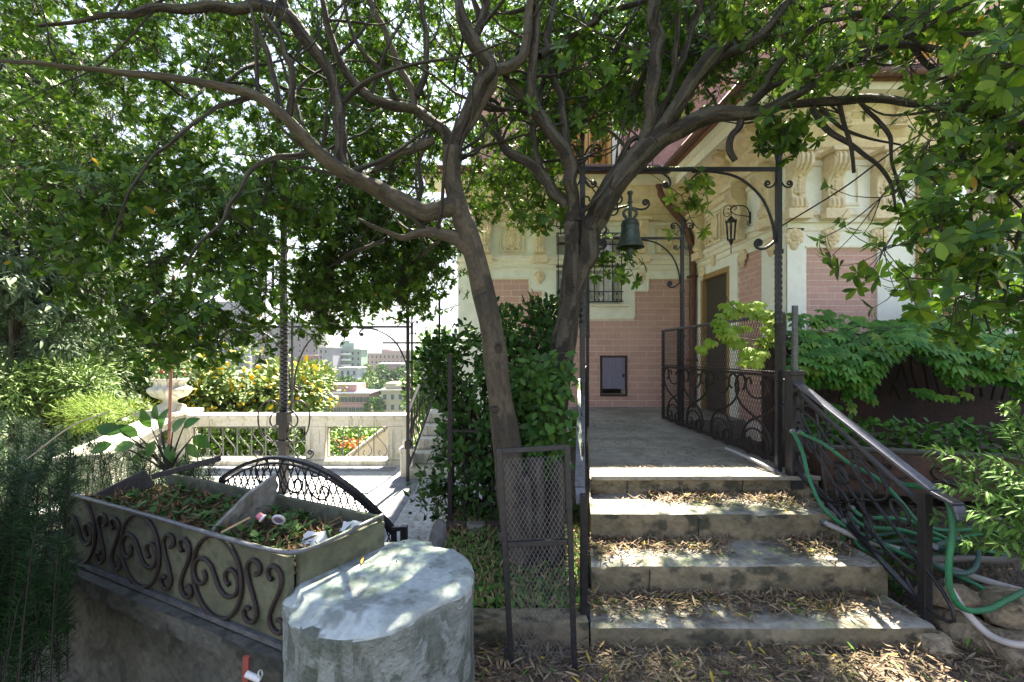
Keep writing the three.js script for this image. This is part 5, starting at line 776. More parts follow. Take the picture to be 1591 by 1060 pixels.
{ // hoses
  const grn = std(mottled(128, [0.3, 0.3], [0.012, 0.2, 0.075], [0.02, 0.15, 0.06], [0.06, 0.10, 0.07], { stain: 0.6, s: 95 }), { roughness: 0.5, bumpScale: 0 }), pale = plain(0.30, 0.29, 0.27, 0.5), dk = std(mottled(128, [0.3, 0.3], [0.015, 0.09, 0.065], [0.02, 0.07, 0.055], [0.05, 0.07, 0.055], { stain: 0.6, s: 96 }), { roughness: 0.55, bumpScale: 0 }), R = rng(44);
  const hose = (name, lab, pts, r, mat) => { const p0 = P(...pts[0]), t = thing(name, lab, 'hose', p0, 0, 'hoses lying on the right bank'); mesh('hose', tube(pts.map(p => P(...p).sub(p0)), r, pts.length * 10, 8), mat, t); mesh('hose_end', new THREE.CylinderGeometry(r * 1.25, r * 1.25, 0.03, 10).rotateX(1).translate(0, 0, 0), M.galv, t); };
  hose('garden_hose', 'bright green hose hanging over the end of the handrail into a loop', [[1395, 752, 2.62], [1432, 757, 2.5], [1463, 766, 2.36], [1477, 790, 2.3], [1480, 830, 2.28], [1474, 880, 2.27], [1478, 920, 2.27], [1496, 945, 2.28], [1530, 948, 2.3], [1565, 932, 2.36], [1600, 915, 2.42]], 0.0145, grn);
  hose('garden_hose', 'green hose looping from the newel post down behind the iron scrolls', [[1232, 670, 3.3], [1246, 700, 3.2], [1258, 745, 3.1], [1280, 790, 3.0], [1310, 815, 2.95], [1360, 840, 2.85], [1420, 868, 2.75], [1500, 900, 2.6], [1600, 960, 2.45]], 0.012, grn);
  hose('garden_hose', 'green hose arching through the top of the handrail scrolls', [[1242, 672, 3.25], [1280, 690, 3.1], [1320, 720, 3.0], [1365, 745, 2.9], [1400, 780, 2.8], [1430, 815, 2.75], [1490, 845, 2.7], [1600, 870, 2.7]], 0.012, grn);
  for (let k = 0; k < 5; k++) hose('garden_hose', `green hose in the tangled heap behind the handrail, ${['uppermost', 'second from top', 'middle one', 'second from bottom', 'lowest'][k]} of five`, [[1290 + R() * 40, 790 + k * 10, 2.95], [1340, 800 + k * 12 + R() * 14, 2.9], [1400 + R() * 20, 795 + k * 14 + R() * 15, 2.85], [1460, 815 + k * 12 + R() * 14, 2.8], [1520 + R() * 20, 815 + k * 15 + R() * 16, 2.75], [1600, 838 + k * 14 + R() * 10, 2.7]], 0.012, R() < 0.5 ? dk : grn);
  hose('garden_hose', 'green hose curled into a loop beside the handrail foot', [[1450, 850, 2.65], [1490, 838, 2.68], [1518, 855, 2.66], [1512, 885, 2.6], [1480, 890, 2.56], [1440, 870, 2.6], [1400, 852, 2.7]], 0.015, dk);
  hose('water_pipe', 'pale grey pipe along the bank under the green hoses', [[1280, 812, 3.0], [1340, 838, 2.9], [1410, 858, 2.78], [1480, 885, 2.66], [1540, 905, 2.58], [1610, 925, 2.5]], 0.019, pale);
  hose('water_pipe', 'grey pipe bending round in front of the bush', [[1430, 870, 2.7], [1500, 868, 2.66], [1560, 870, 2.6], [1592, 858, 2.58], [1580, 835, 2.66], [1540, 800, 2.8]], 0.021, plain(0.13, 0.12, 0.11, 0.5));
  hose('water_pipe', 'whitish pipe curving down over the rocks at bottom right', [[1470, 905, 2.44], [1500, 950, 2.36], [1535, 985, 2.28], [1570, 1000, 2.2], [1610, 1004, 2.14]], 0.017, plain(0.5, 0.46, 0.42, 0.4));
  hose('water_pipe', 'short pale conduit lying at the landing edge below the fence', [[1205, 733, 3.52], [1185, 722, 3.62], [1150, 706, 3.9], [1128, 697, 4.1]], 0.014, plain(0.35, 0.34, 0.36, 0.4));
}

// ================================================================ THE TWO BIG TREES
const inPoly = (p, u, v) => { let c = false; for (let i = 0, j = p.length - 1; i < p.length; j = i++) if ((p[i][1] > v) !== (p[j][1] > v) && u < (p[j][0] - p[i][0]) * (v - p[i][1]) / (p[j][1] - p[i][1]) + p[i][0]) c = !c; return c; };
// limbs as seen: [u, v, metres ahead, width in photo pixels]
const TREE_A = [
  [[815, 880, 3.06, 92], [806, 845, 3.06, 60], [798, 790, 3.05, 49], [790, 710, 3.05, 43], [781, 650, 3.05, 40], [775, 600, 3.05, 38], [769, 545, 3.05, 39], [761, 500, 3.05, 35], [752, 460, 3.05, 34], [740, 405, 3.05, 33], [724, 356, 3.05, 32], [709, 310, 3.05, 30], [702, 270, 3.05, 28], [703, 228, 3.02, 30]],
  [[733, 392, 3.05, 24], [712, 374, 3.03, 22], [690, 365, 3.0, 18], [655, 361, 2.95, 13], [628, 369, 2.9, 10], [605, 362, 2.85, 8], [580, 352, 2.8, 6], [556, 340, 2.75, 4]],
  [[706, 318, 3.05, 27], [690, 324, 3.0, 27], [655, 330, 2.95, 27], [620, 314, 2.9, 27], [580, 290, 2.8, 25], [540, 272, 2.72, 24], [505, 246, 2.65, 22], [470, 212, 2.58, 20], [440, 180, 2.5, 17], [400, 150, 2.45, 14], [350, 136, 2.4, 12], [300, 126, 2.35, 11], [240, 118, 2.3, 10], [150, 108, 2.25, 8], [60, 98, 2.2, 6], [-40, 90, 2.1, 4]],
  [[535, 268, 2.72, 20], [529, 240, 2.72, 19], [526, 190, 2.72, 18], [521, 146, 2.72, 17], [505, 100, 2.7, 19], [475, 62, 2.66, 20], [445, 24, 2.62, 22], [400, 8, 2.55, 18], [330, 9, 2.5, 14], [240, 12, 2.42, 12], [160, 24, 2.35, 8], [60, 40, 2.25, 5]],
  [[446, 24, 2.62, 16], [430, -20, 2.6, 14], [400, -70, 2.6, 10]],
  [[447, 190, 2.52, 11], [453, 150, 2.5, 11], [453, 105, 2.5, 10], [436, 60, 2.5, 9], [412, 25, 2.5, 8]],
  [[438, 178, 2.5, 9], [430, 140, 2.5, 9], [415, 81, 2.5, 8], [392, 28, 2.5, 7]],
  [[478, 240, 2.6, 10], [430, 245, 2.55, 9], [390, 264, 2.5, 8], [371, 300, 2.45, 7], [345, 345, 2.4, 6], [310, 378, 2.35, 5], [280, 420, 2.3, 3]],
  [[390, 150, 2.45, 9], [340, 165, 2.4, 8], [290, 200, 2.3, 6], [240, 240, 2.25, 5], [200, 300, 2.2, 4], [170, 380, 2.2, 3]],
  [[702, 230, 3.02, 22], [690, 205, 3.0, 20], [669, 188, 2.98, 18], [644, 169, 2.95, 17], [605, 163, 2.9, 16], [570, 148, 2.85, 15], [541, 118, 2.8, 13], [518, 70, 2.75, 11], [505, 20, 2.7, 9], [495, -50, 2.7, 6]],
  [[644, 169, 2.95, 14], [640, 140, 2.95, 12], [622, 108, 2.95, 11], [604, 65, 2.95, 10], [585, 25, 2.95, 9], [560, -30, 2.95, 6]],
  [[646, 150, 2.95, 11], [660, 118, 2.97, 10], [663, 70, 3.0, 9], [656, 20, 3.0, 8], [655, -60, 3.0, 5]],
  [[703, 228, 3.02, 26], [716, 200, 3.0, 22], [731, 166, 2.98, 21], [746, 128, 2.96, 20], [763, 105, 2.95, 21], [740, 72, 2.92, 20], [722, 40, 2.9, 18], [712, 0, 2.9, 14], [700, -60, 2.9, 8]],
  [[708, 222, 3.03, 20], [733, 185, 3.04, 18], [752, 150, 3.05, 18], [766, 112, 3.05, 18], [790, 105, 3.05, 18], [811, 90, 3.05, 17], [820, 50, 3.05, 16], [824, 0, 3.05, 12], [822, -70, 3.05, 7]],
  [[581, 268, 2.8, 10], [605, 245, 2.85, 12], [640, 232, 2.95, 13], [672, 217, 3.0, 14]],
  [[648, 318, 2.95, 8], [655, 290, 2.97, 8], [650, 258, 3.0, 7], [660, 225, 3.0, 6]],
  [[735, 60, 2.9, 14], [752, 20, 2.9, 12], [765, -40, 2.9, 8]],
  [[600, 372, 2.88, 7], [560, 388, 3.2, 6], [520, 410, 3.6, 5], [480, 430, 3.9, 4]],
  [[690, 368, 3.0, 8], [660, 392, 3.4, 6], [620, 420, 3.9, 5], [590, 450, 4.3, 3]],
];
const TREE_B = [
  [[848, 900, 3.32, 70], [852, 830, 3.32, 46], [858, 740, 3.32, 38], [865, 650, 3.32, 34], [872, 580, 3.32, 32], [881, 520, 3.32, 30], [888, 470, 3.32, 27], [889, 420, 3.31, 25], [889, 380, 3.3, 25], [889, 345, 3.28, 27]],
  [[862, 700, 3.42, 24], [862, 620, 3.42, 22], [866, 560, 3.42, 20], [874, 500, 3.4, 18], [880, 440, 3.37, 16], [884, 390, 3.34, 15], [886, 350, 3.32, 14]],
  [[888, 345, 3.3, 22], [874, 312, 3.3, 20], [850, 282, 3.32, 18], [819, 251, 3.35, 16], [785, 232, 3.4, 12], [765, 205, 3.45, 9], [740, 170, 3.5, 6]],
  [[850, 282, 3.32, 12], [833, 240, 3.35, 11], [828, 200, 3.4, 10], [838, 165, 3.45, 8], [845, 120, 3.5, 6]],
  [[892, 345, 3.28, 22], [890, 300, 3.25, 22], [888, 262, 3.22, 22], [875, 232, 3.2, 22], [850, 198, 3.17, 20], [831, 168, 3.15, 18], [826, 130, 3.12, 15], [830, 70, 3.1, 14], [831, 0, 3.1, 12], [828, -80, 3.1, 7]],
  [[831, 168, 3.15, 13], [808, 145, 3.15, 11], [785, 118, 3.15, 9], [775, 80, 3.15, 7]],
  [[886, 255, 3.25, 14], [878, 200, 3.3, 13], [872, 150, 3.35, 12], [855, 110, 3.4, 11], [850, 60, 3.4, 11], [862, 0, 3.45, 9], [870, -70, 3.5, 5]],
  [[838, 88, 3.2, 12], [870, 70, 3.25, 12], [905, 45, 3.3, 11], [945, 16, 3.35, 10], [1000, 2, 3.4, 8], [1060, -30, 3.4, 5]],
  [[872, 185, 3.4, 8], [905, 165, 3.45, 8], [925, 135, 3.5, 8], [940, 105, 3.55, 8], [965, 60, 3.6, 7], [990, 15, 3.6, 6], [1005, -40, 3.6, 4]],
  [[886, 505, 3.31, 20], [896, 455, 3.3, 21], [906, 415, 3.29, 24], [915, 375, 3.28, 29], [928, 338, 3.26, 36], [948, 298, 3.22, 38], [976, 262, 3.2, 39], [1000, 236, 3.18, 36], [1031, 214, 3.15, 28], [1060, 200, 3.1, 25], [1086, 186, 3.07, 24], [1119, 177, 3.02, 22], [1160, 176, 2.96, 21], [1190, 172, 2.9, 19], [1228, 151, 2.84, 16], [1277, 123, 2.76, 13], [1330, 88, 2.66, 11], [1383, 67, 2.56, 9], [1418, 53, 2.5, 8], [1470, 22, 2.4, 7], [1540, -10, 2.3, 5]],
  [[1000, 240, 3.18, 27], [1006, 205, 3.15, 25], [1010, 160, 3.12, 23], [1017, 110, 3.1, 22], [1022, 60, 3.08, 20], [1015, 10, 3.05, 18], [1012, -60, 3.0, 10]],
  [[1012, 222, 3.16, 26], [1036, 190, 3.12, 24], [1062, 150, 3.07, 23], [1090, 108, 3.02, 23], [1122, 68, 2.97, 22], [1142, 30, 2.92, 20], [1158, -20, 2.88, 15], [1175, -80, 2.85, 8]],
  [[1096, 100, 3.0, 17], [1130, 84, 2.97, 16], [1160, 72, 2.93, 16], [1188, 50, 2.9, 15], [1210, 22, 2.86, 14], [1236, -20, 2.8, 10]],
  [[1018, 190, 3.15, 14], [1042, 140, 3.15, 12], [1060, 95, 3.15, 12], [1076, 40, 3.15, 10], [1092, -10, 3.15, 8], [1100, -80, 3.1, 5]],
  [[1026, 170, 3.14, 10], [1048, 110, 3.12, 9], [1052, 60, 3.1, 8], [1056, 0, 3.1, 7], [1060, -70, 3.1, 4]],
  [[1215, 165, 2.86, 13], [1250, 160, 2.78, 13], [1300, 157, 2.66, 13], [1383, 155, 2.5, 12], [1453, 165, 2.36, 11], [1524, 177, 2.22, 10], [1591, 191, 2.1, 9], [1680, 205, 1.95, 5]],
  [[1322, 94, 2.68, 11], [1370, 74, 2.58, 11], [1410, 70, 2.48, 11], [1453, 77, 2.38, 11], [1524, 92, 2.24, 11], [1591, 106, 2.1, 9], [1680, 125, 1.95, 5]],
  [[1160, 170, 2.95, 12], [1184, 140, 2.9, 12], [1212, 97, 2.84, 12], [1240, 64, 2.78, 11], [1277, 33, 2.68, 11], [1330, 22, 2.55, 10], [1383, 25, 2.42, 10], [1420, 34, 2.35, 9], [1471, 53, 2.26, 8], [1530, 52, 2.15, 7], [1600, 54, 2.02, 5]],
  [[1150, 174, 2.97, 10], [1200, 135, 2.92, 9], [1260, 108, 2.82, 9], [1320, 100, 2.7, 8], [1360, 80, 2.6, 6]],
  [[1262, 168, 2.75, 10], [1276, 190, 2.72, 10], [1290, 205, 2.68, 9], [1325, 226, 2.6, 7], [1365, 257, 2.5, 6], [1384, 284, 2.45, 5], [1392, 330, 2.4, 3]],
  [[1304, 160, 2.66, 7], [1311, 190, 2.64, 7], [1322, 225, 2.6, 6], [1327, 268, 2.58, 5]],
  [[1336, 157, 2.6, 7], [1362, 185, 2.52, 7], [1383, 212, 2.46, 6], [1386, 252, 2.42, 5], [1400, 300, 2.38, 4], [1425, 350, 2.32, 3]],
  [[1470, 165, 2.32, 8], [1488, 180, 2.28, 8], [1489, 225, 2.25, 7], [1505, 260, 2.2, 7], [1522, 285, 2.18, 6], [1508, 340, 2.15, 6], [1532, 388, 2.12, 5], [1518, 460, 2.1, 4], [1540, 520, 2.08, 3]],
  [[1520, 285, 2.18, 5], [1560, 300, 2.08, 5], [1591, 330, 2.0, 5], [1576, 400, 1.98, 4], [1560, 470, 1.96, 3]],
  [[1418, 72, 2.47, 8], [1440, 100, 2.42, 8], [1480, 140, 2.34, 8], [1530, 180, 2.24, 8], [1570, 230, 2.14, 7], [1610, 280, 2.05, 5]],
  [[1152, 180, 2.98, 11], [1148, 198, 2.97, 11], [1136, 212, 2.96, 10], [1133, 232, 2.96, 10], [1142, 250, 2.96, 9]],
  [[1275, 170, 2.74, 7], [1310, 200, 2.66, 5], [1350, 215, 2.6, 4], [1400, 225, 2.5, 3]],
  [[905, 330, 3.2, 7], [935, 300, 3.1, 6], [985, 215, 3.2, 8], [1010, 222, 3.2, 9]],
];
const trees = [];
const NODES = [];                                                             // points along the limbs: [x, y, z, radius, tree]
function bigTree(name, label, limbs, k) {
  const root = limbs[0][0], base = P(root[0], root[1], root[2]), t = thing(name, label, 'tree', base);
  const RJ = rng(700 + k);
  limbs.forEach((l, i) => {
    let pts = l.map(q => P(q[0], q[1], q[2])), rad = l.map(q => q[3] / 2 / F * q[2]);
    const p2 = [], r2 = []; pts.forEach((p, j) => { p2.push(p); r2.push(rad[j] * (i ? 0.94 + RJ() * 0.12 : 1)); if (j < pts.length - 1) { const L = p.distanceTo(pts[j + 1]); if (L > 0.16 && i > 0) { const r = rad[j], a = Math.min(0.35 * r, 0.1 * L) + 0.004; p2.push(p.clone().lerp(pts[j + 1], 0.4 + RJ() * 0.2).add(V(RJ() - 0.5, RJ() - 0.5, RJ() - 0.5).multiplyScalar(2 * a))); r2.push((rad[j] + rad[j + 1]) / 2 * (0.9 + RJ() * 0.2)); } } }); pts = p2; rad = r2;
    mesh(i ? 'limb' : 'trunk', limbGeo(pts.map(p => p.clone().sub(base)), rad, i < 3 ? 18 : rad[0] > 0.03 ? 12 : 7, 5, !i ? 0.09 : rad[0] > 0.03 ? 0.15 : 0.12, k * 50 + i), !k && [0, 1, 2, 10, 13, 14].includes(i) ? M.trunkbark : M.bark, t, true);
    const c = new THREE.CatmullRomCurve3(pts, false, 'centripetal'), n = Math.ceil(c.getLength() / 0.07); l = pts;
    for (let j = Math.floor(n * (i ? 0.25 : 0.9)); j <= n; j++) { const p = c.getPoint(j / n), f = j / n * (l.length - 1), a = Math.min(l.length - 2, Math.floor(f)); NODES.push([p.x, p.y, p.z, lerp(rad[a], rad[a + 1], f - a), k]); }
  });
  // crooked lesser branches
  const own = NODES.filter(n => n[4] === k && n[3] > 0.009 && n[1] > 2.2);
  for (let i = 0; i < 130; i++) {
    const n = own[Math.floor(RJ() * own.length)], a = V(n[0], n[1], n[2]), dir = V(RJ() - 0.5, RJ() * 0.8 - 0.15, RJ() - 0.75).normalize(), len = 0.45 + RJ() * 0.9, q = [a], r0 = Math.min(0.017, n[3] * 0.55) * (0.6 + RJ() * 0.4), rr = [r0];
    for (let j = 1; j <= 6; j++) { dir.add(V(RJ() - 0.5, RJ() - 0.35, RJ() - 0.5).multiplyScalar(0.75)).normalize(); q.push(q[j - 1].clone().addScaledVector(dir, len / 6)); rr.push(r0 * (1 - j / 7)); }
    if (q.some(p => { const d = -p.z, u = CU + F * p.x / d, v = CV - F * (p.y - EYE) / d; return d < 1.7 || (v > 330 && u > 700) || (v > 200 && u > 1000); })) continue;
    mesh('branch', limbGeo(q.map(p => p.clone().sub(base)), rr, 6, 3, 0.12, i), M.bark, t, true);
    q.forEach((p, j) => { if (j > 1) NODES.push([p.x, p.y, p.z, rr[j], k]); });
  }
  trees.push({ t, base, twigs: [], leaves: [] });
}
bigTree('evergreen_tree', 'smooth grey-brown tree with a knot, its trunk leaning left and spreading over the terrace', TREE_A, 0);
bigTree('evergreen_tree', 'dark evergreen tree beside the steps, its limbs spreading right across the villa', TREE_B, 1);
{ // knot holes, bark scars and the torn stump pieces at the foot
  const { t, base } = trees[0]; const k = P(774, 540, 2.97).sub(base); mesh('knot', [new THREE.TorusGeometry(0.024, 0.011, 8, 20).scale(0.8, 1.1, 1).translate(k.x, k.y, k.z - 0.003), sphere(0.02, 0.026, 0.006, k.x, k.y, k.z - 0.008)], M.twig, t);
  const k2 = P(768, 636, 2.965).sub(base); mesh('knot', [new THREE.TorusGeometry(0.02, 0.008, 8, 16).scale(1.3, 0.9, 1).translate(k2.x, k2.y, k2.z)], M.bark, t);
  const s = thing('tree_stump', 'split pale stump pieces behind the leaning mesh gate, right of the trunk', 'stump', P(845, 880, 3.0)); for (const [u0, u1, v0, w, d] of [[838, 832, 712, 30, 3.0], [864, 868, 718, 22, 2.95], [824, 815, 740, 24, 2.96]]) mesh('stump_piece', limbGeo([P(u0, 890, d).sub(s.position), P(lerp(u0, u1, 0.5), 810, d).sub(s.position), P(u1, v0, d).sub(s.position)], [w * 0.62 / F * d, w / 2 / F * d, w * 0.44 / F * d], 12, 4, 0.22, u0), M.bark, s, true);
}
// ---- crown: clusters of twigs, each twig ending in a rosette of leaves
const CLUSTERS = [];
function region(seed, poly, d0, d1, n, o = {}) {
  const R = rng(seed), us = poly.map(p => p[0]), vs = poly.map(p => p[1]), u0 = Math.min(...us), u1 = Math.max(...us), v0 = Math.min(...vs), v1 = Math.max(...vs); let tries = 0, k = 0;
  while (k < n && tries++ < n * 60) {
    const u = lerp(u0, u1, R()), v = lerp(v0, v1, R()); if (!inPoly(poly, u, v)) continue;
    if (o.gap && fbm(u / 55 + seed, v / 55, 4096, 3, seed) < o.gap) continue;
    const t = R(); let d = lerp(d0, d1, o.back ? Math.sqrt(t) : t); if (o.du) d += o.du(u, v); const p = P(u, v, d); if (p.y > 6.2) continue; { const s0 = (y0, x0, x1, z0, z1, q) => { const h = p.y - y0, x = p.x - 0.12 * h, z = p.z + 0.75 * h; return x > x0 && x < x1 && z > z0 && z < z1 && R() < q; }; if (s0(0.56, -0.95, -0.05, -2.5, -1.55, 0.34) || s0(0, 1.5, 2.4, -2.35, -1.5, 0.8) || s0(0.3, 1.3, 2.3, -3.4, -2.35, 0.4)) continue; } if (Math.abs(u - 441) < 26 && v > 330 && d < 6.4) continue; if (u > 670 && u < 765 && v > 170 && v < 340 && R() < 0.55) continue;
    CLUSTERS.push({ p, r: (o.r ?? 0.2) * (0.7 + R() * 0.6), n: Math.round((o.m ?? 6) * (0.7 + R() * 0.6)), s: o.s ?? 1, tone: o.tone ?? 0 }); k++;
  }
}
region(1, [[-160, -160], [560, -160], [600, 60], [560, 250], [470, 320], [60, 330], [-40, 370], [-160, 400]], 3.3, 7.0, 820, { gap: 0.31, m: 10, tone: 0.12, s: 0.74 });
region(2, [[20, 300], [60, 370], [120, 450], [180, 515], [215, 530], [300, 550], [340, 545], [420, 515], [430, 450], [450, 390], [520, 330], [480, 280], [200, 260]], 2.7, 3.9, 210, { gap: 0.37, m: 8, s: 0.82 });
region(3, [[440, 290], [445, 450], [480, 490], [520, 508], [560, 478], [590, 462], [625, 482], [655, 470], [690, 430], [708, 390], [705, 330], [640, 340], [560, 300]], 3.6, 5.0, 240, { gap: 0.33, m: 10, s: 0.74 });
region(4, [[540, -160], [1120, -160], [1110, 60], [1060, 160], [960, 190], [880, 200], [860, 300], [840, 335], [745, 345], [710, 300], [640, 320], [560, 260]], 3.5, 6.2, 620, { gap: 0.36, m: 10, s: 0.76, back: 1, tone: 0.5 });
region(5, [[1080, -160], [1720, -160], [1720, 200], [1480, 200], [1420, 120], [1330, 110], [1250, 130], [1190, 200], [1130, 190], [1100, 130]], 2.4, 4.4, 170, { gap: 0.40, m: 7, s: 0.85, tone: 0.4, du: u => -(u - 1100) / 700 });
region(6, [[1420, 180], [1400, 260], [1350, 330], [1338, 400], [1352, 450], [1400, 440], [1430, 470], [1460, 480], [1510, 500], [1560, 530], [1600, 550], [1680, 550], [1680, 170]], 1.9, 2.6, 82, { gap: 0.36, m: 6, r: 0.17, s: 0.9, tone: 0.35 });
region(7, [[1050, 270], [1090, 275], [1085, 350], [1060, 360]], 3.4, 3.6, 5, { m: 5, r: 0.1, tone: 1 });
region(8, [[925, 385], [985, 392], [1000, 420], [960, 430], [925, 415]], 3.6, 3.8, 5, { m: 4, r: 0.1 });
region(9, [[820, 300], [880, 320], [885, 350], [830, 350]], 3.3, 3.8, 6, { m: 4, r: 0.12 });
region(10, [[1190, 190], [1260, 190], [1260, 225], [1180, 225]], 2.8, 3.2, 8, { m: 5, r: 0.12 });
region(16, [[370, 60], [640, 40], [650, 310], [430, 340]], 4.0, 6.0, 120, { gap: 0.36, m: 9, s: 0.74 });
region(15, [[960, -160], [1095, -160], [1065, 110], [1045, 185], [980, 175]], 4.9, 6.6, 130, { gap: 0.45, m: 8, r: 0.17, tone: 0.5 });
region(17, [[1060, -60], [1350, -60], [1330, 90], [1180, 145], [1085, 135]], 3.0, 4.7, 62, { gap: 0.36, m: 8, s: 0.76, tone: 0.4 });
region(14, [[720, 60], [1080, -60], [1180, 60], [1060, 170], [960, 190], [880, 200], [780, 200]], 3.2, 4.4, 90, { gap: 0.42, m: 7 });
{ // the crown goes on overhead and to the right, outside the picture
  const R = rng(99); for (let i = 0; i < 130; i++) { const p = V(lerp(-3.2, 5.2, R()), lerp(3.5, 5.0, R()), lerp(-4.6, -0.2, R())); const e = Math.hypot((p.x - 0.9) / 4.4, (p.z + 1.6) / 3.3); if (e > 1) continue; if (p.z < -0.3) { const u = CU + F * p.x / -p.z, v = CV - F * (p.y - EYE) / -p.z; if (u > -60 && u < 1660 && v > -40) continue; } { const x = p.x - 0.12 * p.y, z = p.z + 0.75 * p.y; if (x > 1.4 && x < 2.5 && z > -3.4 && z < -1.4) continue; } if (fbm(p.x * 1.3 + 20, p.z * 1.3 + 20, 4096, 3, 8) < 0.44) continue; CLUSTERS.push({ p, r: 0.26, n: 7, s: 1, tone: 0 }); }
}
{
  const R = rng(2024), tw = [[], []], near = p => { let b = 1e9, q = null; for (const n of NODES) { const d = (n[0] - p.x) ** 2 + (n[1] - p.y) ** 2 + (n[2] - p.z) ** 2; if (d < b) { b = d; q = n; } } return [Math.sqrt(b), q]; };
  for (const c of CLUSTERS) c.near = near(c.p)[0];
  CLUSTERS.sort((a, b) => a.near - b.near);
  for (const c of CLUSTERS) {
    const [dist, n] = near(c.p), k = n[4], a = V(n[0], n[1], n[2]), mid = a.clone().lerp(c.p, 0.5).add(V((R() - 0.5) * 0.25, (R() - 0.3) * 0.2, (R() - 0.5) * 0.25).multiplyScalar(Math.min(1, dist)));
    const r0 = Math.min(n[3] * 0.8, 0.006 + dist * 0.011), r1 = 0.0032;
    tw[k].push(limbGeo([a, mid, c.p], [r0, lerp(r0, r1, 0.5), r1], 5, 3, 0, 1, false));
    for (let j = 1; j <= 4; j++) { const t = j / 4, p = a.clone().multiplyScalar((1 - t) * (1 - t)).addScaledVector(mid, 2 * t * (1 - t)).addScaledVector(c.p, t * t); NODES.push([p.x, p.y, p.z, lerp(r0, r1, t), k]); }
    const main = c.p.clone().sub(a).normalize();
    for (let i = 0; i < c.n; i++) {
      const q = c.p.clone().add(V(R() - 0.5, R() - 0.5, R() - 0.5).multiplyScalar(2 * c.r)), ax = q.clone().sub(c.p).normalize().addScaledVector(main, 0.5).add(V(0, 0.35, 0)).normalize();
      tw[k].push(limbGeo([c.p, c.p.clone().lerp(q, 0.55).add(V(0, -0.02, 0)), q], [0.0026, 0.002, 0.0014], 3, 2, 0, 1, false));
      const s1 = V().crossVectors(ax, V(0.3, 0.2, 1)).normalize(), s2 = V().crossVectors(ax, s1), m = 6 + Math.floor(R() * 4), ph = R() * 6;
      for (let j = 0; j < m; j++) {
        const w = ph + j * 2.4 + R() * 0.5, open = 0.15 + 0.75 * R(), dir = s1.clone().multiplyScalar(Math.cos(w)).addScaledVector(s2, Math.sin(w)).addScaledVector(ax, open).add(V(0, -0.12, 0)), len = (0.04 + 0.05 * Math.pow(R(), 0.8)) * c.s;
        const y = R(); let col = y < 0.006 ? [0.5, 0.33, 0.04] : mixc([0.038, 0.098, 0.012], [0.155, 0.275, 0.026], Math.pow(R(), 1.2)); if (c.tone > R()) col = mixc([0.10, 0.2, 0.02], [0.28, 0.42, 0.04], R());
        trees[k].leaves.push({ m: frame(dir, ax, len, q.clone().addScaledVector(ax, -0.01 * j / m)), c: col }); trees[k].leaves[trees[k].leaves.length - 1].m.scale(V(0.75 + R() * 0.55, 1, 0.6 + R() * 1.6));
      }
    }
  }
  console.log('tree leaves', trees.map(t => t.leaves.length), 'clusters', CLUSTERS.length);
  const lm = leafMat(1, 1, 1, 0.6, 0.45);
  trees.forEach((T, k) => {
    const m = mesh('twigs', tw[k], M.twig, T.t, true); m.geometry.translate(-T.base.x, -T.base.y, -T.base.z); m.userData.kind = 'stuff';
    const g = new THREE.Group(); g.name = 'crown'; g.position.copy(T.base).negate(); T.t.add(g);
    foliage(g, LEAF.round, lm, T.leaves, 300);
  });
}
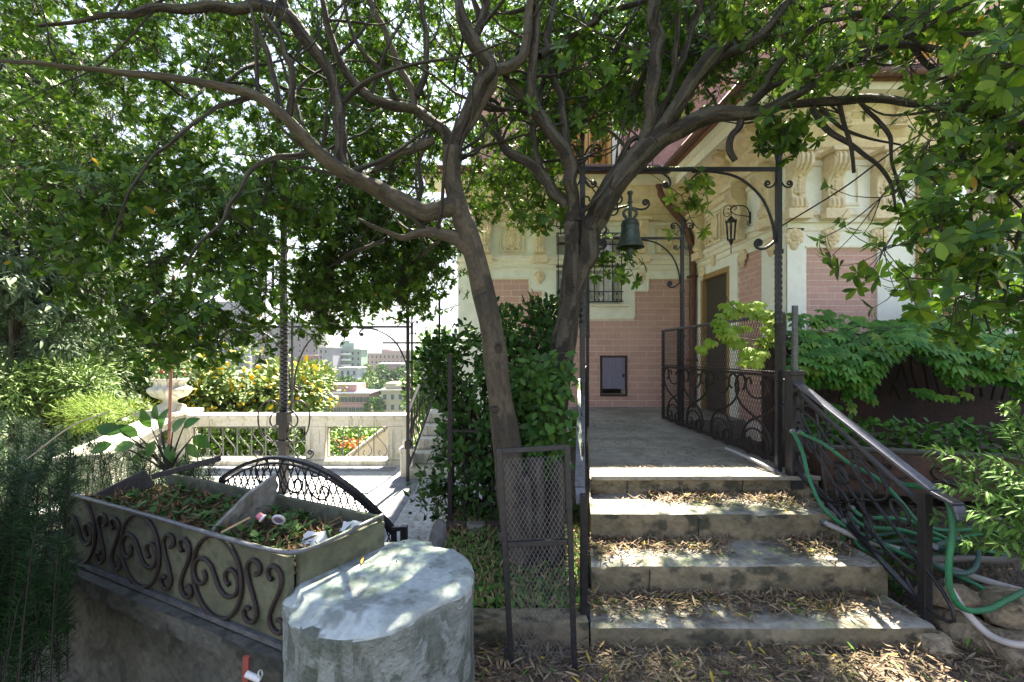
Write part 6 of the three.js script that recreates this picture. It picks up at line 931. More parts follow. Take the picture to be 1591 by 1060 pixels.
// ================================================================ SHRUBS, CREEPER, BUSHES
const shade = (a, b, R) => mixc(a, b, R());
{ // hedge behind the bars: leaves in rosettes on the outside of a tall rounded mass
  const R = rng(7), t = thing('hedge', 'dense dark green hedge filling the space behind the two tree trunks', 'hedge', V(0.05, 0, -3.9)), L = [], st = [];
  for (let i = 0; i < 620; i++) {
    const a = R() * 6.283, y = Math.pow(R(), 0.8), w = (0.52 + 0.1 * Math.sin(y * 9 + a * 2)) * (y > 0.8 ? 1 - (y - 0.8) * 1.4 : 1) * (y < 0.15 ? 0.75 : 1), rr = 0.62 + 0.42 * Math.sqrt(R());
    const ht = lerp(1.95, 1.7, smooth(0, -0.5, Math.cos(a))) + n3(a * 2, 0, 1) * 0.5;
    const p = V(Math.cos(a) * w * rr * 1.12, -0.05 + y * ht, Math.sin(a) * w * rr * 0.72 + 0.02), out = V(Math.cos(a), 0.35 + y * 0.5, Math.sin(a)).normalize();
    if (p.x > 0.47) p.x = 0.47 - R() * 0.12;
    const root = V(p.x * 0.3, p.y * 0.55, p.z * 0.3); if (i % 3 === 0) st.push(limbGeo([root, root.clone().lerp(p, 0.5).add(V(0, 0.05, 0)), p], [0.008, 0.005, 0.003], 4, 2, 0, 1, false));
    for (let j = 0; j < 11; j++) { const dir = V(R() - 0.5, R() - 0.5, R() - 0.5).normalize().addScaledVector(out, 0.6); L.push({ m: frame(dir, out, 0.042 + R() * 0.045, p.clone().add(V(R() - 0.5, R() - 0.5, R() - 0.5).multiplyScalar(0.13))), c: shade([0.016, 0.052, 0.01], [0.065, 0.15, 0.025], R) }); }
  }
  for (let i = 0; i < 110; i++) { const p = P(lerp(805, 880, R()), lerp(555, 730, R()), lerp(3.06, 3.25, R())); if (Math.abs((p.x * F / -p.z + CU) - 786) < 36) p.z -= 0.3; p.sub(t.position); for (let j = 0; j < 8; j++) L.push({ m: frame(V(R() - 0.5, R() - 0.5, R() - 0.2), V(R() - 0.5, 0.5, 1), 0.05 + R() * 0.04, p.clone().add(V(R() - 0.5, R() - 0.5, R() - 0.5).multiplyScalar(0.14))), c: shade([0.03, 0.08, 0.015], [0.08, 0.17, 0.03], R) }); }
  for (let k = 0; k < 7; k++) st.push(limbGeo([V(-0.4 + k * 0.14, -0.2, (R() - 0.5) * 0.4), V(-0.4 + k * 0.13, 0.7, (R() - 0.5) * 0.4), V(-0.4 + k * 0.14, 1.3, (R() - 0.5) * 0.3)], [0.02, 0.015, 0.008], 6, 3, 0.1, k, false));
  mesh('stems', st, M.bark, t, true).userData.kind = 'stuff'; const g = new THREE.Group(); g.name = 'leafage'; t.add(g);
  L.forEach(l => { const p = V().setFromMatrixPosition(l.m).add(t.position); l.m.setPosition(p); }); g.position.copy(t.position).negate(); foliage(g, LEAF.oval, leafMat(1, 1, 1, 0.35, 0.4), L, 160);
}
const PALM = (() => { const g = []; for (let k = -2; k <= 2; k++) g.push(leafGeo(0.38, 0.5, 0.25, 0.2, 4).scale(1, 1 - Math.abs(k) * 0.14, 1).rotateZ(-k * 0.62)); return mergeGeometries(g.map(prep)); })();
{ // creeper over the brown wall
  const R = rng(17), t = thing('creeper', 'broad green creeper with five-fingered leaves draped over the dark brown wall', 'creeper', V(4.4, 1.4, -4.5)), L = [], st = [];
  const add = (u, v, d, s, bright) => { const p = P(u, v, d), dir = V((R() - 0.5) * 1.4 - 0.2, -0.35 - R() * 0.5, 0.7 + R() * 0.5), nr = V((R() - 0.5) * 0.5, 1, 0.25 + R() * 0.3); L.push({ m: frame(dir, nr, s, p), c: bright ? shade([0.10, 0.2, 0.03], [0.2, 0.33, 0.05], R) : shade([0.04, 0.14, 0.022], [0.13, 0.3, 0.045], R) }); };
  for (let i = 0; i < 820; i++) { const u = lerp(1226, 1640, R()), top = 488 + 8 * Math.sin(u / 30) + (u > 1480 ? -20 : 0), bot = 590 + 30 * Math.sin(u / 60) + 18 * Math.sin(u / 23), k = R(); add(u, lerp(top, bot, Math.pow(k, 0.9)), lerp(4.75, 4.0, Math.sin(k * 2.2)) - R() * 0.15, 0.075 + R() * 0.05, R() < 0.12); }
  for (let i = 0; i < 90; i++) add(lerp(1400, 1660, R()), lerp(430, 500, R()), lerp(4.3, 5.0, R()), 0.11 + R() * 0.06, R() < 0.5);
  for (const [u0, v0, u1, v1] of [[1335, 590, 1345, 625], [1420, 600, 1500, 612], [1300, 585, 1320, 640], [1260, 560, 1240, 600], [1290, 620, 1300, 700], [1440, 690, 1410, 740]]) for (let k = 0; k < 7; k++) add(lerp(u0, u1, k / 7) + R() * 14, lerp(v0, v1, k / 7) + R() * 10, 4.1, 0.07 + R() * 0.04, k > 4);
  for (let i = 0; i < 26; i++) { const u = lerp(1226, 1620, i / 25); st.push(limbGeo([P(u, 610 + R() * 20, 4.6), P(u + R() * 60 - 30, 560, 4.55), P(u + R() * 90 - 45, 520, 4.4), P(u + R() * 120 - 60, 505 + R() * 50, 4.1)], [0.012, 0.009, 0.006, 0.003], 5, 3, 0, i, false)); }
  const s = mesh('stems', st, M.twig, t, true); s.geometry.translate(-t.position.x, -t.position.y, -t.position.z); s.userData.kind = 'stuff';
  const g = new THREE.Group(); g.name = 'leafage'; t.add(g); g.position.copy(t.position).negate(); foliage(g, PALM, leafMat(1, 1, 1, 0.35, 0.4), L, 300, 1, 12);
  // the sunlit shoot over the mesh fence
  const f = thing('vine_shoot', 'bright yellow-green vine shoot hanging over the top of the mesh fence', 'vine', P(1190, 500, 3.85)), FL = []; const q = [[1200, 495], [1170, 480], [1140, 478], [1125, 500], [1150, 520], [1180, 540], [1165, 555], [1130, 520], [1105, 530], [1090, 540], [1195, 520]];
  for (let i = 0; i < 150; i++) { const k = Math.floor(R() * q.length), w = k === 9 || k === 8 ? 5 : 16, p = P(q[k][0] + (R() - 0.5) * w * 2, q[k][1] + (R() - 0.5) * w * 1.6, 3.72 + R() * 0.3); FL.push({ m: frame(V(R() - 0.7, -0.4 - R() * 0.4, 0.4 + R() * 0.5), V((R() - 0.5) * 0.6, 1, 0.5), (k === 9 || k === 8 ? 0.035 : 0.06) + R() * 0.04, p), c: shade([0.18, 0.31, 0.03], [0.36, 0.46, 0.07], R) }); }
  const fs = mesh('stems', [[[1240, 540], [1190, 500], [1140, 478], [1126, 455]], [[1230, 540], [1180, 530], [1130, 525], [1088, 541]], [[1235, 560], [1190, 530], [1165, 560], [1150, 570]]].map((l, i) => limbGeo(l.map(p => P(p[0], p[1], 3.85)), [0.006, 0.005, 0.004, 0.002], 5, 4, 0, i, false)), M.twig, f, true); fs.geometry.translate(-f.position.x, -f.position.y, -f.position.z);
  const fg = new THREE.Group(); fg.name = 'leafage'; f.add(fg); fg.position.copy(f.position).negate(); foliage(fg, PALM, leafMat(1, 1, 1, 0.4, 0.5), FL, 60);
}
function stemPlant(t, stems, o) {                                              // stems with leaves set alternately along them; world points
  const R = rng(o.seed), L = [], st = [];
  for (const [a, b, sag] of stems) {
    const m = a.clone().lerp(b, 0.55).add(V(0, sag, 0)), c = new THREE.QuadraticBezierCurve3(a, m, b), n = Math.ceil(c.getLength() / o.step);
    st.push(limbGeo([0, 0.33, 0.66, 1].map(q => c.getPoint(q)), [o.r, o.r * 0.8, o.r * 0.6, o.r * 0.3], 5, 3, 0, 1, false));
    for (let k = Math.floor(n * (o.from ?? 0.2)); k <= n; k++) { const p = c.getPoint(k / n), T = c.getTangent(k / n); for (let q = 0; q < (o.per ?? 2); q++) { const s = V(R() - 0.5, R() - 0.5, R() - 0.5).normalize(); s.addScaledVector(T, -s.dot(T)).normalize(); L.push({ m: frame(s.multiplyScalar(o.spread ?? 1).addScaledVector(T, 0.7).add(V(0, o.droop ?? 0, 0)), V(R() - 0.5, 1, R() - 0.3), o.len * (0.7 + R() * 0.6), p), c: o.col(R, p) }); } }
  }
  const s = mesh('stems', st, o.smat ?? M.twig, t, true); s.geometry.translate(-t.position.x, -t.position.y, -t.position.z); s.userData.kind = 'stuff';
  const g = new THREE.Group(); g.name = 'leafage'; t.add(g); g.position.copy(t.position).negate(); foliage(g, o.geo, o.mat, L, o.singles ?? 0, 1, o.minPx ?? 10);
}
{ // willowy bush on the right
  const R = rng(5), t = thing('bush', 'light green bush with narrow pointed leaves at the right edge', 'bush', V(2.75, 0.2, -2.25)), S = [];
  for (let i = 0; i < 44; i++) { const u = lerp(1442, 1640, R()), v = lerp(625, 850, Math.pow(R(), 0.8)) + (u < 1500 ? 25 : 0), d = lerp(1.95, 2.6, R()); S.push([V(2.75 + R() * 0.25, 0.3, -2.3 + R() * 0.3), P(u, v, d), 0.12 + R() * 0.15]); }
  stemPlant(t, S, { seed: 6, step: 0.017, r: 0.005, len: 0.052, geo: LEAF.lance, mat: leafMat(1, 1, 1, 0.35, 0.5), singles: 300, from: 0.3, per: 2, col: R => shade([0.08, 0.18, 0.03], [0.2, 0.34, 0.08], R) });
}
{ // feathery dark bush bottom left
  const R = rng(8), t = thing('feathery_bush', 'dark feathery fern-like bush filling the lower left corner', 'bush', V(-2.7, 0.2, -2.4)), S = [];
  for (let i = 0; i < 420; i++) {
    const back = i < 230, u = back ? lerp(-60, 330, R()) : lerp(-120, 118, Math.pow(R(), 1.3)), d = back ? lerp(3.1, 4.3, R()) : lerp(1.75, 2.5, R());
    const v = back ? lerp(640 + Math.max(0, u) * 0.22, 760, R()) : lerp(680, 1000, R()); const b = P(u, v, d); S.push([V(b.x - 0.15 + R() * 0.3 - (back ? 0 : 0.15), 0.1, b.z - 0.1 + R() * 0.2), b, 0.15 + R() * 0.15]);
  }
  stemPlant(t, S, { seed: 9, step: 0.018, r: 0.003, len: 0.055, geo: LEAF.needle, mat: leafMat(1, 1, 1, 0.35, 0.6), from: 0.04, per: 7, spread: 1.1, col: R => shade([0.006, 0.024, 0.006], [0.024, 0.072, 0.012], R) });
  const c = thing('dry_cane', 'pale dry cane leaning out of the feathery bush', 'cane', P(0, 748, 2.2)); mesh('cane', tube([V(0, 0, 0), P(60, 700, 2.25).sub(c.position), P(112, 662, 2.3).sub(c.position), P(170, 640, 2.35).sub(c.position)], 0.004, 20, 5), plain(0.4, 0.33, 0.22), c); mesh('cane_node', sphere(0.007, 0.007, 0.007, 0, 0, 0).translate(...P(66, 695, 2.252).sub(c.position).toArray()), plain(0.32, 0.22, 0.12), c);
}
{ // broad-leaved plant behind the planter
  const t = thing('broad_leaf_plant', 'broad-leaved glossy plant standing behind the planter', 'plant', P(265, 735, 3.3)), R = rng(3), L = [], st = [];
  for (const [u, v, a, s] of [[215, 678, 2.5, 0.15], [190, 672, 2.8, 0.17], [235, 665, 2.0, 0.15], [250, 668, 1.3, 0.16], [268, 672, 0.9, 0.14], [285, 664, 0.6, 0.13], [300, 678, -0.4, 0.15], [290, 690, -0.7, 0.13], [210, 690, 3.3, 0.14], [240, 685, -1.9, 0.12], [262, 690, -1.2, 0.13], [175, 690, 3.4, 0.15], [228, 700, 3.9, 0.12], [245, 655, 1.7, 0.13]]) { const p = P(u, v, 3.05 + R() * 0.3); L.push({ m: frame(V(Math.cos(a), Math.sin(a), 0.35), V(-Math.sin(a) * 0.3, 0.5, 1), s, p), c: shade([0.05, 0.13, 0.025], [0.11, 0.22, 0.05], R) }); st.push(limbGeo([P(262, 735, 3.2), P((u + 262) / 2, (v + 725) / 2, 3.2), p], [0.008, 0.006, 0.004], 5, 4, 0, 1, false)); }
  const s = mesh('stems', st, M.twig, t, true); s.geometry.translate(-t.position.x, -t.position.y, -t.position.z); const g = new THREE.Group(); g.name = 'leafage'; t.add(g); g.position.copy(t.position).negate(); foliage(g, LEAF.broad, leafMat(1, 1, 1, 0.35, 0.3), L, 30);
}
// ivy and litter
{
  const R = rng(61), bedY = (x, d) => 0.12 + n3(x * 4, 0, -d * 4) * 0.05 + smooth(2.6, 3.4, d) * 0.06, A = [], B = [];
  for (let i = 0; i < 6500; i++) { const d = lerp(2.46, 3.95, R()), x = lerp(-0.33, 0.46 + (d - 2.328) * 0.2, R()), dry = R() < 0.3; (dry ? B : A).push({ m: frame(V(R() - 0.5, R() * 0.7, R() - 0.5), V((R() - 0.5), 1, R() - 0.2), dry ? 0.04 + R() * 0.03 : 0.022 + R() * 0.02, V(x, bedY(x, d) + R() * 0.045, -d)), c: dry ? shade([0.16, 0.10, 0.05], [0.34, 0.25, 0.14], R) : shade([0.05, 0.13, 0.025], [0.17, 0.29, 0.06], R) }); }
  tag(bunch('ground_ivy', LEAF.small, leafMat(1, 1, 1, 0.3), A, scene), 'small-leaved ivy covering the bed between the pier and the steps', undefined, undefined, 'stuff');
  const put = (x, y, z, s = 1) => B.push({ m: frame(V(R() - 0.5, (R() - 0.5) * 0.22, R() - 0.5), V((R() - 0.5) * 0.7, 1, (R() - 0.5) * 0.7), (0.03 + R() * 0.045) * s, V(x, y + 0.006 + R() * 0.012, z)), c: R() < 0.018 ? [0.45, 0.33, 0.05] : R() < 0.03 ? [0.1, 0.2, 0.03] : mixc([0.09, 0.058, 0.035], [0.33, 0.25, 0.16], Math.pow(R(), 1.2)) });
  for (let i = 0; i < 11000; i++) { const x = lerp(-0.2, 3.4, R()), d = lerp(0.9, 2.36, R()); if (x > 2.3 && R() < (x - 2.3)) continue; put(x, 0.018 + R() * 0.03, -d); }
  ST.slice(0, 3).forEach(([y, d, xl, xr], k) => { const d1 = ST[k + 1][1]; for (let i = 0; i < 3300; i++) { const x = lerp(xl + 0.03, xr - 0.02, R()), t = R(), pile = smooth(1.5, 2.15, x) * 0.85 + 0.12; const dd = lerp(d, d1, Math.pow(t, 0.45)); const dens = fbm(x * 3 + k * 9, dd * 4, 4096, 3, 12) * 2.6 - 1.1 + (dd - d) / (d1 - d) * 0.55 - 0.35 + pile * 0.55; if (R() > dens) continue; put(x, y + R() * 0.015, -dd + 0.012); } });
  for (let i = 0; i < 1800; i++) { const d = lerp(3.45, 6.2, Math.pow(R(), 1.5)), x = lerp(0.75 + (d - 3.4) * 0.2, 2.2, R()); if (fbm(x * 2, d * 2, 4096, 3, 14) + R() * 0.3 < 0.62) continue; put(x, 0.598, -d, 0.62); }
  for (let i = 0; i < 1500; i++) { const d = lerp(3.6, 6.4, R()), x = lerp(-1.5, -0.15, Math.pow(R(), 0.7)); if (R() > smooth(-1.5, -0.3, x) * (1 - smooth(4.6, 6, d)) + 0.04) continue; put(x, Math.max(gardenHeight(x, d), d > 4.55 ? -0.388 : -9) + 0.006, -d, 0.9); }
  for (let i = 0; i < 700; i++) { const x = lerp(2.3, 3.6, R()), d = lerp(2.1, 3.3, R()); put(x, gardenHeight(x, d) + 0.01, -d); }
  for (let i = 0; i < 26; i++) { const a = R() * 6.3, r = Math.sqrt(R()) * 0.34; put(-0.49 + Math.cos(a) * r, 0.566, -2.0 + Math.sin(a) * r, 0.45); }
  tag(bunch('fallen_leaves', LEAF.dry, leafMat(1, 1, 1, 0.12, 0.75), B, scene), 'dry brown leaves scattered over the path, steps and bed', undefined, undefined, 'stuff');
  const G = []; for (let i = 0; i < 1500; i++) { const x = lerp(2.35, 4.6, R()), d = lerp(2.7, 4.4, R()); if (fbm(x * 2, d * 2, 4096, 2, 15) < 0.5) continue; G.push({ m: frame(V(R() - 0.5, 0.4 + R(), R() - 0.5), V(R() - 0.5, 0.6, 1), 0.035 + R() * 0.04, V(x, gardenHeight(x, d) + R() * 0.06, -d)), c: shade([0.04, 0.12, 0.02], [0.12, 0.26, 0.05], R) }); }
  tag(bunch('ground_weeds', LEAF.oval, leafMat(1, 1, 1, 0.35), G, scene), 'low green weeds around the hoses on the right bank', undefined, undefined, 'stuff');
}

// ================================================================ BEYOND THE BALUSTRADE
const groupLeaves = (t, geo, mat, L, name = 'foliage') => { const g = new THREE.Group(); g.name = 'crown'; t.add(g); bunch(name, geo, mat, L, g); return g; };
{ // tall feathery conifer on the left
  const R = rng(101), t = thing('conifer_tree', 'tall grey-green feathery conifer at the left edge beyond the balustrade', 'tree', V(-9.9, -3, -9.5)), L = [], br = [];
  const mat = leafMat(1, 1, 1, 0.3, 0.7);
  for (let i = 0; i < 210; i++) {
    const y = lerp(2.0, 11, R()), a = R() * 6.283, reach = (1.0 + 2.2 * R()) * lerp(1, 0.6, clamp((y - 6) / 5)), A = V(0, y, 0), B = V(Math.cos(a) * reach, y + 0.25 - reach * 0.12, Math.sin(a) * reach), m = A.clone().lerp(B, 0.55).add(V(0, 0.35, 0)), c = new THREE.QuadraticBezierCurve3(A, m, B);
    br.push(limbGeo([A, c.getPoint(0.5), B], [0.018, 0.011, 0.004], 5, 3, 0.1, i, false));
    for (let k = 0; k < 240; k++) { const s = 0.25 + 0.75 * R(), p = c.getPoint(s), T = c.getTangent(s), w = V(R() - 0.5, R() * 0.4 - 0.35, R() - 0.5); L.push({ m: frame(w.addScaledVector(T, 0.35), V(R() - 0.5, 1, R() - 0.5), 0.13 + R() * 0.17, p.add(V(R() - 0.5, (R() - 0.6) * 0.6, R() - 0.5).multiplyScalar(0.5))), c: shade([0.06, 0.10, 0.05], [0.15, 0.2, 0.1], R) }); }
  }
  mesh('trunk', limbGeo([V(0, -4, 0), V(0.1, 3, 0), V(0, 11, 0)], [0.16, 0.12, 0.04], 10, 4, 0.1, 3), M.bark, t, true); mesh('branches', br, M.bark, t, true).userData.kind = 'stuff';
  groupLeaves(t, LEAF.lance, mat, L);
}
function bushy(name, label, cat, at, rx, ry, rz, n, leaf, geo, c0, c1, seed, extra) {
  const R = rng(seed), t = thing(name, label, cat, at), L = [], st = [];
  const lobes = []; for (let k = 0; k < 9; k++) { const a = R() * 6.283, e = Math.acos(lerp(1, -0.4, R())); lobes.push([V(Math.sin(e) * Math.cos(a) * rx * 0.55, Math.cos(e) * ry * 0.6, Math.sin(e) * Math.sin(a) * rz * 0.55), 0.45 + R() * 0.25]); st.push(limbGeo([V(0, -ry, 0), V(0, -ry * 0.3, 0), lobes[k][0].clone().multiplyScalar(1.2)], [rx * 0.05, rx * 0.035, rx * 0.012], 6, 3, 0.1, k, false)); }
  for (let i = 0; i < n; i++) { const [c, r] = lobes[Math.floor(R() * lobes.length)], q = V(R() - 0.5, R() - 0.5, R() - 0.5).normalize(), s = r * Math.pow(R(), 0.35), p = c.clone().add(V(q.x * rx * s, q.y * ry * s, q.z * rz * s)); L.push({ m: frame(V(R() - 0.5, R() - 0.5, R() - 0.5).addScaledVector(q, 0.7), q.clone().add(V(0, 0.8, 0)), leaf * (0.6 + R() * 0.8), p), c: shade(c0, c1, R) }); }
  mesh('trunk', [limbGeo([V(0, -ry * 1.8, 0), V(0.05, -ry * 0.9, 0), V(0, -ry * 0.2, 0)], [rx * 0.09, rx * 0.07, rx * 0.04], 8, 4, 0.1, 2), ...st], M.bark, t, true);
  groupLeaves(t, geo, leafMat(1, 1, 1, 0.35, 0.55), L); if (extra) extra(t, R, lobes); return t;
}
const yellow = (n, s) => (t, R, lobes) => { const F = []; for (let i = 0; i < n; i++) { const [c, r] = lobes[Math.floor(R() * lobes.length)], q = V(R() - 0.5, R() * 0.9 - 0.3, R() - 0.2).normalize(), p = c.clone().add(q.multiplyScalar(r * (0.85 + R() * 0.2)).multiply(V(2.6, 1.7, 2))); F.push({ m: frame(V(R() - 0.5, R(), R()), V(R() - 0.5, 1, R()), s * (0.6 + R() * 0.8), p), c: shade([0.5, 0.34, 0.015], [0.75, 0.55, 0.05], R) }); } bunch('blossom', LEAF.oval, leafMat(1, 1, 1, 0.2), F, t); };
bushy('flowering_tree', 'sunlit tree dotted with yellow blossom behind the balustrade, left of the lamp post', 'tree', P(375, 612, 13), 2.6, 1.45, 2, 6500, 0.16, LEAF.oval, [0.07, 0.13, 0.03], [0.2, 0.28, 0.06], 111, yellow(420, 0.2));
bushy('flowering_tree', 'paler yellow-green tree behind the balustrade, right of the lamp post', 'tree', P(470, 618, 14), 1.3, 1.1, 1.4, 3600, 0.15, LEAF.oval, [0.09, 0.15, 0.03], [0.24, 0.3, 0.06], 112);
bushy('flowering_tree', 'smaller yellow-blossomed tree behind the stone urn', 'tree', P(235, 610, 12), 1.5, 1.0, 1.5, 3200, 0.16, LEAF.oval, [0.08, 0.14, 0.03], [0.2, 0.28, 0.06], 113, yellow(110, 0.17));
bushy('tree', 'pale grey-green tree far behind the conifer at the left edge', 'tree', P(45, 470, 17), 3.6, 3.2, 2.6, 9000, 0.24, LEAF.lance, [0.08, 0.12, 0.06], [0.2, 0.26, 0.13], 131);
bushy('tree', 'dusty green tree between the conifer and the yellow-blossomed tree', 'tree', P(165, 540, 16), 1.9, 2.1, 1.8, 6000, 0.2, LEAF.oval, [0.07, 0.13, 0.04], [0.18, 0.27, 0.09], 132);
bushy('shrub', 'bright lime-green feathery shrub left of the stone urn', 'shrub', P(165, 655, 7.6), 0.62, 0.48, 0.6, 5200, 0.11, LEAF.needle, [0.16, 0.27, 0.03], [0.32, 0.42, 0.06], 114);
bushy('shrub', 'light green leafy shrub below the conifer at the left edge', 'shrub', P(60, 610, 8.4), 1.3, 0.75, 0.9, 5200, 0.11, LEAF.lance, [0.08, 0.16, 0.03], [0.22, 0.32, 0.07], 115);
bushy('shrub', 'mid-green shrub between the conifer and the lime-green shrub', 'shrub', P(140, 580, 10), 1.1, 0.7, 0.9, 3600, 0.11, LEAF.lance, [0.08, 0.15, 0.04], [0.18, 0.27, 0.07], 116);
bushy('tree', 'sunlit light green tree behind the stair railing, left of the hedge', 'tree', P(672, 605, 10.5), 0.75, 1.35, 1.0, 4200, 0.13, LEAF.oval, [0.08, 0.17, 0.03], [0.2, 0.34, 0.07], 117);
for (const [u, v, d, r, k, lab] of [[330, 705, 12, 1.5, 118, 'dark green bush seen through the left balustrade panel'], [420, 712, 12.5, 1.4, 119, 'green bush seen through the balustrade beside the lamp post'], [545, 700, 13, 1.3, 120, 'green bush seen through the right balustrade panel'], [595, 690, 15, 1.1, 121, 'small green bush behind the right balustrade pier']]) bushy('bush', lab, 'bush', P(u, v, d), r, r * 0.7, r, 2600, 0.14, LEAF.oval, [0.09, 0.19, 0.03], [0.25, 0.38, 0.06], k);
{ const f = thing('orange_flowers', 'patch of orange flowers seen through the right balustrade panel', 'flowers', P(545, 690, 11.2)), R = rng(5), A = []; for (let i = 0; i < 70; i++) A.push({ m: frame(V(R() - 0.5, R(), R() - 0.5), V(0, 1, 0.5), 0.09, V((R() - 0.5) * 0.7, (R() - 0.5) * 0.25, (R() - 0.5) * 0.4)), c: shade([0.5, 0.12, 0.03], [0.6, 0.22, 0.05], R) }); bunch('blossom', LEAF.small, leafMat(1, 1, 1, 0.3), A, f);
  const w = thing('ramp_wall', 'cream sloping wall of a ramp below the terrace, behind the right panel', 'wall', P(585, 700, 10)); mesh('wall_body', beam(P(552, 722, 10).sub(w.position), P(640, 655, 10).sub(w.position), 0.35, 0.55, UPV, 0.02), M.cream, w); mesh('wall_coping', beam(P(550, 703, 10).sub(w.position), P(640, 634, 10).sub(w.position), 0.45, 0.06, UPV, 0.02), M.stone, w); }
{ const w = thing('low_building', 'low white flat-roofed building left of the stone urn', 'building', P(215, 660, 17)); mesh('wall', bx(-1.6, 1.3, -3, 0.05, -2, 0), plain(0.55, 0.56, 0.6), w); mesh('roof', bx(-1.7, 1.4, 0.051, 0.16, -2.1, 0.12, 0.02), plain(0.62, 0.64, 0.7), w); mesh('upper_roof', bx(-1.2, 1.35, 0.3, 0.4, -2.6, -1.2, 0.02), plain(0.5, 0.53, 0.62), w); for (let k = 0; k < 3; k++) mesh('window', bx(-1.2 + k * 0.9, -0.75 + k * 0.9, -0.7, -0.2, -0.02, 0.012), M.screen, w); }
function house(name, label, u0, u1, vt, d, col, o = {}) {
  const x0 = X(u0, d), x1 = X(u1, d), yt = Y(vt, d), W = x1 - x0, base = o.base ?? Y(645, d), t = thing(name, label, 'building', V((x0 + x1) / 2, base, -d)), H = yt - base, m = plain(...col.map(x => x * 0.5)), tr = plain(...mixc(col, [0.7, 0.68, 0.66], 0.55).map(x => x * 0.5)), dep = o.dep ?? 14;
  mesh('wall', bx(-W / 2, W / 2, 0, H, -dep, 0), m, t);
  const roof = mesh('roof', bx(-W / 2 - 0.5, W / 2 + 0.5, H + 0.003, H + 0.5, -dep - 0.4, 0.5), o.roof ?? tr, t);
  for (const [a, b, h, z] of o.tops ?? []) mesh('roof_storey', bx(-W / 2 + a * W, -W / 2 + b * W, H + 0.503, H + 0.5 + h, -dep * 0.9, -z), m, roof);
  const fh = o.fh ?? 3.3, rows = Math.min(o.rows ?? 9, Math.floor((H - 1.2) / fh)), n = o.n ?? 5, ww = o.ww ?? 1.1, wh = o.wh ?? 1.7, sm = o.shut && plain(...o.shut), R = rng(u0 | 0);
  for (let r = 0; r < rows; r++) { const y = H - 1.0 - r * fh; for (let k = 0; k < n; k++) { if (o.skip && R() < o.skip) continue; const x = -W / 2 + W * (k + 0.5) / n;
    const w = mesh('window', [bx(x - ww / 2 - 0.18, x - ww / 2, y - wh, y + 0.2, 0.002, 0.14), bx(x + ww / 2, x + ww / 2 + 0.18, y - wh, y + 0.2, 0.002, 0.14), bx(x - ww / 2, x + ww / 2, y, y + 0.2, 0.002, 0.13), bx(x - ww / 2 - 0.3, x + ww / 2 + 0.3, y - wh - 0.16, y - wh - 0.001, 0.002, 0.3)], tr, t);
    mesh('pane', bx(x - ww / 2, x + ww / 2, y - wh, y, 0.003, 0.03), M.screen, w);
    if (sm) for (const s of [-1, 1]) mesh('shutter', bx(x + s * (ww / 2 + 0.1) - (s < 0 ? 0.5 : 0), x + s * (ww / 2 + 0.1) + (s > 0 ? 0.5 : 0), y - wh, y, 0.15, 0.22), sm, w); } }
  if (o.bands) for (let r = 0; r < rows; r++) mesh('string_course', bx(-W / 2, W / 2, H - 1.0 - r * fh + 0.6, H - 1.0 - r * fh + 0.85, 0.004, 0.25), tr, t);
  if (o.balc) for (let r = 0; r < rows; r++) { const y = H - 1.0 - r * fh - wh; mesh('balcony', [bx(-W / 2 + o.balc[0] * W, -W / 2 + o.balc[1] * W, y - 0.2, y, 0.31, 1.6), bx(-W / 2 + o.balc[0] * W, -W / 2 + o.balc[1] * W, y, y + 0.95, 1.5, 1.6)], plain(0.6, 0.62, 0.6), t); }
  return t;
}
const GR = [0.04, 0.08, 0.06];
house('apartment_building', 'tall beige-grey tower block high on the hill behind the lamp post', 392, 494, 508, 300, [0.34, 0.31, 0.33], { n: 9, rows: 10, fh: 3.4, ww: 1.6, tops: [[0.35, 0.75, 3, 3]], base: -24 });
house('apartment_building', 'tall grey-lavender block partly hidden by leaves, left of the beige tower', 300, 388, 470, 330, [0.36, 0.36, 0.44], { n: 8, rows: 11, ww: 1.5, base: -24 });
house('town_house', 'small salmon-pink house at the foot of the beige tower', 466, 488, 553, 270, [0.62, 0.30, 0.27], { n: 3, rows: 3, base: -24 });
house('apartment_building', 'plain lavender-grey house with few windows beside the pale green block', 495, 517, 541, 255, [0.46, 0.44, 0.52], { n: 3, rows: 5, skip: 0.55, base: -24 });
house('apartment_building', 'pale green apartment block with white balconies and a stepped roof', 518, 561, 544, 270, [0.42, 0.55, 0.47], { n: 5, rows: 5, tops: [[0.2, 0.7, 3.6, 2], [0.28, 0.5, 5.2, 4]], balc: [0.22, 0.66], base: -24 });
house('apartment_building', 'long pink apartment building on the right of the pale green block', 562, 640, 550, 300, [0.62, 0.45, 0.42], { n: 12, rows: 4, tops: [[0.38, 0.52, 2.6, 2], [0.5, 0.98, 1.8, 3]], fh: 3.5, base: -24 });
house('town_house', 'low pinkish house with a white roof under the long pink building', 590, 622, 566, 235, [0.55, 0.38, 0.38], { n: 4, rows: 3, skip: 0.3, roof: plain(0.75, 0.75, 0.78), base: -24 });
house('town_house', 'white-blue house with six windows among trees on the hillside', 527, 555, 573, 205, [0.62, 0.68, 0.76], { n: 3, rows: 3, base: -26 });
house('apartment_building', 'pink apartment building with dark shutters and a roof terrace, nearest below', 503, 573, 612, 150, [0.66, 0.36, 0.34], { n: 6, rows: 4, shut: GR, bands: 1, tops: [[0.05, 0.7, 2.4, 1.4]], fh: 3.4, base: -34, roof: plain(0.5, 0.48, 0.5) });
house('apartment_building', 'cream apartment building with cornice at the right end of the balustrade view', 592, 640, 608, 150, [0.62, 0.55, 0.42], { n: 4, rows: 4, tops: [[0.1, 0.9, 2, 1.5]], shut: [0.3, 0.3, 0.28], base: -34 });
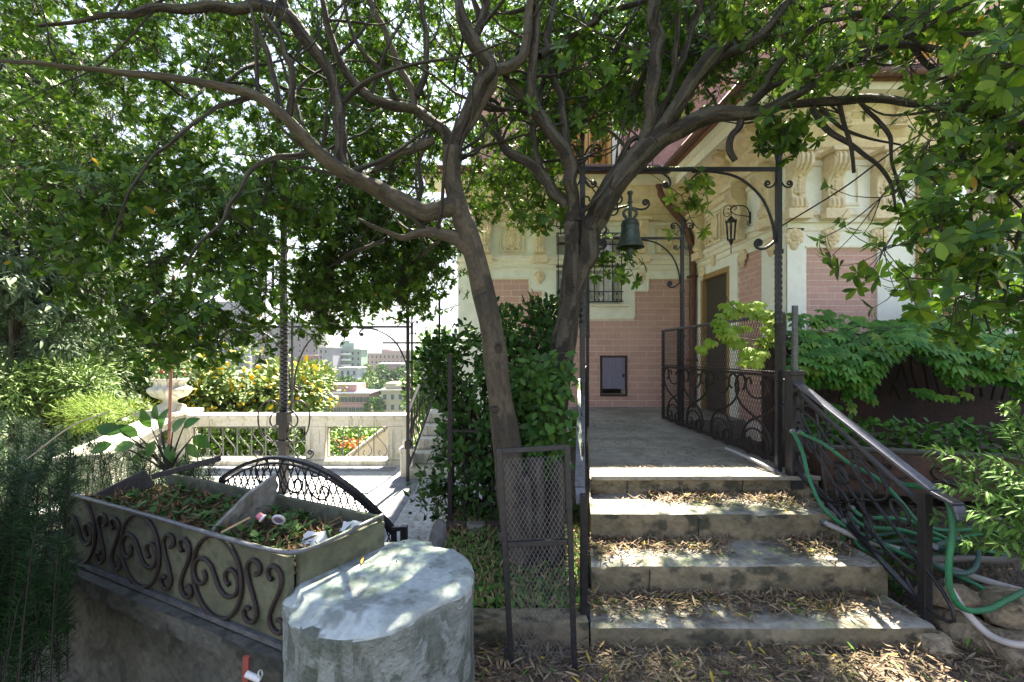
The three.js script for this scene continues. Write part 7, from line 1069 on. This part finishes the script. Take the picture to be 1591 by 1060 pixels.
house('apartment_building', 'orange building with blue-green shutters glimpsed left of the urn', 176, 214, 540, 120, [0.62, 0.33, 0.17], { n: 3, rows: 6, shut: [0.06, 0.14, 0.14], base: -30 });
{ // low plants in the terracotta planter
  const R = rng(71), t = thing('planter_plant', 'low leafy plants growing in the terracotta planter behind the handrail', 'plant', V(3.2, 0.7, -3.25)), L = []; for (let i = 0; i < 900; i++) { const a = R(), p = V(lerp(-0.7, 1.2, a), 0.05 + R() * 0.24, lerp(-0.35, 0.3, a) - R() * 0.2); L.push({ m: frame(V(R() - 0.5, R() * 0.8 - 0.1, R() - 0.3), V(R() - 0.5, 1, 0.4), 0.04 + R() * 0.05, p), c: shade([0.03, 0.1, 0.015], [0.09, 0.22, 0.03], R) }); } bunch('foliage', LEAF.oval, leafMat(1, 1, 1, 0.35), L, t); mesh('stems', [...Array(9)].map((_, k) => tube([V(-0.7 + k * 0.22, -0.05, 0), V(-0.7 + k * 0.22, 0.12, 0.02), V(-0.66 + k * 0.22, 0.25, 0)], 0.005, 6, 4)), M.twig, t).userData.kind = 'stuff'; }
{ // trees among the houses
  const mk = (seed, c0, c1) => { const R = rng(seed), g = [], pos = [], t = new THREE.Group(); const geo = LEAF.small; const L = []; for (let i = 0; i < 420; i++) { const q = V(R() - 0.5, R() - 0.35, R() - 0.5).normalize(), s = 0.65 + 0.4 * R(); L.push({ m: frame(V(R() - 0.5, R() - 0.5, R() - 0.5).addScaledVector(q, 0.4), q, 0.24 + R() * 0.2, V(q.x * s, q.y * s * 0.85, q.z * s)), c: shade(c0, c1, R) }); } return L; };
  const kinds = [mk(1, [0.03, 0.085, 0.015], [0.09, 0.19, 0.03]), mk(2, [0.06, 0.13, 0.015], [0.17, 0.27, 0.035]), mk(3, [0.02, 0.055, 0.015], [0.055, 0.12, 0.03])], mat = leafMat(1, 1, 1, 0.25, 0.7), trunk = new THREE.CylinderGeometry(0.06, 0.1, 1.6, 6).translate(0, -1.2, 0), proto = [];
  const spots = [[538, 597, 195, 22, 0], [575, 588, 215, 18, 1], [592, 575, 230, 14, 0], [604, 590, 190, 24, 2], [620, 583, 215, 18, 0], [514, 595, 200, 14, 2], [500, 588, 215, 16, 0], [482, 580, 240, 20, 1], [583, 632, 150, 24, 0], [586, 610, 165, 22, 2], [562, 600, 180, 18, 1], [634, 600, 180, 22, 1], [549, 602, 185, 12, 2], [485, 600, 190, 18, 2], [466, 585, 230, 18, 0], [570, 572, 240, 10, 1], [508, 575, 235, 10, 1], [612, 606, 170, 16, 1], [596, 598, 175, 14, 0], [630, 575, 235, 12, 2], [640, 620, 150, 18, 0], [575, 612, 160, 12, 1]];
  const words = ['dark green', 'lighter green', 'blackish green'], seen = ['beside the white-blue house', 'under the long pink building', 'on the terraces below the pink building', 'right of the shuttered pink building', 'under the right end of the pink building', 'left of the white-blue house', 'at the foot of the lavender house', 'under the salmon-pink house', 'between the two nearest apartment buildings, lower', 'between the two nearest apartment buildings, upper', 'above the roof terrace of the nearest pink building', 'behind the cream building', 'just right of the white-blue house', 'above the flowering tree', 'below the beige tower', 'under the pale green block', 'in front of the lavender house', 'above the cream building', 'left above the cream building', 'at the far right of the pink building', 'right of the cream building', 'beside the nearest pink roof'];
  spots.forEach(([u, v, d, px, k], i) => { const t = thing('hillside_tree', `${words[k]} far tree ${seen[i]}`, 'tree', P(u, v, d), i * 1.3, 'trees among the houses on the far hillside'); const s = px / F * d * 0.62; t.scale.set(s, s, s); if (proto[k]) for (const c of proto[k].children) t.add(c.clone()); else { bunch('crown', LEAF.small, mat, kinds[k], t, null); mesh('trunk', trunk, M.bark, t); proto[k] = t; } });
}
scene.fog = new THREE.FogExp2(0xdfe4f2, 0.00012);
renderer.render(scene, camera);
